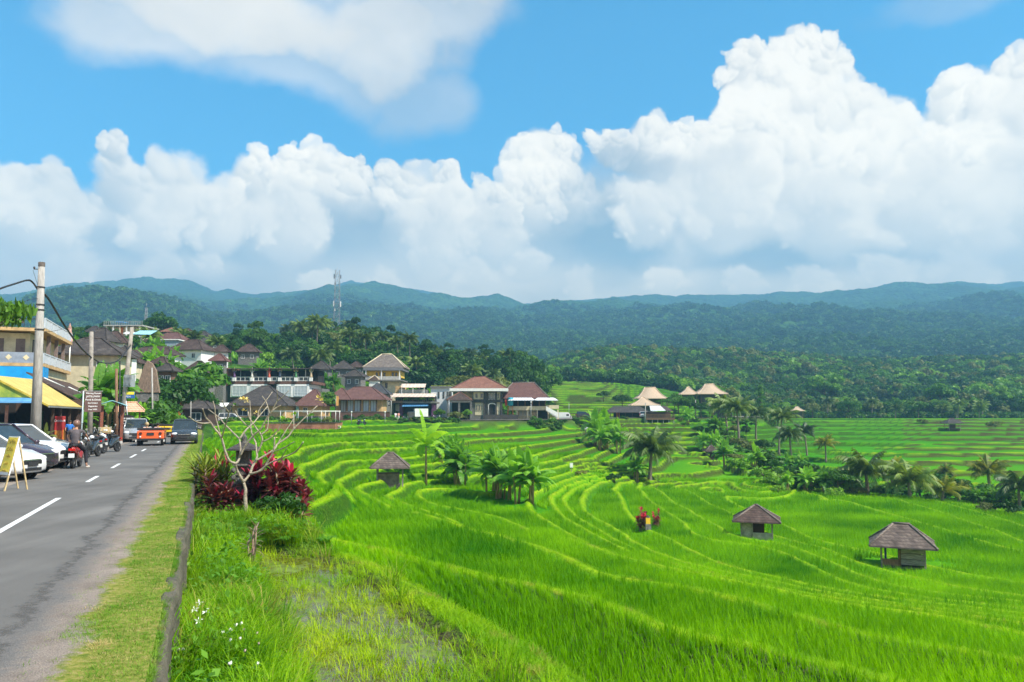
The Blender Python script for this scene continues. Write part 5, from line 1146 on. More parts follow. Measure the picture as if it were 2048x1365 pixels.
# ---------------------------------------------------------------- hotel A
def hotel():
 Y = 168; k = mpp(Y); o = P(540, 840, Y); e = empty('hotel_building', (o.x, Y, o.z), 0, label='three storey hotel with white framed windows and statues along its top balcony', cat='hotel')
 X_ = lambda px: (px-540)*k
 Z_ = lambda py: P(540, py, Y).z-o.z
 MB().bb(X_(445), X_(458), -1.5, 9, Z_(772), Z_(737)).out('brick_pier', BRICK, e); MB().bb(X_(445), X_(464), -1.2, 9, -1, Z_(772)-.02).out('side_wall', SLATE, e)
 MB().bb(X_(464), X_(620), 1.2, 9, -1, Z_(764)).out('wall', WHITE, e)
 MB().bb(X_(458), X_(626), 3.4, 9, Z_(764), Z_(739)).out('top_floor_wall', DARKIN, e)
 MB().bb(X_(452), X_(628), -1.6, 9.2, Z_(769), Z_(763.5)).out('balcony_slab', BROWNSL, e); MB().bb(X_(464), X_(622), -1.3, 1.3, Z_(801), Z_(795.5)).out('lower_slab', BROWNSL, e)
 r = MB().poly([(X_(452), -2.2, Z_(740)), (X_(636), -2.2, Z_(739.5)), (X_(636), 9.4, Z_(735)), (X_(466), 9.4, Z_(735))], .16); r.out('roof', T_DARK, e)
 for px in (482, 504, 535, 562, 592, 611): MB().box((X_(px), -1.0, (Z_(764)+Z_(740))/2), (.14, .14, Z_(740)-Z_(764))).out('post', METAL, e)
 for i, px in enumerate((466, 490, 515, 548, 575, 600)): add_window(e, X_(px)+.6, Z_(762.5), 1.3, 1.9, y=3.38, bars=1, frame=WOODD, pane=[GLASSD, CURTAIN, GLASSD][i % 3], name='window')
 rl = MB()
 for i in range(20): x = X_(457)+(X_(626)-X_(457))*i/19; rl.box((x, -1.5, Z_(759.3)), (.09, .07, .84))
 rl.box(((X_(457)+X_(626))/2, -1.5, Z_(755.3)), (X_(626)-X_(457), .09, .10)); rl.box(((X_(457)+X_(626))/2, -1.5, Z_(762.6)), (X_(626)-X_(457), .09, .08)); g = rl.out('balustrade', WHITE, e)
 MB().bb(X_(457), X_(626), -1.47, -1.45, Z_(762.5), Z_(755.5)).out('glass_panel', GLASSD, g)
 for px in (472, 507, 541, 562, 594, 624): MB().box((X_(px), -1.75, Z_(760)), (.62, .5, .75)).out('pedestal', WHITE, e)
 for x0, x1 in ((465, 537), (556, 620)):
  MB().bb(X_(x0), X_(x1), -1.62, 1.2, Z_(795), Z_(769.5)).out('window_surround', WHITE, e)
  for j in range(2):
   xa = X_(x0)+(X_(x1)-X_(x0))*(j+.5)/2; add_window(e, xa, Z_(793), (X_(x1)-X_(x0))*.40, 2.1, y=-1.65, bars=4, rows=3, pane=CURTAIN)
 MB().bb(X_(537), X_(555), .9, 1.25, Z_(795), Z_(769.5)).out('recess', CONCD, e)
 for px in (570, 588, 606): add_window(e, X_(px), Z_(818), 1.5, 1.6, y=1.18, bars=3, pane=CURTAIN)
 MB().bb(X_(620), X_(640), 1.0, 8, -1, Z_(777)).out('annex_wall', STONE, e)
 cols = [('gold and purple', (0.55, .38, .15), (.16, .08, .2)), ('cream and white', (.7, .62, .5), (.7, .66, .6)), ('red robed', (.6, .04, .03), (.65, .15, .1)), ('tan and dark blue', (.5, .35, .2), (.05, .07, .12)), ('gold and green', (.55, .42, .12), (.1, .3, .12)), ('golden winged', (.62, .48, .3), (.6, .45, .28))]
 for i, (px, (nm, c1, c2)) in enumerate(zip((472, 507, 541, 562, 594, 624), cols)):
  s = empty('statue', (o.x+X_(px), Y-1.75, o.z+Z_(760)+.37), 0, label='%s temple statue, %s on the hotel balcony' % (nm, ['first from the left', 'second from the left', 'third from the left', 'fourth from the left', 'fifth from the left', 'last at the right end'][i]), cat='statue', group='statues along the hotel balcony')
  mb = MB(); mb.lathe([(.02, 0), (.30, .02), (.26, .35), (.18, .8), (.24, 1.15), (.10, 1.35), (.05, 1.4)], n=10, sy=.7); mb.out('body', mat('statue_robe_%d' % i, c2, .6, .2, 8), s)
  mb = MB(); mb.blob((0, -.03, 1.52), (.13, .13, .16), i); mb.lathe([(.14, 1.6), (.17, 1.68), (.10, 1.8), (.06, 1.95), (.01, 2.15)], n=8)
  for sg in (-1, 1): mb.tube([(sg*.2, 0, 1.2), (sg*.42, -.05, 1.35), (sg*.36, -.1, 1.75)], [.07, .05, .03], 6); mb.poly([(sg*.12, .1, 1.2), (sg*.5, .12, 1.9), (sg*.3, .1, 1.3)], .05, (0, 1, 0))
  mb.out('figure', mat('statue_skin_%d' % i, c1, .5, .2, 8), s)
hotel()
# ---------------------------------------------------------------- bungalows in front of the hotel
o = P(516, 842, 150); k = mpp(150); hh_ = P(516, 809, 150).z-o.z
house('bungalow', 'low bungalow with a big dark pyramid roof in front of the hotel', (o.x, 150, o.z), 0, 9.8, 8, hh_-.3, 33*k+.6, OCHRE, T_DARK, ridge=1.6, over=.9, wins=((-2.9, .9, 1.9, 1.5), (1.2, .9, 1.4, 1.3)), doors=((-.6, .9, 2.0),), deep=2)
o = P(620, 836, 156); hh_ = P(620, 813, 156).z-o.z
house('bungalow', 'ochre walled bungalow with a brown hip roof beside the round green tree', (o.x, 156, o.z), -.1, 4.6, 5, hh_, 3.2, OCHRE, T_MAROON, ridge=.5, over=.9, wins=((-1.0, 1.0, .9, 1.0),), deep=2)
def bungalow_d():
 Y = 162; k = mpp(Y); o = P(720, 838, Y); e = empty('glass_bungalow', (o.x, Y, o.z), .0, label='long maroon roofed bungalow with tall curtained windows behind a brick garden wall', cat='house'); Z_ = lambda py: P(720, py, Y).z-o.z; X_ = lambda px: (px-720)*k
 z0 = Z_(824); z1 = Z_(800)
 MB().bb(X_(672), X_(762), .3, 7, z0-1.5, z1).out('wall', OCHRE, e)
 for px in (686, 700, 714, 731, 746): add_window(e, X_(px), z0+.05, 1.15, z1-z0-.15, y=.27, bars=2, frame=WOODD, pane=CURTAIN)
 for px in (672, 693, 722, 753): MB().box((X_(px), -.5, (z0+z1)/2), (.2, .2, z1-z0)).out('post', WOODD, e)
 rb, pm = hiproof(9.0, 7, 2.6, 3.5, .9); r = rb.out('roof', T_MAROON, e); r.location = (X_(719), 0, z1+.1); ridges(*pm, 2.6).out('ridge_cap', T_MAROON, r)
 rb, pm = hiproof(3.4, 5, 2.3, .4, .8); r = rb.out('roof', T_MAROON, e); r.location = (X_(681), -1.4, z1+.05); ridges(*pm, 2.3).out('ridge_cap', T_MAROON, r)
 w = empty('garden_wall', (o.x, Y-4.5, o.z-.2), 0, label='low red brown brick garden wall in front of the maroon roofed bungalow', cat='wall'); MB().bb(X_(672), X_(786), 0, .35, -1, 1.55).out('brickwork', BRICKB, w)
 MB().bb(X_(672)-.05, X_(786)+.05, -.05, .4, 1.55, 1.66).out('coping', STONE, w)
 s = P(674.5, 812, Y-5); e = empty('banner', (s.x, Y-5, s.z), 0, label='narrow orange upright banner in front of the maroon bungalow', cat='banner'); MB().box((0, 0, .95), (.5, .04, 1.9)).out('cloth', mat('orange_cloth', (0.72, .36, .10), .8, .1, 3), e); MB().tube([(-.28, 0, -2), (-.28, 0, 2)], .03, 6).out('pole', METAL, e)
bungalow_d()
def yellow_house():
 Y = 188; k = mpp(Y); o = P(768, 790, Y); g = gz(o.x, Y); e = empty('yellow_house', (o.x, Y, o.z), .0, label='yellow upper storey house under a large old hip roof with pale ridge caps', cat='house'); Z_ = lambda py: P(768, py, Y).z-o.z; X_ = lambda px: (px-768)*k
 MB().bb(X_(733), X_(800), 0, 7.5, Z_(755), Z_(741)).out('upper_wall', YELLOW, e); MB().bb(X_(764), X_(800), .2, 7.5, -4, Z_(763)).out('lower_wall', CREAM, e)
 MB().bb(X_(742), X_(764), .8, 7.5, -4, Z_(763)).out('side_wall', WHITE, e)
 MB().bb(X_(730), X_(806), -1.4, 8, Z_(763), Z_(760.5)).out('balcony_slab', STONE, e); MB().bb(X_(731), X_(803), -1.3, -1.2, Z_(760.5), Z_(753.5)).out('balcony_parapet', CONC, e)
 MB().bb(X_(728), X_(807), -1.5, 8.8, Z_(742), Z_(736)).out('eaves_band', mat('grey_band', (0.16, .16, .18), .8, .1, 2), e)
 rb, pm = hiproof(X_(806)-X_(729), 8.6, (736-716)*k+1.0, 20*k, .4, y0=-.6); r = rb.out('roof', T_GREY, e); r.location = (X_(767.5), 0, Z_(736)+.1); ridges(*pm, (736-716)*k+1.0, .13).out('ridge_cap', mat('cream_ridge', (0.62, .52, .36), .8, .1, 3), r)
 for px in (753, 760.5, 768.5, 785, 792): add_window(e, X_(px), Z_(757), .5, 1.35, bars=1, frame=WOODD)
 for px in (733, 764, 800): MB().box((X_(px), -1.2, (Z_(760)+Z_(742))/2), (.22, .22, Z_(742)-Z_(760))).out('column', WHITE, e)
 add_window(e, X_(772), Z_(777), .6, 1.3, y=.16, bars=1, frame=WOODD)
 rb, pm = hiproof(2.1, 2, 1.1, .2, .3); r = rb.out('porch_roof', T_BROWN, e); r.location = (X_(752), -3.2, Z_(762)); ridges(*pm, 1.1, .08).out('ridge_cap', MATS['cream_ridge'], r); MB().bb(X_(752)-1.1, X_(752)+1.1, -3.2, -1.2, -3, Z_(762)).out('porch_wall', WHITE, e)
yellow_house()
def tarp_roof():
 o = P(752, 790, 170); house('dark_roofed_shed', 'shed with a smooth dark grey hip roof between the maroon bungalow and the cafe', (o.x, 170, o.z-3), 0, 4.6, 5, 3.1, 2.2, STONE, mat('dark_felt', (0.055, .055, .062), .9, .2, 2), ridge=.8, over=.5, cat='shed')
tarp_roof()
SIGNW = mat('sign_white', (0.8, .8, .8), .6, .05, 3); SIGNK = mat('sign_black', (0.02, .02, .022), .6, .2, 3); SIGNBR = mat('sign_brown', (0.16, .09, .08), .7, .2, 4); SIGNY = mat('sign_yellow', (0.86, .68, .06), .55, .12, 5, col2=(.75, .58, .05))
def cafe():
 Y = 176; k = mpp(Y); o = P(820, 838, Y); e = empty('cafe_building', (o.x, Y, o.z), 0, label='two storey cafe with tan awnings, planted balcony and dark open shop front', cat='cafe'); Z_ = lambda py: P(820, py, Y).z-o.z; X_ = lambda px: (px-820)*k
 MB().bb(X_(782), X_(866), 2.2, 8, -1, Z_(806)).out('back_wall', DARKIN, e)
 for px in (783, 802, 866): MB().bb(X_(px)-.35, X_(px)+.35, -.2, 2.2, -1, Z_(806)).out('column', PURPLE if px > 800 else CONCD, e)
 MB().bb(X_(788), X_(799), 1.9, 2.2, 0, Z_(808)).out('shutter', METAL, e)
 MB().bb(X_(780), X_(872), -1, 8, Z_(807), Z_(803.5)).out('balcony_slab', CONCD, e)
 MB().bb(X_(782), X_(806), -1.02, -.9, Z_(806.5), Z_(802)).out('balcony_front', WOOD, e)
 r = MB()
 for i in range(16): r.box((X_(808)+(X_(870)-X_(808))*i/15, -.95, Z_(800)), (.05, .05, .75))
 r.box((X_(839), -.95, Z_(796.5)), (X_(870)-X_(808), .07, .06)); r.out('railing', WOODG, e)
 MB().bb(X_(786), X_(866), 3.5, 8, Z_(803), Z_(792)).out('upper_wall', DARKIN, e)
 for px in (784, 804, 826, 848, 868): MB().box((X_(px), -.8, (Z_(803)+Z_(794))/2), (.13, .13, Z_(794)-Z_(803))).out('post', WOOD, e)
 MB().poly([(X_(769), -2.2, Z_(795)), (X_(871), -2.2, Z_(795)), (X_(868), 4.2, Z_(787)), (X_(774), 4.2, Z_(787))], .07).out('awning', AWN, e)
 MB().poly([(X_(806), -2.3, Z_(814)), (X_(858), -2.3, Z_(813)), (X_(856), .1, Z_(807)), (X_(810), .1, Z_(807))], .05).out('blue_awning', AWNB, e)
 MB().bb(X_(800), X_(846), 5.5, 12, Z_(795), Z_(778)).out('terrace_block', CONCD, e)
 f = ribmat('fence_sheet', (0.22, .24, .22), (0.42, .44, .40), 2.5); MB().bb(X_(790), X_(841), 5.3, 5.45, Z_(788), Z_(778)).out('terrace_fence', f, e)
 MB().bb(X_(780), X_(800), 7.5, 10, Z_(785), Z_(770)).out('terrace_wall', OCHRE, e)
 mb = MB(); prev = None; V = []
 for j in range(7):
  t = j/6; y = 4.6+2.6*t; z = Z_(774)+.95*math.sin(t*math.pi/2); V += [(X_(795), y, z), (X_(845), y, z)]
 mb.add(V, [(2*j, 2*j+1, 2*j+3, 2*j+2) for j in range(6)], 0, True); mb.out('terrace_awning', AWN, e)
 for px in (797, 820, 843): MB().box((X_(px), 4.7, (Z_(774)+Z_(788))/2), (.1, .1, Z_(774)-Z_(788))).out('awning_post', WHITE, e)
 for i, (px, py, s_, kk) in enumerate(((812, 799, .32, 'bright'), (822, 798, .28, 'mid'), (836, 799, .3, 'mid'), (846, 798, .34, 'bright'), (862, 799, .3, 'bright'), (795, 798, .3, 'mid'))):
  q = P(px, py+3, Y-.7); tree('bush_'+kk, q, .9, i, 'potted green bush on the cafe balcony, %s' % ('first', 'second', 'third', 'fourth', 'last', 'left of the railing')[i] + ' along the railing' if i < 5 else 'potted bush over the wooden front at the left of the cafe balcony', cat='potted plant', group='plants on the cafe balcony')
 s = P(776.5, 812, Y-4); e2 = empty('cafe_sign', (s.x, Y-4, s.z), 0, label='tall black signboard with white letters on posts left of the cafe', cat='sign'); MB().bb(-.5, .5, 0, .1, 0, 1.75).out('board', SIGNK, e2); MB().tube([(-.55, .05, -3), (-.55, .05, 1.9)], .05, 6).out('post', METAL, e2); MB().tube([(.62, .05, -3), (.62, .05, 1.9)], .05, 6).out('post', WHITE, e2)
 for j, tx in enumerate(('CA', 'FE')): text_obj(tx, .75, 'lettering', SIGNW, e2, (0, -.02, 1.25-.75*j), (math.pi/2, 0, 0))
cafe()
def white_house():
 Y = 186; k = mpp(Y); o = P(880, 836, Y); e = empty('white_house', (o.x, Y, o.z), 0, label='plain white house with narrow dark windows and grass along its roof edge', cat='house'); Z_ = lambda py: P(880, py, Y).z-o.z; X_ = lambda px: (px-880)*k
 MB().bb(X_(861), X_(901), 0, 7, -1, Z_(776)).out('wall', WHITE, e); MB().bb(X_(860), X_(903), -.4, 7.4, Z_(776)+.003, Z_(773)).out('roof_slab', CONCD, e); MB().bb(X_(862), X_(901), -.2, 6.8, Z_(773), Z_(771)).out('roof_grass', mat('roof_grass', (0.25, .30, .04), .9, .4, 3, bump=1), e)
 for px in (877, 887): add_window(e, X_(px), Z_(797), .4, 1.5, bars=1, frame=METALD)
 add_window(e, X_(897), Z_(794), 1.2, 1.3, bars=2, frame=WHITE)
white_house()
def stone_house():
 Y = 180; k = mpp(Y); o = P(960, 834, Y); e = empty('stone_house', (o.x, Y, o.z), 0, label='two storey grey stone house with a rusty red tiled hip roof and cream doors', cat='house'); Z_ = lambda py: P(960, py, Y).z-o.z; X_ = lambda px: (px-960)*k
 MB().bb(X_(944), X_(1004), 0, 8, -1, Z_(784)).out('wall', STONE, e); MB().bb(X_(916), X_(944), 1.6, 8, -1, Z_(784)).out('rear_wall', CREAM, e)
 MB().bb(X_(947), X_(967), -.08, 0, Z_(799), Z_(785)).out('plaster_panel', CREAM, e); MB().bb(X_(993), X_(1000), -.08, 0, Z_(832), Z_(785)).out('plaster_panel', CREAM, e); MB().bb(X_(950), X_(967), -.07, 0, Z_(831), Z_(806)).out('plaster_panel', CREAM, e)
 MB().bb(X_(900), X_(1016), -1.5, 9, Z_(783), Z_(777.5)).out('eaves_fascia', WHITE, e); MB().bb(X_(944)-.1, X_(1004)+.1, -.5, 0, Z_(805), Z_(800)).out('floor_band', STONED, e)
 rb, pm = hiproof(X_(1012)-X_(906), 10, 20*k+.5, 22*k, .3, y0=-1.0); r = rb.out('roof', T_RED, e); r.location = (X_(959), 0, Z_(777)); ridges(*pm, 20*k+.5, .12).out('ridge_cap', T_MAROON, r)
 rb, pm = hiproof(X_(943)-X_(900), 4.5, 15*k, .3, .4, y0=-4.5); r = rb.out('porch_roof', T_BROWN, e); r.location = (X_(921), 0, Z_(801)); ridges(*pm, 15*k, .1).out('ridge_cap', T_RED, r)
 MB().bb(X_(897), X_(945), -4.8, -4.4, Z_(806), Z_(801.5)).out('porch_beam', STONE, e); MB().bb(X_(903), X_(944), 1.4, 1.6, -1, Z_(800)).out('porch_back', DARKIN, e)
 for px in (900, 921, 944): MB().box((X_(px), -4.5, Z_(806)/2-.3), (.42, .42, Z_(806)+.6)).out('porch_column', STONE, e)
 for px in (953, 963): add_window(e, X_(px), Z_(797), .62, 1.15, y=-.1, bars=1, frame=CREAM)
 for px in (978, 984, 990): add_window(e, X_(px), Z_(800), .45, 1.5, y=-.02, bars=1, frame=WHITE)
 add_window(e, X_(996.5), Z_(798), .5, 1.3, y=-.1, bars=1, frame=CREAM)
 for px in (953.5, 958.5, 963.5): add_window(e, X_(px), Z_(822), .4, 1.3, y=-.1, bars=1, frame=CREAM, name='glazed_door')
 mb = MB(); pts = [(X_(977)+.05, -.25, 0)]
 for j in range(9): th = math.pi*(1-j/8); pts.append((X_(984)+.85*math.cos(th), -.25, Z_(812)+.55*math.sin(th)))
 pts.append((X_(991)-.05, -.25, 0)); mb.tube(pts, .12, 6); mb.out('arch', WHITE, e); MB().bb(X_(978), X_(990), -.05, .0, 0, Z_(810)).out('arch_door', DARKIN, e)
 for px in (969, 975, 992, 1003): MB().box((X_(px), -.2, Z_(784)/2), (.35, .35, Z_(784)-.02)).out('pilaster', STONED, e)
 w = empty('garden_railing', (o.x, Y-3.2, o.z), 0, label='low dark stone wall with railing in front of the stone house', cat='wall'); MB().bb(X_(967), X_(1036), 0, .3, -.5, .5).out('base', STONED, w)
 r = MB(); 
 for i in range(24): r.box((X_(967)+(X_(1036)-X_(967))*i/23, .15, .9), (.05, .05, .8))
 r.box((X_(1001), .15, 1.3), (X_(1036)-X_(967), .06, .06)); r.out('railing', METALD, w)
stone_house()
def big_restaurant():
 Y = 186; k = mpp(Y); o = P(1055, 836, Y); e = empty('restaurant_building', (o.x, Y, o.z), 0, label='raised restaurant under a long maroon hip roof with white awnings and an outside stair', cat='restaurant'); Z_ = lambda py: P(1055, py, Y).z-o.z; X_ = lambda px: (px-1055)*k
 rb, pm = hiproof(X_(1096)-X_(1000), 11, 29*k+.4, X_(1056)-X_(1012), .3, y0=-1.2); r = rb.out('roof', T_MAROON, e); r.location = (X_(1048), 0, Z_(797)); ridges(*pm, 29*k+.4, .13).out('ridge_cap', T_GREY, r)
 for a, b in ((1020, 1068), (1070, 1112)): MB().poly([(X_(a)-.4, -3.6, Z_(802)), (X_(b)+.3, -3.6, Z_(802)), (X_(b)-.6, -1.3, Z_(796.5)), (X_(a)+.6, -1.3, Z_(796.5))], .06).out('awning', AWNW, e)
 MB().bb(X_(1018), X_(1092), -1.6, 9, Z_(821), Z_(813)).out('floor_parapet', CREAM, e); MB().bb(X_(1094), X_(1117), -1.2, 4, Z_(818), Z_(811)).out('landing_parapet', CREAM, e)
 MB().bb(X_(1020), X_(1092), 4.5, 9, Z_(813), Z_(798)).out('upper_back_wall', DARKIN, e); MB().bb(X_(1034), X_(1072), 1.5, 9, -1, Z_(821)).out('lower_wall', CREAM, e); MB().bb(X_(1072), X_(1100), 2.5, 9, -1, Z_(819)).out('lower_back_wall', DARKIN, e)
 for px in (1022, 1036, 1050, 1064, 1078, 1090): MB().box((X_(px), -1.4, (Z_(813)+Z_(799))/2), (.14, .14, Z_(799)-Z_(813))).out('post', WOOD, e)
 for px in (1034, 1055, 1074, 1096, 1115): MB().box((X_(px), -1.3, Z_(820)/2-.3), (.3, .3, Z_(820)+.6)).out('column', CREAM, e)
 for px in (1042, 1050, 1060): add_window(e, X_(px), .4, .8, 1.2, y=1.48, bars=2, frame=WHITE, pane=CURTAIN)
 s = MB(); n = 9
 for i in range(n): t = i/n; s.box((X_(1113)-(X_(1113)-X_(1091))*(t+.5/n), -2.3, Z_(821)*(t+.5/n)), ((X_(1113)-X_(1091))/n+.02, 1.4, Z_(821)/n*1.4))
 st = s.out('stair', WHITE, e); MB().poly([(X_(1114), -3.0, .1), (X_(1091), -3.0, Z_(821)), (X_(1091), -3.0, Z_(813)), (X_(1114), -3.0, 1.2)], .1, (0, -1, 0)).out('stair_parapet', WHITE, st)
 t = empty('water_tank', (o.x+X_(1021), Y-2.4, o.z+Z_(812)), 0, label='bright blue ribbed tank cover on an orange stand beside the restaurant', cat='water tank'); MB().lathe([(.02, 1.9), (.55, 1.85), (.66, 1.6), (.66, .1), (.6, 0)], n=14).out('tank', mat('tank_blue', (0.02, .30, .42), .5, .1, 2), t)
 for sx in (-.5, .5): MB().tube([(sx, 0, 0), (sx*1.3, 0, -3.0)], .07, 6).out('leg', ORANGE, t)
 MB().box((-1.0, .1, .7), (.5, .06, 1.4)).out('red_cloth', REDP, t)
big_restaurant()
# ---------------------------------------------------------------- thatched cottages, deck, dark hall on the right
def thatched(px, pe, pt, wp, Y, rfr, label, wallm=STONED, drop=2.2, flare=.55, mat_=None):
 k = mpp(Y); o = P(px, pe, Y); w = wp*k*.82; e = empty('thatched_pavilion', (o.x, Y, o.z-drop), 0, label=label, cat='pavilion', group='thatched pavilions')
 rb, pm = hiproof(w, w*.8, (pe-pt)*k, w*rfr, w*.11, .18, flare=flare, soft=1); r = rb.out('roof', mat_ or THATCH, e); r.location = (0, 0, drop); ridges(*pm, (pe-pt)*k, .14, flare).out('ridge_cap', mat('thatch_ridge', (0.66, .50, .36), .9, .2, 4), r)
 MB().bb(-w*.36, w*.36, w*.12, w*.68, -2, drop+.1).out('wall', wallm, e)
 for sx in (-.42, .42):
  for y in (.04, .76): MB().box((sx*w, y*w, drop/2-.5), (.18, .18, drop+1)).out('post', WOOD, e)
 return e
thatched(1304, 797, 775, 62, 262, .42, 'largest tan thatched pavilion behind the dark roofed hall')
thatched(1290, 811, 794, 60, 243, .06, 'pointed tan thatched pavilion directly above the dark roofed hall')
thatched(1380, 789, 774, 40, 275, .1, 'smaller tan thatched pavilion left of its wide neighbour')
thatched(1424, 788, 768, 62, 272, .32, 'wide tan thatched pavilion rising highest behind the palms')
thatched(1597, 822, 814, 25, 330, .2, 'small pale thatched hut standing at the far edge of the level rice field')
thatched(1448, 812, 800, 60, 240, .3, 'low dark thatched roof behind the palms right of the deck', mat_=THATCHD)
thatched(1495, 818, 806, 40, 262, .2, 'brown sloping roof half hidden behind the palm crowns')
def hall():
 Y = 226; k = mpp(Y); o = P(1252, 836, Y); e = empty('roadside_hall', (o.x, Y, o.z), 0, label='long open roadside hall with a dark low roof where cars are parked', cat='hall'); Z_ = lambda py: P(1252, py, Y).z-o.z; X_ = lambda px: (px-1252)*k
 rb, pm = hiproof(X_(1296)-X_(1216), 7, 1.7, X_(1286)-X_(1232), .4, y0=-1); r = rb.out('roof', T_DARK, e); r.location = (X_(1256), 0, Z_(825)); MB().bb(X_(1232), X_(1294), 4, 5.5, -1, Z_(825)).out('back_wall', DARKIN, e)
 for px in (1220, 1236, 1250, 1264, 1278, 1292): MB().box((X_(px), -.9, Z_(825)/2), (.16, .16, Z_(825)+.1)).out('post', WOODD, e)
 MB().bb(X_(1236), X_(1243), 3.7, 4, 0, 1.6).out('door', ORANGE, e)
 Y = 214; k = mpp(Y); o = P(1320, 842, Y); e = empty('stilt_restaurant', (o.x, Y, o.z), 0, label='wooden deck restaurant on stilts with a pale sheet roof beside the road', cat='restaurant'); Z_ = lambda py: P(1320, py, Y).z-o.z; X_ = lambda px: (px-1320)*k
 MB().bb(X_(1292), X_(1350), 0, 6, Z_(840), Z_(836)).out('deck', WOOD, e)
 for px in (1294, 1305, 1316, 1327, 1338, 1348): MB().box((X_(px), .3, Z_(838)-2), (.16, .16, 4)).out('stilt', CONC, e)
 r = MB()
 for i in range(22): r.box((X_(1293)+(X_(1349)-X_(1293))*i/21, 0, Z_(832.5)), (.06, .06, .95))
 for z in (836, 832.5, 829): r.box((X_(1321), 0, Z_(z)), (X_(1349)-X_(1293), .07, .09))
 r.out('railing', WOOD, e)
 MB().poly([(X_(1302), .2, Z_(822)), (X_(1332), .2, Z_(822)), (X_(1328), 5, Z_(812)), (X_(1306), 5, Z_(812))], .06).out('sheet_roof', AWNW, e); MB().poly([(X_(1332), .2, Z_(822)), (X_(1347), .2, Z_(823)), (X_(1338), 5, Z_(812)), (X_(1328), 5, Z_(812))], .06).out('tile_roof', T_BROWN, e)
 for px in (1293, 1303, 1318, 1333, 1348): MB().box((X_(px), .1, (Z_(836)+Z_(823))/2), (.12, .12, Z_(823)-Z_(836))).out('post', WOODD, e)
 MB().bb(X_(1296), X_(1346), 3, 3.2, Z_(836), Z_(824)).out('back_screen', WOODD, e)
hall()
# ---------------------------------------------------------------- field huts
def hut(px, py, wp, roofpx, h, label, rz, roofm, style, ridge=.3, name='field_hut'):
 g = hit(px, py); k = g.y/FPX; w = wp*k; e = empty(name, g, rz, label=label, cat='hut', group='huts in the rice fields')
 rb, pm = hiproof(w*.62, w*.52, roofpx*k, w*ridge, w*.16, .08, y0=-w*.26); r = rb.out('roof', roofm, e); r.location = (0, 0, h); ridges(*pm, roofpx*k, .06).out('ridge_cap', T_GREY, r)
 a, b = w*.30, w*.24
 for x in (-a, a):
  for y in (-b, b): MB().box((x, y, h/2-.2), (.1, .1, h+.5)).out('post', WOODG, e)
 if style == 'walled':
  MB().bb(-a+.05, a*.72, -b+.05, b, -.4, h*.68).out('wall', mat('mud_plaster', (0.20, .16, .12), .95, .3, 3, bump=.5), e); MB().bb(-a, a*.8, -b, b, -.45, .18).out('floor', STONED, e)
 elif style == 'block':
  MB().bb(-a, -a*.25, -b+.06, b, -.4, h*.95).out('wall', mat('stained_block', (0.30, .27, .23), .9, .35, 2, bump=.5), e); MB().bb(-a*.25, a, -b, -b+.12, -.4, h*.38).out('parapet', mat('pale_block', (0.42, .37, .30), .9, .2, 3, bump=.4), e); MB().bb(-a*.25, a*.5, b-.1, b, -.4, h*.95).out('back_wall', WOODD, e); MB().bb(-a, a, -b, b, -.45, .1).out('floor', CONC, e)
 elif style == 'plank':
  for i in range(4): MB().bb(-a*.1, a, -b-.03, -b+.01, .25+i*.36, .57+i*.36).out('plank', WOODG, e)
  MB().bb(-a*.85, -a*.75, -b*.2, b*.1, .1, 1.2).out('hanging_cloth', mat('blue_cloth', (.03, .08, .25), .9, .2, 5), e); MB().bb(-a, -a*.1, -b, -b+.06, .15, .55).out('low_board', WOOD, e); MB().bb(a-.02, a+.03, -b, b*.6, .25, 1.55).out('side_wall', WOODG, e); MB().bb(-a, a, -b, b, -.4, .12).out('floor', STONED, e)
  MB().bb(-a*.2, -a*.12, -b, b, .2, 1.1).out('partition', WOOD, e); MB().bb(-a*.1, a*.9, b-.06, b, .2, h*.9).out('back_wall', WOODD, e)
 elif style == 'open':
  MB().bb(-a, a, -b, b, -.3, .35).out('floor', WOODD, e); MB().bb(-a*.2, a, b-.1, b, .3, h*.8).out('back_wall', WOODD, e)
 return e
hut(780, 973, 82, 27, 1.55, 'shingle roofed field hut with a mud wall, left of the single banana plant', .12, T_SHINGLE, 'walled', .14)
hut(1514, 1077, 96, 28, 1.4, 'field hut with a dark tiled roof and pale block walls in the middle paddy', -.3, T_BROWN, 'block', .05)
hut(1806, 1133, 126, 38, 1.4, 'largest nearest field hut with a tiled hip roof and weathered plank wall', -.42, T_SHINGLE, 'plank', .22)
hut(1178, 874, 30, 6, 1.5, 'tiny plank hut with a grey sheet roof beside the bananas below the parking rail', .1, mat('sheet_roof', (0.36, .36, .35), .6, .2, 3), 'plank', .3)
hut(1423, 917, 30, 11, 1.3, 'small dark roofed hut at the foot of the yellow green spur', 0, T_BROWN, 'open', .1)
hut(1905, 860, 36, 9, 1.9, 'open sided hut with a dark roof on the far level field path', 0, T_DARK, 'open', .2)
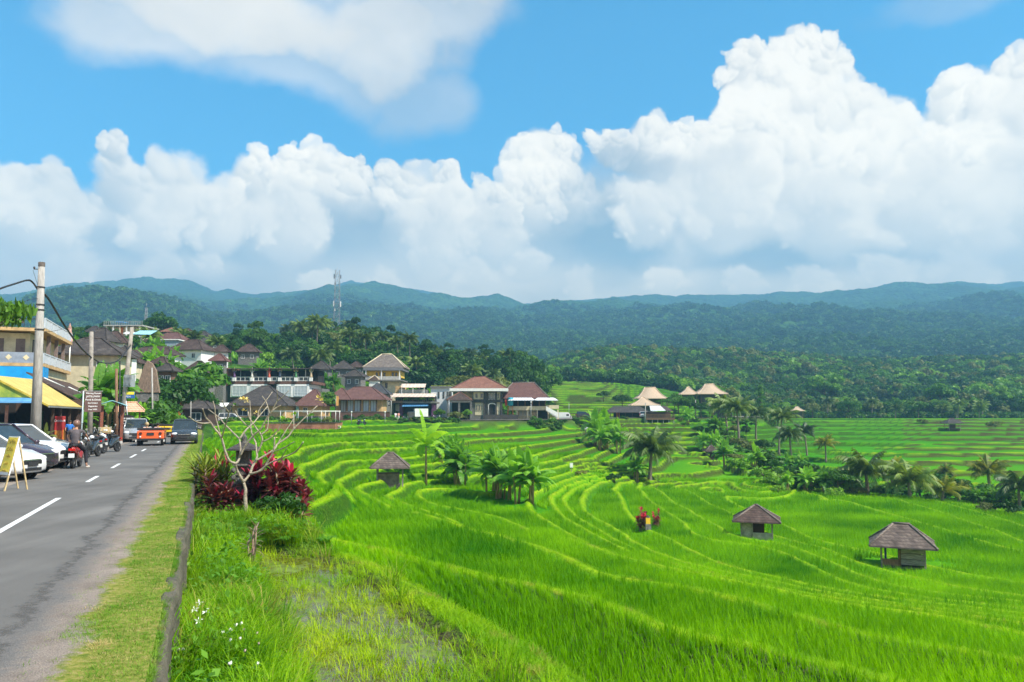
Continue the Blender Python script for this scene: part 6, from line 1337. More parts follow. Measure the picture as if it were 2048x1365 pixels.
def small_bits():
 g = hit(1604, 962); e = empty('teal_shelter', g, .1, label='low teal tarpaulin shelter among bananas at the creek', cat='shelter'); MB().poly([(-1.1, -.8, 1.0), (1.1, -.8, 1.15), (1.0, .8, 1.5), (-.9, .8, 1.4)], .05).out('tarpaulin', TEAL, e)
 for x in (-.9, .9): MB().box((x, -.5, .4), (.07, .07, 1.4)).out('post', WOOD, e)
 g = hit(1143, 945); e = empty('offering_post', g, 0, label='small white signboard standing where the paddies fan out', cat='signboard'); MB().box((0, 0, .75), (.34, .05, .5)).out('board', WHITE, e); MB().box((0, .03, .25), (.07, .07, .6)).out('post', WOODG, e)
 g = hit(1296, 1060); e = empty('field_shrine', g, 0, label='small stone field shrine wrapped in yellow cloth between two red cordylines', cat='shrine'); MB().box((0, 0, .2), (.4, .4, .4)).out('base', STONE, e); MB().box((0, 0, .62), (.30, .30, .44)).out('cloth', mat('yellow_cloth', (0.85, .50, .03), .8, .1, 3), e); MB().lathe([(.02, 1.02), (.15, .9), (.2, .84)], n=4).out('cap', STONED, e)
 g = hit(1504, 938); e = empty('scarecrow_shrine', g, 0, label='little straw figure with a pale hat on the yellow green spur', cat='scarecrow'); MB().box((0, 0, .6), (.3, .2, 1.2), taper=.6).out('straw', BAMBOO, e); MB().lathe([(.02, 1.75), (.3, 1.4), (.05, 1.4)], n=10).out('hat', CONC, e)
small_bits()
# ---------------------------------------------------------------- retaining wall along the verge
def retaining_wall():
 R = random.Random(3); mb = MB(); ss = []; s = -7.0
 e = empty('retaining_wall', SW(-7, 0), 0, label='mossy grey stone retaining wall between the mown verge and the paddies', cat='wall'); base = SW(-7, 0)
 s = -7.0
 V = []; n = 0; F = []
 while s < 86:
  st = .45 if s < 25 else 1.2; z = -.03+.035*R.uniform(-1, 1)+.03*math.sin(s*1.3); o = .03*R.uniform(-1, 1)
  for t, zz in ((-.13+o, -1.5), (-.08+o, z-.06), (-.05+o, z), (.06+o*.5, z+.012), (.09, z-.02), (.10, -.5)):
   p = SW(s, t, zz)-base; V.append(tuple(p))
  s += st; n += 1
 for i in range(n-1):
  for j in range(5): F.append((i*6+j, i*6+j+1, (i+1)*6+j+1, (i+1)*6+j))
 F.append(tuple(range(6))); mb.add(V, F); mb.out('stonework', mat('wall_stone', (0.10, .085, .065), .95, .4, 2.2, bump=1.0, bscale=14, col2=(0.035, .038, .02)), e)
retaining_wall()
# ---------------------------------------------------------------- cordylines and friends
def rosette_plant(seed, stems, hmin, hmax, spread, L, W, nl, pink=.25, up=.9):
 r = np.random.RandomState(seed); V = []; F = []; A = []; st = MB()
 for s in range(stems):
  a = r.rand()*6.28; q = spread*math.sqrt(r.rand()); tx, ty = q*math.cos(a), q*math.sin(a); h = hmin+(hmax-hmin)*r.rand()
  st.tube([(tx*.35, ty*.35, -.15), (tx*.7, ty*.7, h*.5), (tx, ty, h)], [.03, .025, .018], 6)
  top = r.rand() < .75
  for j in range(nl):
   t = j/nl; th = j*2.4+r.rand()*.4; zz = h*(.38+.62*t)+.04; el = math.radians(-25+88*t+r.uniform(-14, 14)); l = L*(.8+.4*r.rand())*(1-.25*t); w = W*(.8+.4*r.rand()); dr = .9*(1.2-t)
   hx, hy = math.cos(th), math.sin(th); side = np.array([-hy, hx, 0]); p = np.array([tx*(.5+.5*t), ty*(.5+.5*t), zz]); ang = el; k = len(V); n = 5
   col = min(1, max(0, (t-(1-pink))/pink))*(1 if top else .25)+.12*r.rand()
   for i in range(n+1):
    u = i/n; ww = w*math.sin(math.pi*(.10+.88*u))**.8*.5*(0.02 if i == n else 1); V += [tuple(p-side*ww+np.array([0, 0, ww*.35])), tuple(p), tuple(p+side*ww+np.array([0, 0, ww*.35]))]; A += [col]*3
    p = p+np.array([hx*math.cos(ang), hy*math.cos(ang), math.sin(ang)])*l/n; ang -= dr/n*(.4+1.2*u)
   for i in range(n):
    for c in (0, 1): F.append((k+3*i+c, k+3*i+c+1, k+3*(i+1)+c+1, k+3*(i+1)+c))
 me = npmesh('leaves', np.array(V), np.array(F), smooth=True); addattr(me, 'pink', A); return me, st.mesh('stems')
L_MAR = leafmat('cordyline_maroon', (0.045, 0.014, 0.018), (0.17, 0.055, 0.055), .3, attr='pink', c3=(0.70, 0.02, 0.09), spec=.5, scale=3)
L_DKM = leafmat('cordyline_dark', (0.03, 0.010, 0.015), (0.10, 0.025, 0.035), .3, attr='pink', c3=(0.62, 0.02, 0.10), spec=.5, scale=3)
L_BRZ = leafmat('cordyline_bronze', (0.07, 0.035, 0.02), (0.20, 0.22, 0.03), .35, attr='pink', c3=(0.22, 0.30, 0.03), spec=.4, scale=2.5)
STEMM = mat('woody_stem', (0.25, .19, .13), .85, .3, 12)
def cordy(args, leafm, loc, s, rz, label, name='cordyline', cat='shrub', group=None):
 a, b = rosette_plant(*args); a.materials.append(leafm); b.materials.append(STEMM); e = empty(name, loc, rz, label=label, cat=cat, group=group); e.scale = (s, s, s); link('stems', b, e); link('leaves', a, e); return e
def onb(px, py, Y):
 p = P(px, py, Y); return Vector((p.x, Y, gz(p.x, Y)))
cordy((51, 13, .3, 1.15, .56, .42, .095, 32, .12), L_DKM, onb(520, 1030, 23.3), 1.15, 0, 'dark maroon cordyline right behind the bare frangipani, left part of the red clump')
cordy((52, 15, .3, 1.25, .56, .42, .10, 34, .2), L_MAR, onb(572, 1030, 22.8), 1.15, 1, 'tallest maroon cordyline with bright pink tops at the right of the shrine')
cordy((53, 9, .2, .75, .42, .38, .10, 26, .14), L_MAR, onb(584, 1032, 22.0), 1.1, 2, 'lower maroon cordyline with drooping leaves in front of the tallest one')
cordy((54, 4, .15, .38, .22, .42, .10, 20, .25), L_MAR, onb(596, 1036, 21.0), 1.05, 3, 'small maroon cordyline with one pink tip nearest the rice')
cordy((55, 10, .25, .95, .34, .36, .09, 28, .07), L_MAR, onb(436, 1024, 22.6), 1.2, 4, 'reddish maroon cordyline close on the left of the shrine base')
cordy((56, 9, .6, 1.35, .45, .60, .055, 34, .35), L_BRZ, onb(412, 1010, 24.2), 1.15, 5, 'spiky bronze green dracaena beside the retaining wall', 'dracaena', 'shrub')
cordy((57, 5, .9, 1.55, .25, .45, .09, 24, .3), L_DKM, onb(437, 1006, 25.3), 1.0, 6, 'tall cordyline with a pink top behind the bronze dracaena')
cordy((58, 6, .7, 1.25, .3, .50, .06, 30, .35), L_BRZ, onb(452, 1005, 24.6), 1.0, 7, 'green yellow dracaena right behind the shrine', 'dracaena', 'shrub')
for px, py, s, lab in ((1283, 1062, 1.0, 'tall red cordyline left of the yellow wrapped field shrine'), (1312, 1058, .82, 'shorter red cordyline right of the yellow wrapped field shrine')):
 g = hit(px, py); cordy((61+px % 7, 8, .8, 1.75, .42, .40, .12, 26, .42), L_MAR, g, s, 0, lab)
tree('bush_dark', onb(556, 1034, 21.4), .85, 0, 'dark green leafy bush under the maroon cordylines', cat='shrub', wide=1.1)
# ---------------------------------------------------------------- carved stone shrine
def shrine():
 g = onb(484, 1034, 24.0); e = empty('stone_shrine', g, .15, label='carved black grey stone shrine with a small pointed roof among the cordylines', cat='shrine'); ST = mat('shrine_stone', (0.13, .125, .115), .92, .4, 6, bump=1.0, bscale=30, col2=(0.04, .042, .035)); z = -.1
 b = MB(); 
 for w, h in ((.66, .28), (.58, .10), (.54, .22), (.66, .06), (.72, .05)): b.box((0, 0, z+h/2), (w, w, h)); z += h
 b.out('base', ST, e, bevel=.012); b = MB()
 for i, (w, h) in enumerate(((.56, .06), (.46, .16), (.52, .05), (.38, .22), (.44, .05), (.36, .18), (.46, .05), (.54, .05))): b.box((0, 0, z+h/2), (w, w, h), taper=.94); z += h
 for i in range(3):
  for sx in (-1, 1): b.blob((sx*.24, -.24, z-.62+.22*i), (.07, .06, .09), i)
 b.blob((0, -.27, z-.5), (.13, .07, .16), 5); b.out('carved_shaft', ST, e, bevel=.01); b = MB()
 b.box((0, .08, z+.2), (.34, .2, .4)); 
 for sx in (-1, 1):
  for sy in (-1, 1): b.box((sx*.17, sy*.17, z+.2), (.05, .05, .4))
 b.box((0, 0, z+.02), (.44, .44, .04)); b.out('niche', ST, e); z += .4
 r = MB(); r.add([(-.42, -.42, z), (.42, -.42, z), (.42, .42, z), (-.42, .42, z), (-.42, -.42, z+.04), (.42, -.42, z+.04), (.42, .42, z+.04), (-.42, .42, z+.04), (-.12, -.12, z+.22), (.12, -.12, z+.22), (.12, .12, z+.22), (-.12, .12, z+.22)], [(3, 2, 1, 0), (0, 1, 5, 4), (1, 2, 6, 5), (2, 3, 7, 6), (3, 0, 4, 7), (4, 5, 9, 8), (5, 6, 10, 9), (6, 7, 11, 10), (7, 4, 8, 11), (8, 9, 10, 11)])
 r.out('roof', mat('shrine_roof', (0.06, .055, .055), .9, .3, 8, bump=.8), e); MB().lathe([(.13, z+.2), (.08, z+.3), (.1, z+.33), (.05, z+.42), (.01, z+.5)], n=8).out('finial', ST, e)
shrine()
# ---------------------------------------------------------------- bare frangipani traced from the photograph
def frangipani():
 BR = [ # (start radius, depth offset at the end, zoomed pixels)
     (.075, 0, [(645, 1270), (640, 1150), (635, 1030), (640, 980), (620, 900)]),
     (.052, -.3, [(620, 900), (590, 850), (555, 780), (540, 720)]), (.044, -.6, [(540, 720), (480, 690), (440, 600), (400, 460), (330, 370), (300, 320)]),
     (.026, -.9, [(300, 320), (240, 328), (180, 320), (130, 295), (90, 262)]), (.026, -.5, [(300, 320), (255, 275), (235, 230), (222, 185)]), (.022, -.2, [(400, 460), (375, 370), (345, 250), (340, 180), (322, 110)]),
     (.024, -.7, [(405, 470), (430, 390), (455, 310), (480, 220), (525, 150)]), (.020, -.6, [(480, 220), (445, 180), (425, 140), (410, 105)]),
     (.042, .2, [(540, 720), (570, 690), (590, 600), (580, 480)]), (.028, .5, [(580, 480), (540, 440), (430, 330), (385, 275), (275, 190)]), (.028, .6, [(580, 480), (640, 395), (720, 320), (760, 270), (855, 160)]),
     (.034, -.2, [(585, 650), (640, 540), (720, 440), (780, 390), (850, 270), (900, 200), (945, 110)]), (.018, -.1, [(945, 110), (985, 85), (1020, 50), (1062, 8)]), (.016, -.3, [(945, 110), (950, 60), (945, 0)]),
     (.050, .1, [(620, 900), (680, 825)]), (.044, .3, [(680, 825), (710, 740), (750, 660), (745, 600), (740, 520)]), (.028, .5, [(740, 520), (700, 430), (690, 370), (640, 340), (570, 260), (540, 205)]), (.020, .4, [(690, 370), (688, 240), (680, 105)]),
     (.030, .1, [(750, 620), (800, 510), (790, 440), (740, 370), (680, 280), (665, 215)]), (.022, 0, [(800, 510), (880, 470), (950, 400), (985, 325)]), (.022, .3, [(790, 440), (850, 380), (862, 260), (870, 220), (840, 120), (800, 60)]),
     (.036, .6, [(745, 690), (830, 640), (920, 580), (950, 530), (1050, 460), (1110, 380), (1220, 270), (1340, 155)]), (.020, .4, [(950, 530), (1030, 400), (1090, 310), (1150, 195)]),
     (.038, -.2, [(680, 825), (800, 780), (860, 690), (910, 600), (920, 520), (920, 462)]), (.020, -.4, [(915, 605), (1020, 562), (1075, 530), (1112, 508)]), (.030, -.5, [(740, 815), (870, 720), (980, 670), (1100, 620), (1160, 570), (1202, 508)]), (.018, -.4, [(985, 668), (1020, 610), (1042, 570)]), (.016, .2, [(870, 240), (930, 180), (985, 150)]), (.018, .3, [(760, 270), (770, 200), (850, 90), (900, 20)]), (.016, .6, [(1110, 380), (1110, 300), (1120, 240)])]
 Y0 = 22.0; root = P(360+645/4.875, 780+1270/4.875, Y0); root.z = gz(root.x, Y0)-.05; e = empty('frangipani_tree', root, 0, label='bare pale frangipani with many forked branches and a few yellow blossoms', cat='tree'); mb = MB(); ends = {}; tips = []
 for r0, dz, pts in BR:
  y = ends.get(pts[0], None)
  if y is None:
   best = min(ends.items(), key=lambda kv: (kv[0][0]-pts[0][0])**2+(kv[0][1]-pts[0][1])**2)[1] if ends else Y0
   y = best
  n = len(pts); r0 *= .84; P3 = [P(360+a/4.875, 780+b/4.875, y+(dz)*(i/(n-1)))-root for i, (a, b) in enumerate(pts)]
  for i, q in enumerate(pts): ends.setdefault(q, y+dz*(i/(n-1)))
  c = []
  Q = [2*P3[0]-P3[1]]+P3+[2*P3[-1]-P3[-2]]
  for i in range(1, len(Q)-2):
   for k in range(4):
    t = k/4; c.append(.5*((2*Q[i])+(Q[i+1]-Q[i-1])*t+(2*Q[i-1]-5*Q[i]+4*Q[i+1]-Q[i+2])*t*t+(3*Q[i]-Q[i-1]-3*Q[i+1]+Q[i+2])*t**3))
  c.append(P3[-1]); m = len(c); rs = [r0*(1-.42*i/(m-1))*(1+.06*math.sin(i*2.1)) for i in range(m)]
  if r0 < .03: rs[-1] *= 1.15
  if r0 > .07: rs = [r0*(1.25 if i < 2 else 1-.15*i/(m-1)) for i in range(m)]
  mb.tube(c, rs, 9); tips.append(c[-1])
 mb.out('branches', mat('frangipani_bark', (0.36, .31, .24), .8, .25, 9, bump=.6, bscale=30, col2=(0.15, .13, .09)), e)
 FL = mat('yellow_petal', (0.85, .68, .22), .6, .1, 20); LFm = LF['bright']
 for i, (a, b) in enumerate(((610, 105), (640, 110), (752, 240), (1352, 90), (1375, 120), (622, 222), (1000, 290), (540, 165), (1280, 270), (922, 458), (1110, 255))):
  c = min(tips, key=lambda t: (t-(P(360+a/4.875, 780+b/4.875, Y0)-root)).length); c = P(360+a/4.875, 780+b/4.875, Y0+c.y)-root; f = MB(); R = random.Random(i)
  for j in range(5 if i in (5, 9) else 16):
   th = R.uniform(0, 6.28); el = R.uniform(-.3, 1.2); d = Vector((math.cos(th)*math.cos(el), math.sin(th)*math.cos(el), math.sin(el))); s = d.cross(Vector((0, 0, 1))).normalized()*.03; o = c+d*.05
   f.add([o, o+d*.04+s, o+d*.09, o+d*.04-s], [(0, 1, 2, 3)])
  f.out('blossom' if i not in (6, 7, 8, 10) else 'leaf_tuft', FL if i not in (6, 7, 8, 10) else LFm, e, flip=False)
frangipani()
# ---------------------------------------------------------------- ferns, broad leaved weeds and thistledown on the bank
def fern_mesh(seed):
 r = np.random.RandomState(seed); V = []; F = []
 for i in range(11):
  th = i*2.4+r.rand(); el = 1.1; p = np.array([0, 0, .02]); L = .5*(.7+.5*r.rand()); n = 14; hx, hy = math.cos(th), math.sin(th); side = np.array([-hy, hx, 0])
  for j in range(n):
   d = np.array([hx*math.cos(el), hy*math.cos(el), math.sin(el)]); w = .11*math.sin(math.pi*(.12+.85*j/n))
   for sg in (-1, 1):
    k = len(V); o = side*sg*w+d*.03; V += [p, p+o*.5+d*.016, p+o, p+o*.5-d*.012]; F.append((k, k+1, k+2, k+3))
   p = p+d*L/n; el -= 1.6/n
 return npmesh('fern', np.array(V), np.array(F))
def weed_mesh(seed):
 r = np.random.RandomState(seed); n = 46; c = r.normal(size=(n, 3))*np.array([.12, .12, .10])+np.array([0, 0, .22]); nn = r.normal(size=(n, 3))*.5+np.array([0, 0, 1]); nn /= np.linalg.norm(nn, axis=1)[:, None]
 v, f = leafquads(c, nn, .055, 1.4, r); return npmesh('weed', v, f)
def bank_plants():
 r = np.random.RandomState(8); x, y = jgrid(-16, 4, 3, 40, .42, .3, r, .5); q = fld(x, y)
 m = (q['bank'] > .5) & (r.rand(len(x)) < .42) & (q['cor'] < .2); scatter('bank_weeds', np.c_[x, y, q['z']][m], .7+.8*r.rand(m.sum()), [weed_mesh(1), weed_mesh(2), weed_mesh(3)], leafmat('weed_leaf', (0.05, 0.17, 0.012), (0.16, 0.34, 0.02), .35), 'broad leaved weeds mixed into the bank grass', 'weeds')
 m = ((q['bank'] > .3) & (y > 18) & (y < 24) & (r.rand(len(x)) < .8)); scatter('ferns', np.c_[x, y, q['z']][m], .6+.7*r.rand(m.sum()), [fern_mesh(1), fern_mesh(2)], leafmat('fern_leaf', (0.05, 0.20, 0.01), (0.16, 0.36, 0.02), .4), 'bright green ferns at the foot of the shrine', 'ferns')
 DOWN = mat('thistledown', (0.82, .80, .78), .9, .1, 20); PET = mat('white_petal', (0.85, .85, .88), .6, .05, 9); ST = LF['mid']
 spots = [(472, 1252, 'two grey white thistledown heads close together, right one, tallest on the bank'), (482, 1250, 'thistledown head leaning on its twin at the top of the group'), (445, 1267, 'round white thistledown head left of the twin heads'), (461, 1262, 'thistledown head between the round one and the twins'), (488, 1261, 'half blown brown seed head right of the twins'), (514, 1268, 'brownish seed head furthest right of the group'), (461, 1282, 'ragged seed head under the middle of the group'), (480, 1279, 'small pale seed head under the twins'), (517, 1289, 'pinkish seed head low on the right'), (490, 1303, 'dishevelled pink seed head in the middle of the bank'), (357, 1300, 'leftmost small white seed head by the wall'), (366, 1301, 'second small white seed head by the wall'), (460, 1330, 'single white thistledown head low on the bank'), (515, 1329, 'small white seed head at the paddy edge'), (399, 1206, 'star shaped white flower highest near the wall', ), (412, 1224, 'star shaped white flower right of the highest one'), (398, 1242, 'star shaped white flower lowest near the wall'), (390, 1220, 'small star shaped white flower closest to the wall')]
 for i, (px, py, lab) in enumerate(spots):
  Yd = hit(px, py, 3.0).y
  for _ in range(60):
   p = P(px, py, Yd); g = gz(p.x, Yd)
   if p.z-g > .40: break
   Yd -= .08
  star = i >= 14; h = max(.2, p.z-g); e = empty('wildflower' if star else 'seed_head', (p.x, Yd, g), 0, label=lab, cat='flower' if star else 'seed head', group='white flowers on the bank' if star else 'seed heads on the bank')
  MB().tube([(random.Random(i).uniform(-.06, .06), .03, 0), (.01, 0, h*.6), (0, 0, h)], .004, 5).out('stem', LF['mid'], e)
  b = MB(); R = random.Random(i)
  if star:
   for j in range(5):
    a = j*1.2566+R.random(); b.add([(0, 0, h), (.03*math.cos(a-.35), .03*math.sin(a-.35), h+.012), (.055*math.cos(a), .055*math.sin(a), h+.01), (.03*math.cos(a+.35), .03*math.sin(a+.35), h+.012)], [(0, 1, 2, 3)])
   b.xf(Matrix.Translation((0, 0, h))@Matrix.Rotation(.9, 4, 'X')@Matrix.Translation((0, 0, -h))); b.out('petals', PET, e, flip=False)
  else:
   s = .020 if i in (0, 1, 2, 3, 12) else .014; b.blob((0, 0, h+s*.6), (s, s, s*.9), i, .25)
   for j in range(40):
    d = Vector((R.gauss(0, 1), R.gauss(0, 1), R.gauss(.3, 1))).normalized(); o = Vector((0, 0, h+s*.6))+d*s*.8; t = d.cross(Vector((.3, .5, .8))).normalized()*.0035; b.add([o-t, o+t, o+d*s*.8], [(0, 1, 2)])
   b.out('down', DOWN if i not in (4, 5, 8, 9) else mat('brown_down', (0.5, .38, .33), .9, .2, 20), e, flip=False)
 g = onb(503, 1160, 16.5); cordy((77, 3, .5, .95, .12, .28, .03, 14, .3), leafmat('dry_purple', (0.16, .08, .08), (0.40, .26, .24), .3, attr='pink', c3=(0.45, .34, .3)), g, 1.0, 0, 'dried purple brown stalk plant standing at the paddy corner', 'dry_stalk', 'plant')
bank_plants()
# ---------------------------------------------------------------- valley palms, bananas, trees
R7 = random.Random(7)
def pl(px, pyb, pyt):
 "ground point and height of a plant whose foot and top are seen at these pixels"
 g = hit(px, pyb); return g, (pyb-pyt)*g.y/FPX
g, h = pl(1300, 962, 862); palm('a', g, h*.58, 1.0, 'lone coconut palm with a wide feathery crown in the middle of the paddies', s=1.4)
PV = [(1455, 870, 790, 'd', 1.25, 'first big palm on the left of the creek grove, behind the deck'), (1478, 885, 795, 'a', 1.2, 'tall palm with a broad crown at the head of the creek grove'), (1512, 880, 808, 'b', 1.0, 'palm behind the broad crowned one in the creek grove'),
      (1558, 910, 815, 'a', 1.0, 'upright palm above the dark grove left of the yellow palm'), (1583, 935, 850, 'b', .95, 'dark palm with hanging fronds left of the thin one'), (1614, 912, 845, 'b', .9, 'thin dark palm standing before the far paddies'), (1652, 925, 872, 'c', .85, 'young palm with orange yellow fronds beside the thin dark palm'),
      (1736, 990, 905, 'd', 1.1, 'grey green palm left of the twin palms in the creek line'), (1785, 990, 915, 'c', .9, 'yellowish palm behind the twin palms'), (1820, 995, 925, 'a', 1.0, 'leaning green palm of the twin palms'), (1885, 1003, 952, 'c', .8, 'low yellow green palm in the middle of the creek line'), (1920, 1003, 962, 'c', .6, 'small drooping yellow palm right of the low one'),
      (1980, 990, 912, 'c', 1.05, 'tall yellow green palm near the right edge of the creek line'), (2040, 1022, 940, 'b', 1.0, 'dark palm at the right end of the creek line'), (1890, 952, 930, 'c', .6, 'small reddish palm before the brown banked paddies'), (1690, 985, 940, 'd', .75, 'short bushy palm left of the grey green one'), (1840, 994, 950, 'b', .7, 'low dark palm at the foot of the twin palms')]
for i, (px, b, t, k_, s, lab) in enumerate(PV):
 g, h = pl(px, b, t); kk = g.y/FPX; tot = (b-t)*kk; s = min(s*1.2, tot*.17+.5); palm(k_, g, max(.7, tot-2.1*s), R7.uniform(0, 6), lab, s=s, group='palms along the creek')
for i, (px, b, t, k_, lab, br) in enumerate([(852, 970, 880, 'single', 'single tall banana plant with upright leaves right of the shingle hut', True), (882, 925, 893, 'clump2', 'small banana clump highest among the middle bananas', 0), (925, 975, 905, 'clump', 'banana clump with drooping leaves left of the main group', 0),
      (985, 992, 915, 'clump', 'tall banana clump with one broad upright leaf', 0), (1050, 1005, 925, 'clump', 'rightmost big banana clump with torn leaves', 0), (1020, 1000, 935, 'clump2', 'banana clump squeezed between the two tall clumps', 0), (905, 918, 885, 'wide', 'low banana thicket behind the middle bananas', 0),
      (1205, 895, 838, 'clump', 'banana clump beside the tiny plank hut', 0), (1222, 905, 858, 'wide', 'lower banana thicket just right of the tiny hut', 1), (1448, 935, 895, 'clump2', 'banana plants right of the small dark hut', 0), (1275, 965, 925, 'clump2', 'banana clump at the foot of the lone coconut palm', 1),
      (1620, 985, 948, 'clump', 'pale banana clump right of the teal shelter', 1), (1575, 985, 955, 'clump2', 'pale banana plants left of the teal shelter', 1), (1650, 990, 952, 'clump2', 'banana plants below the orange yellow palm', 1), (1435, 880, 842, 'clump', 'bright banana clump at the top of the creek grove', 1), (1420, 905, 872, 'wide', 'broad banana thicket above the yellow green spur', 0),
      (1512, 940, 902, 'clump2', 'banana plants below the dark round tree in the grove', 0), (1590, 945, 915, 'wide', 'banana thicket under the dark hanging palm', 0), (1375, 850, 826, 'clump2', 'banana plants just right of the stilt deck', 1), (1955, 1010, 985, 'wide', 'low banana thicket near the tall yellow green palm', 0)]):
 g, h = pl(px, b, t); banana(k_, g, h/2.9, R7.uniform(0, 6), lab, bright=bool(br), group='banana plants in the paddies')
g = hit(1003, 1000)
TV = [(1530, 915, 868, 'round_dark', 'dark rounded tree in the middle of the creek grove'), (1492, 885, 842, 'tall_dark', 'dark narrow tree behind the banana clump of the grove'), (1540, 940, 905, 'bush_mid', 'green bush under the dark rounded tree'), (1470, 875, 848, 'olive', 'pinkish olive tree at the top of the creek grove'), (1560, 962, 935, 'bush_mid', 'green bush on the creek edge below the dark palm'),
      (1505, 905, 878, 'bush_olive', 'olive bush left of the dark rounded tree'), (1715, 992, 970, 'bush_olive', 'dry looking bush beside the grey green palm'), (1760, 992, 972, 'bush_mid', 'green bush at the foot of the yellowish palm'), (1860, 1003, 985, 'bush_dark', 'dark bush at the foot of the low yellow palm'), (1940, 1006, 985, 'bush_mid', 'green bush between the small and tall yellow palms'),
      (1975, 1025, 1000, 'bush_olive', 'scrubby bush at the paddy edge near the right'), (2015, 1030, 1000, 'bush_dark', 'dark bush near the right end of the creek line'), (2065, 1035, 990, 'round_dark', 'dark tree at the right edge by the creek'), (1555, 985, 968, 'bush_bright', 'bright bush on the low bank left of the pale bananas'), (1670, 995, 972, 'bush_bright', 'bright bush right of the pale bananas'), (1228, 965, 945, 'bush_dark', 'dark bush where the curved paddies begin'), (1162, 952, 938, 'bush_olive', 'thin bush behind the small white signboard'),
      (1845, 848, 836, 'bush_olive', 'reddish shrub on the far field edge'), (1990, 856, 838, 'bush_olive', 'rusty bush beside the far field path'), (1610, 975, 950, 'bush_mid', 'leafy bush just behind the teal shelter'), (1480, 940, 915, 'bush_bright', 'bright bush on the yellow green spur'), (1700, 975, 950, 'bush_dark', 'dark shrub behind the short bushy palm'), (1800, 985, 962, 'bush_mid', 'shrub between the yellowish palm and its twin neighbours')]
for px, b, t, k_, lab in TV:
 g, h = pl(px, b, t); tree(k_, g, h, R7.uniform(0, 6), lab, cat='shrub' if k_.startswith('bush') else 'tree')
# ---------------------------------------------------------------- roadside shrubs by the buildings
for i, (px, b, t, k_, lab) in enumerate([(935, 838, 812, 'round_bright', 'pale flowering tree in front of the stone house porch'), (915, 838, 816, 'bush_olive', 'red leaved bush left of the pale flowering tree'), (1072, 838, 818, 'bush_mid', 'small tree before the restaurant stair'), (695, 836, 822, 'bush_dark', 'dark clipped bush at the left of the brick garden wall'), (722, 836, 823, 'bush_mid', 'clipped bush second along the brick garden wall'), (742, 836, 823, 'bush_olive', 'clipped brownish bush third along the brick garden wall'), (756, 836, 821, 'bush_mid', 'clipped bush last along the brick garden wall'),
      (655, 842, 830, 'bush_olive', 'reddish garden plants beside the brick planter'), (878, 836, 812, 'wide_mid', 'grey green tree between the cafe and the white house'), (1160, 852, 840, 'bush_dark', 'dark hedge under the parking rail'), (1130, 846, 838, 'bush_dark', 'dark hedge at the left of the parking rail'), (645, 806, 770, 'round_mid', 'round clipped green tree between hotel and maroon bungalow')]):
 p0 = P(px, b, 156 if px < 760 else 172); g = Vector((p0.x, p0.y, p0.z)) if px != 645 else P(645, 836, 159); g.z = gz(g.x, g.y)
 if px > 1100: g = hit(px, b)
 hh = (b-t)*g.y/FPX; 
 if px == 645: hh = P(645, 770, 159).z-g.z
 tree(k_, g, hh, i*1.3, lab, cat='shrub' if k_.startswith('bush') else 'tree')
# ---------------------------------------------------------------- wooded hill behind the village
KND = ['round_dark', 'round_mid', 'tall_dark', 'tall_mid', 'wide_dark', 'wide_mid', 'olive', 'round_bright', 'umbrella', 'cone']
SKIN = {'round_dark': 'dark rounded tree', 'round_mid': 'green rounded tree', 'tall_dark': 'tall dark tree', 'tall_mid': 'tall green tree', 'wide_dark': 'wide dark tree', 'wide_mid': 'wide green tree', 'olive': 'olive brown tree', 'round_bright': 'bright green tree', 'umbrella': 'flat topped tree', 'cone': 'bright cone shaped tree'}
named = [ # px, foot, top, depth, kind, label
 (462, 725, 664, 185, 'tall_dark', 'dense dark green oval tree above the left end of the hotel'), (496, 670, 642, 250, 'round_dark', 'dark round topped tree on the ridge left of the tall palms'), (318, 660, 622, 260, 'wide_mid', 'spreading rounded tree on the village skyline'), (352, 845, 728, 100, 'wide_dark', 'large dense round tree over the road bend'), (312, 850, 760, 88, 'round_dark', 'smaller dark tree left of the large round tree by the road'),
 (384, 815, 765, 122, 'wide_mid', 'green tree right of the large round tree by the road'), (380, 745, 690, 128, 'round_bright', 'yellow green round tree among the village roofs'), (145, 680, 640, 220, 'round_dark', 'dark tree on the skyline above the red and white post'), (190, 668, 640, 230, 'round_dark', 'dark tree on the skyline left of the flat roofed building'),
 (730, 660, 640, 300, 'wide_dark', 'dark tree crowning the wooded ridge right of the mast'), (1048, 760, 680, 300, 'tall_mid', 'tall green tree at the right end of the wooded ridge'), (1010, 745, 690, 290, 'wide_dark', 'broad dark tree near the right end of the wooded ridge'), (1080, 770, 728, 270, 'wide_mid', 'rounded green tree where the wood meets the rising paddies'),
 (1207, 805, 773, 285, 'round_dark', 'lone small dark tree in the rising paddies'), (1245, 818, 782, 262, 'wide_dark', 'dark bushy tree left of the largest thatched pavilion'), (1350, 815, 790, 258, 'wide_mid', 'green tree between the two groups of thatched pavilions'), (1505, 830, 790, 270, 'round_dark', 'dark round tree right of the thatched pavilions'), (1522, 825, 772, 290, 'cone', 'pale green pointed tree right of the thatched pavilions'), (1335, 835, 800, 236, 'umbrella', 'brownish flat topped tree behind the stilt deck'),
 (1880, 800, 752, 380, 'round_bright', 'tall pale green tree rising alone beyond the level rice field'), (1650, 790, 735, 420, 'round_bright', 'brightest green tree on the far wooded slope'), (1800, 835, 800, 345, 'wide_mid', 'light green tree at the far edge of the level rice field'), (1990, 800, 760, 400, 'round_bright', 'bright tree near the right edge of the far woods')]
for px, b, t, Y, k_, lab in named:
 p = P(px, b, Y); g = gz(p.x, Y); top = P(px, t, Y).z; h = max(4, top-g)
 tree(k_, (p.x, Y, g), h, R7.uniform(0, 6), lab)
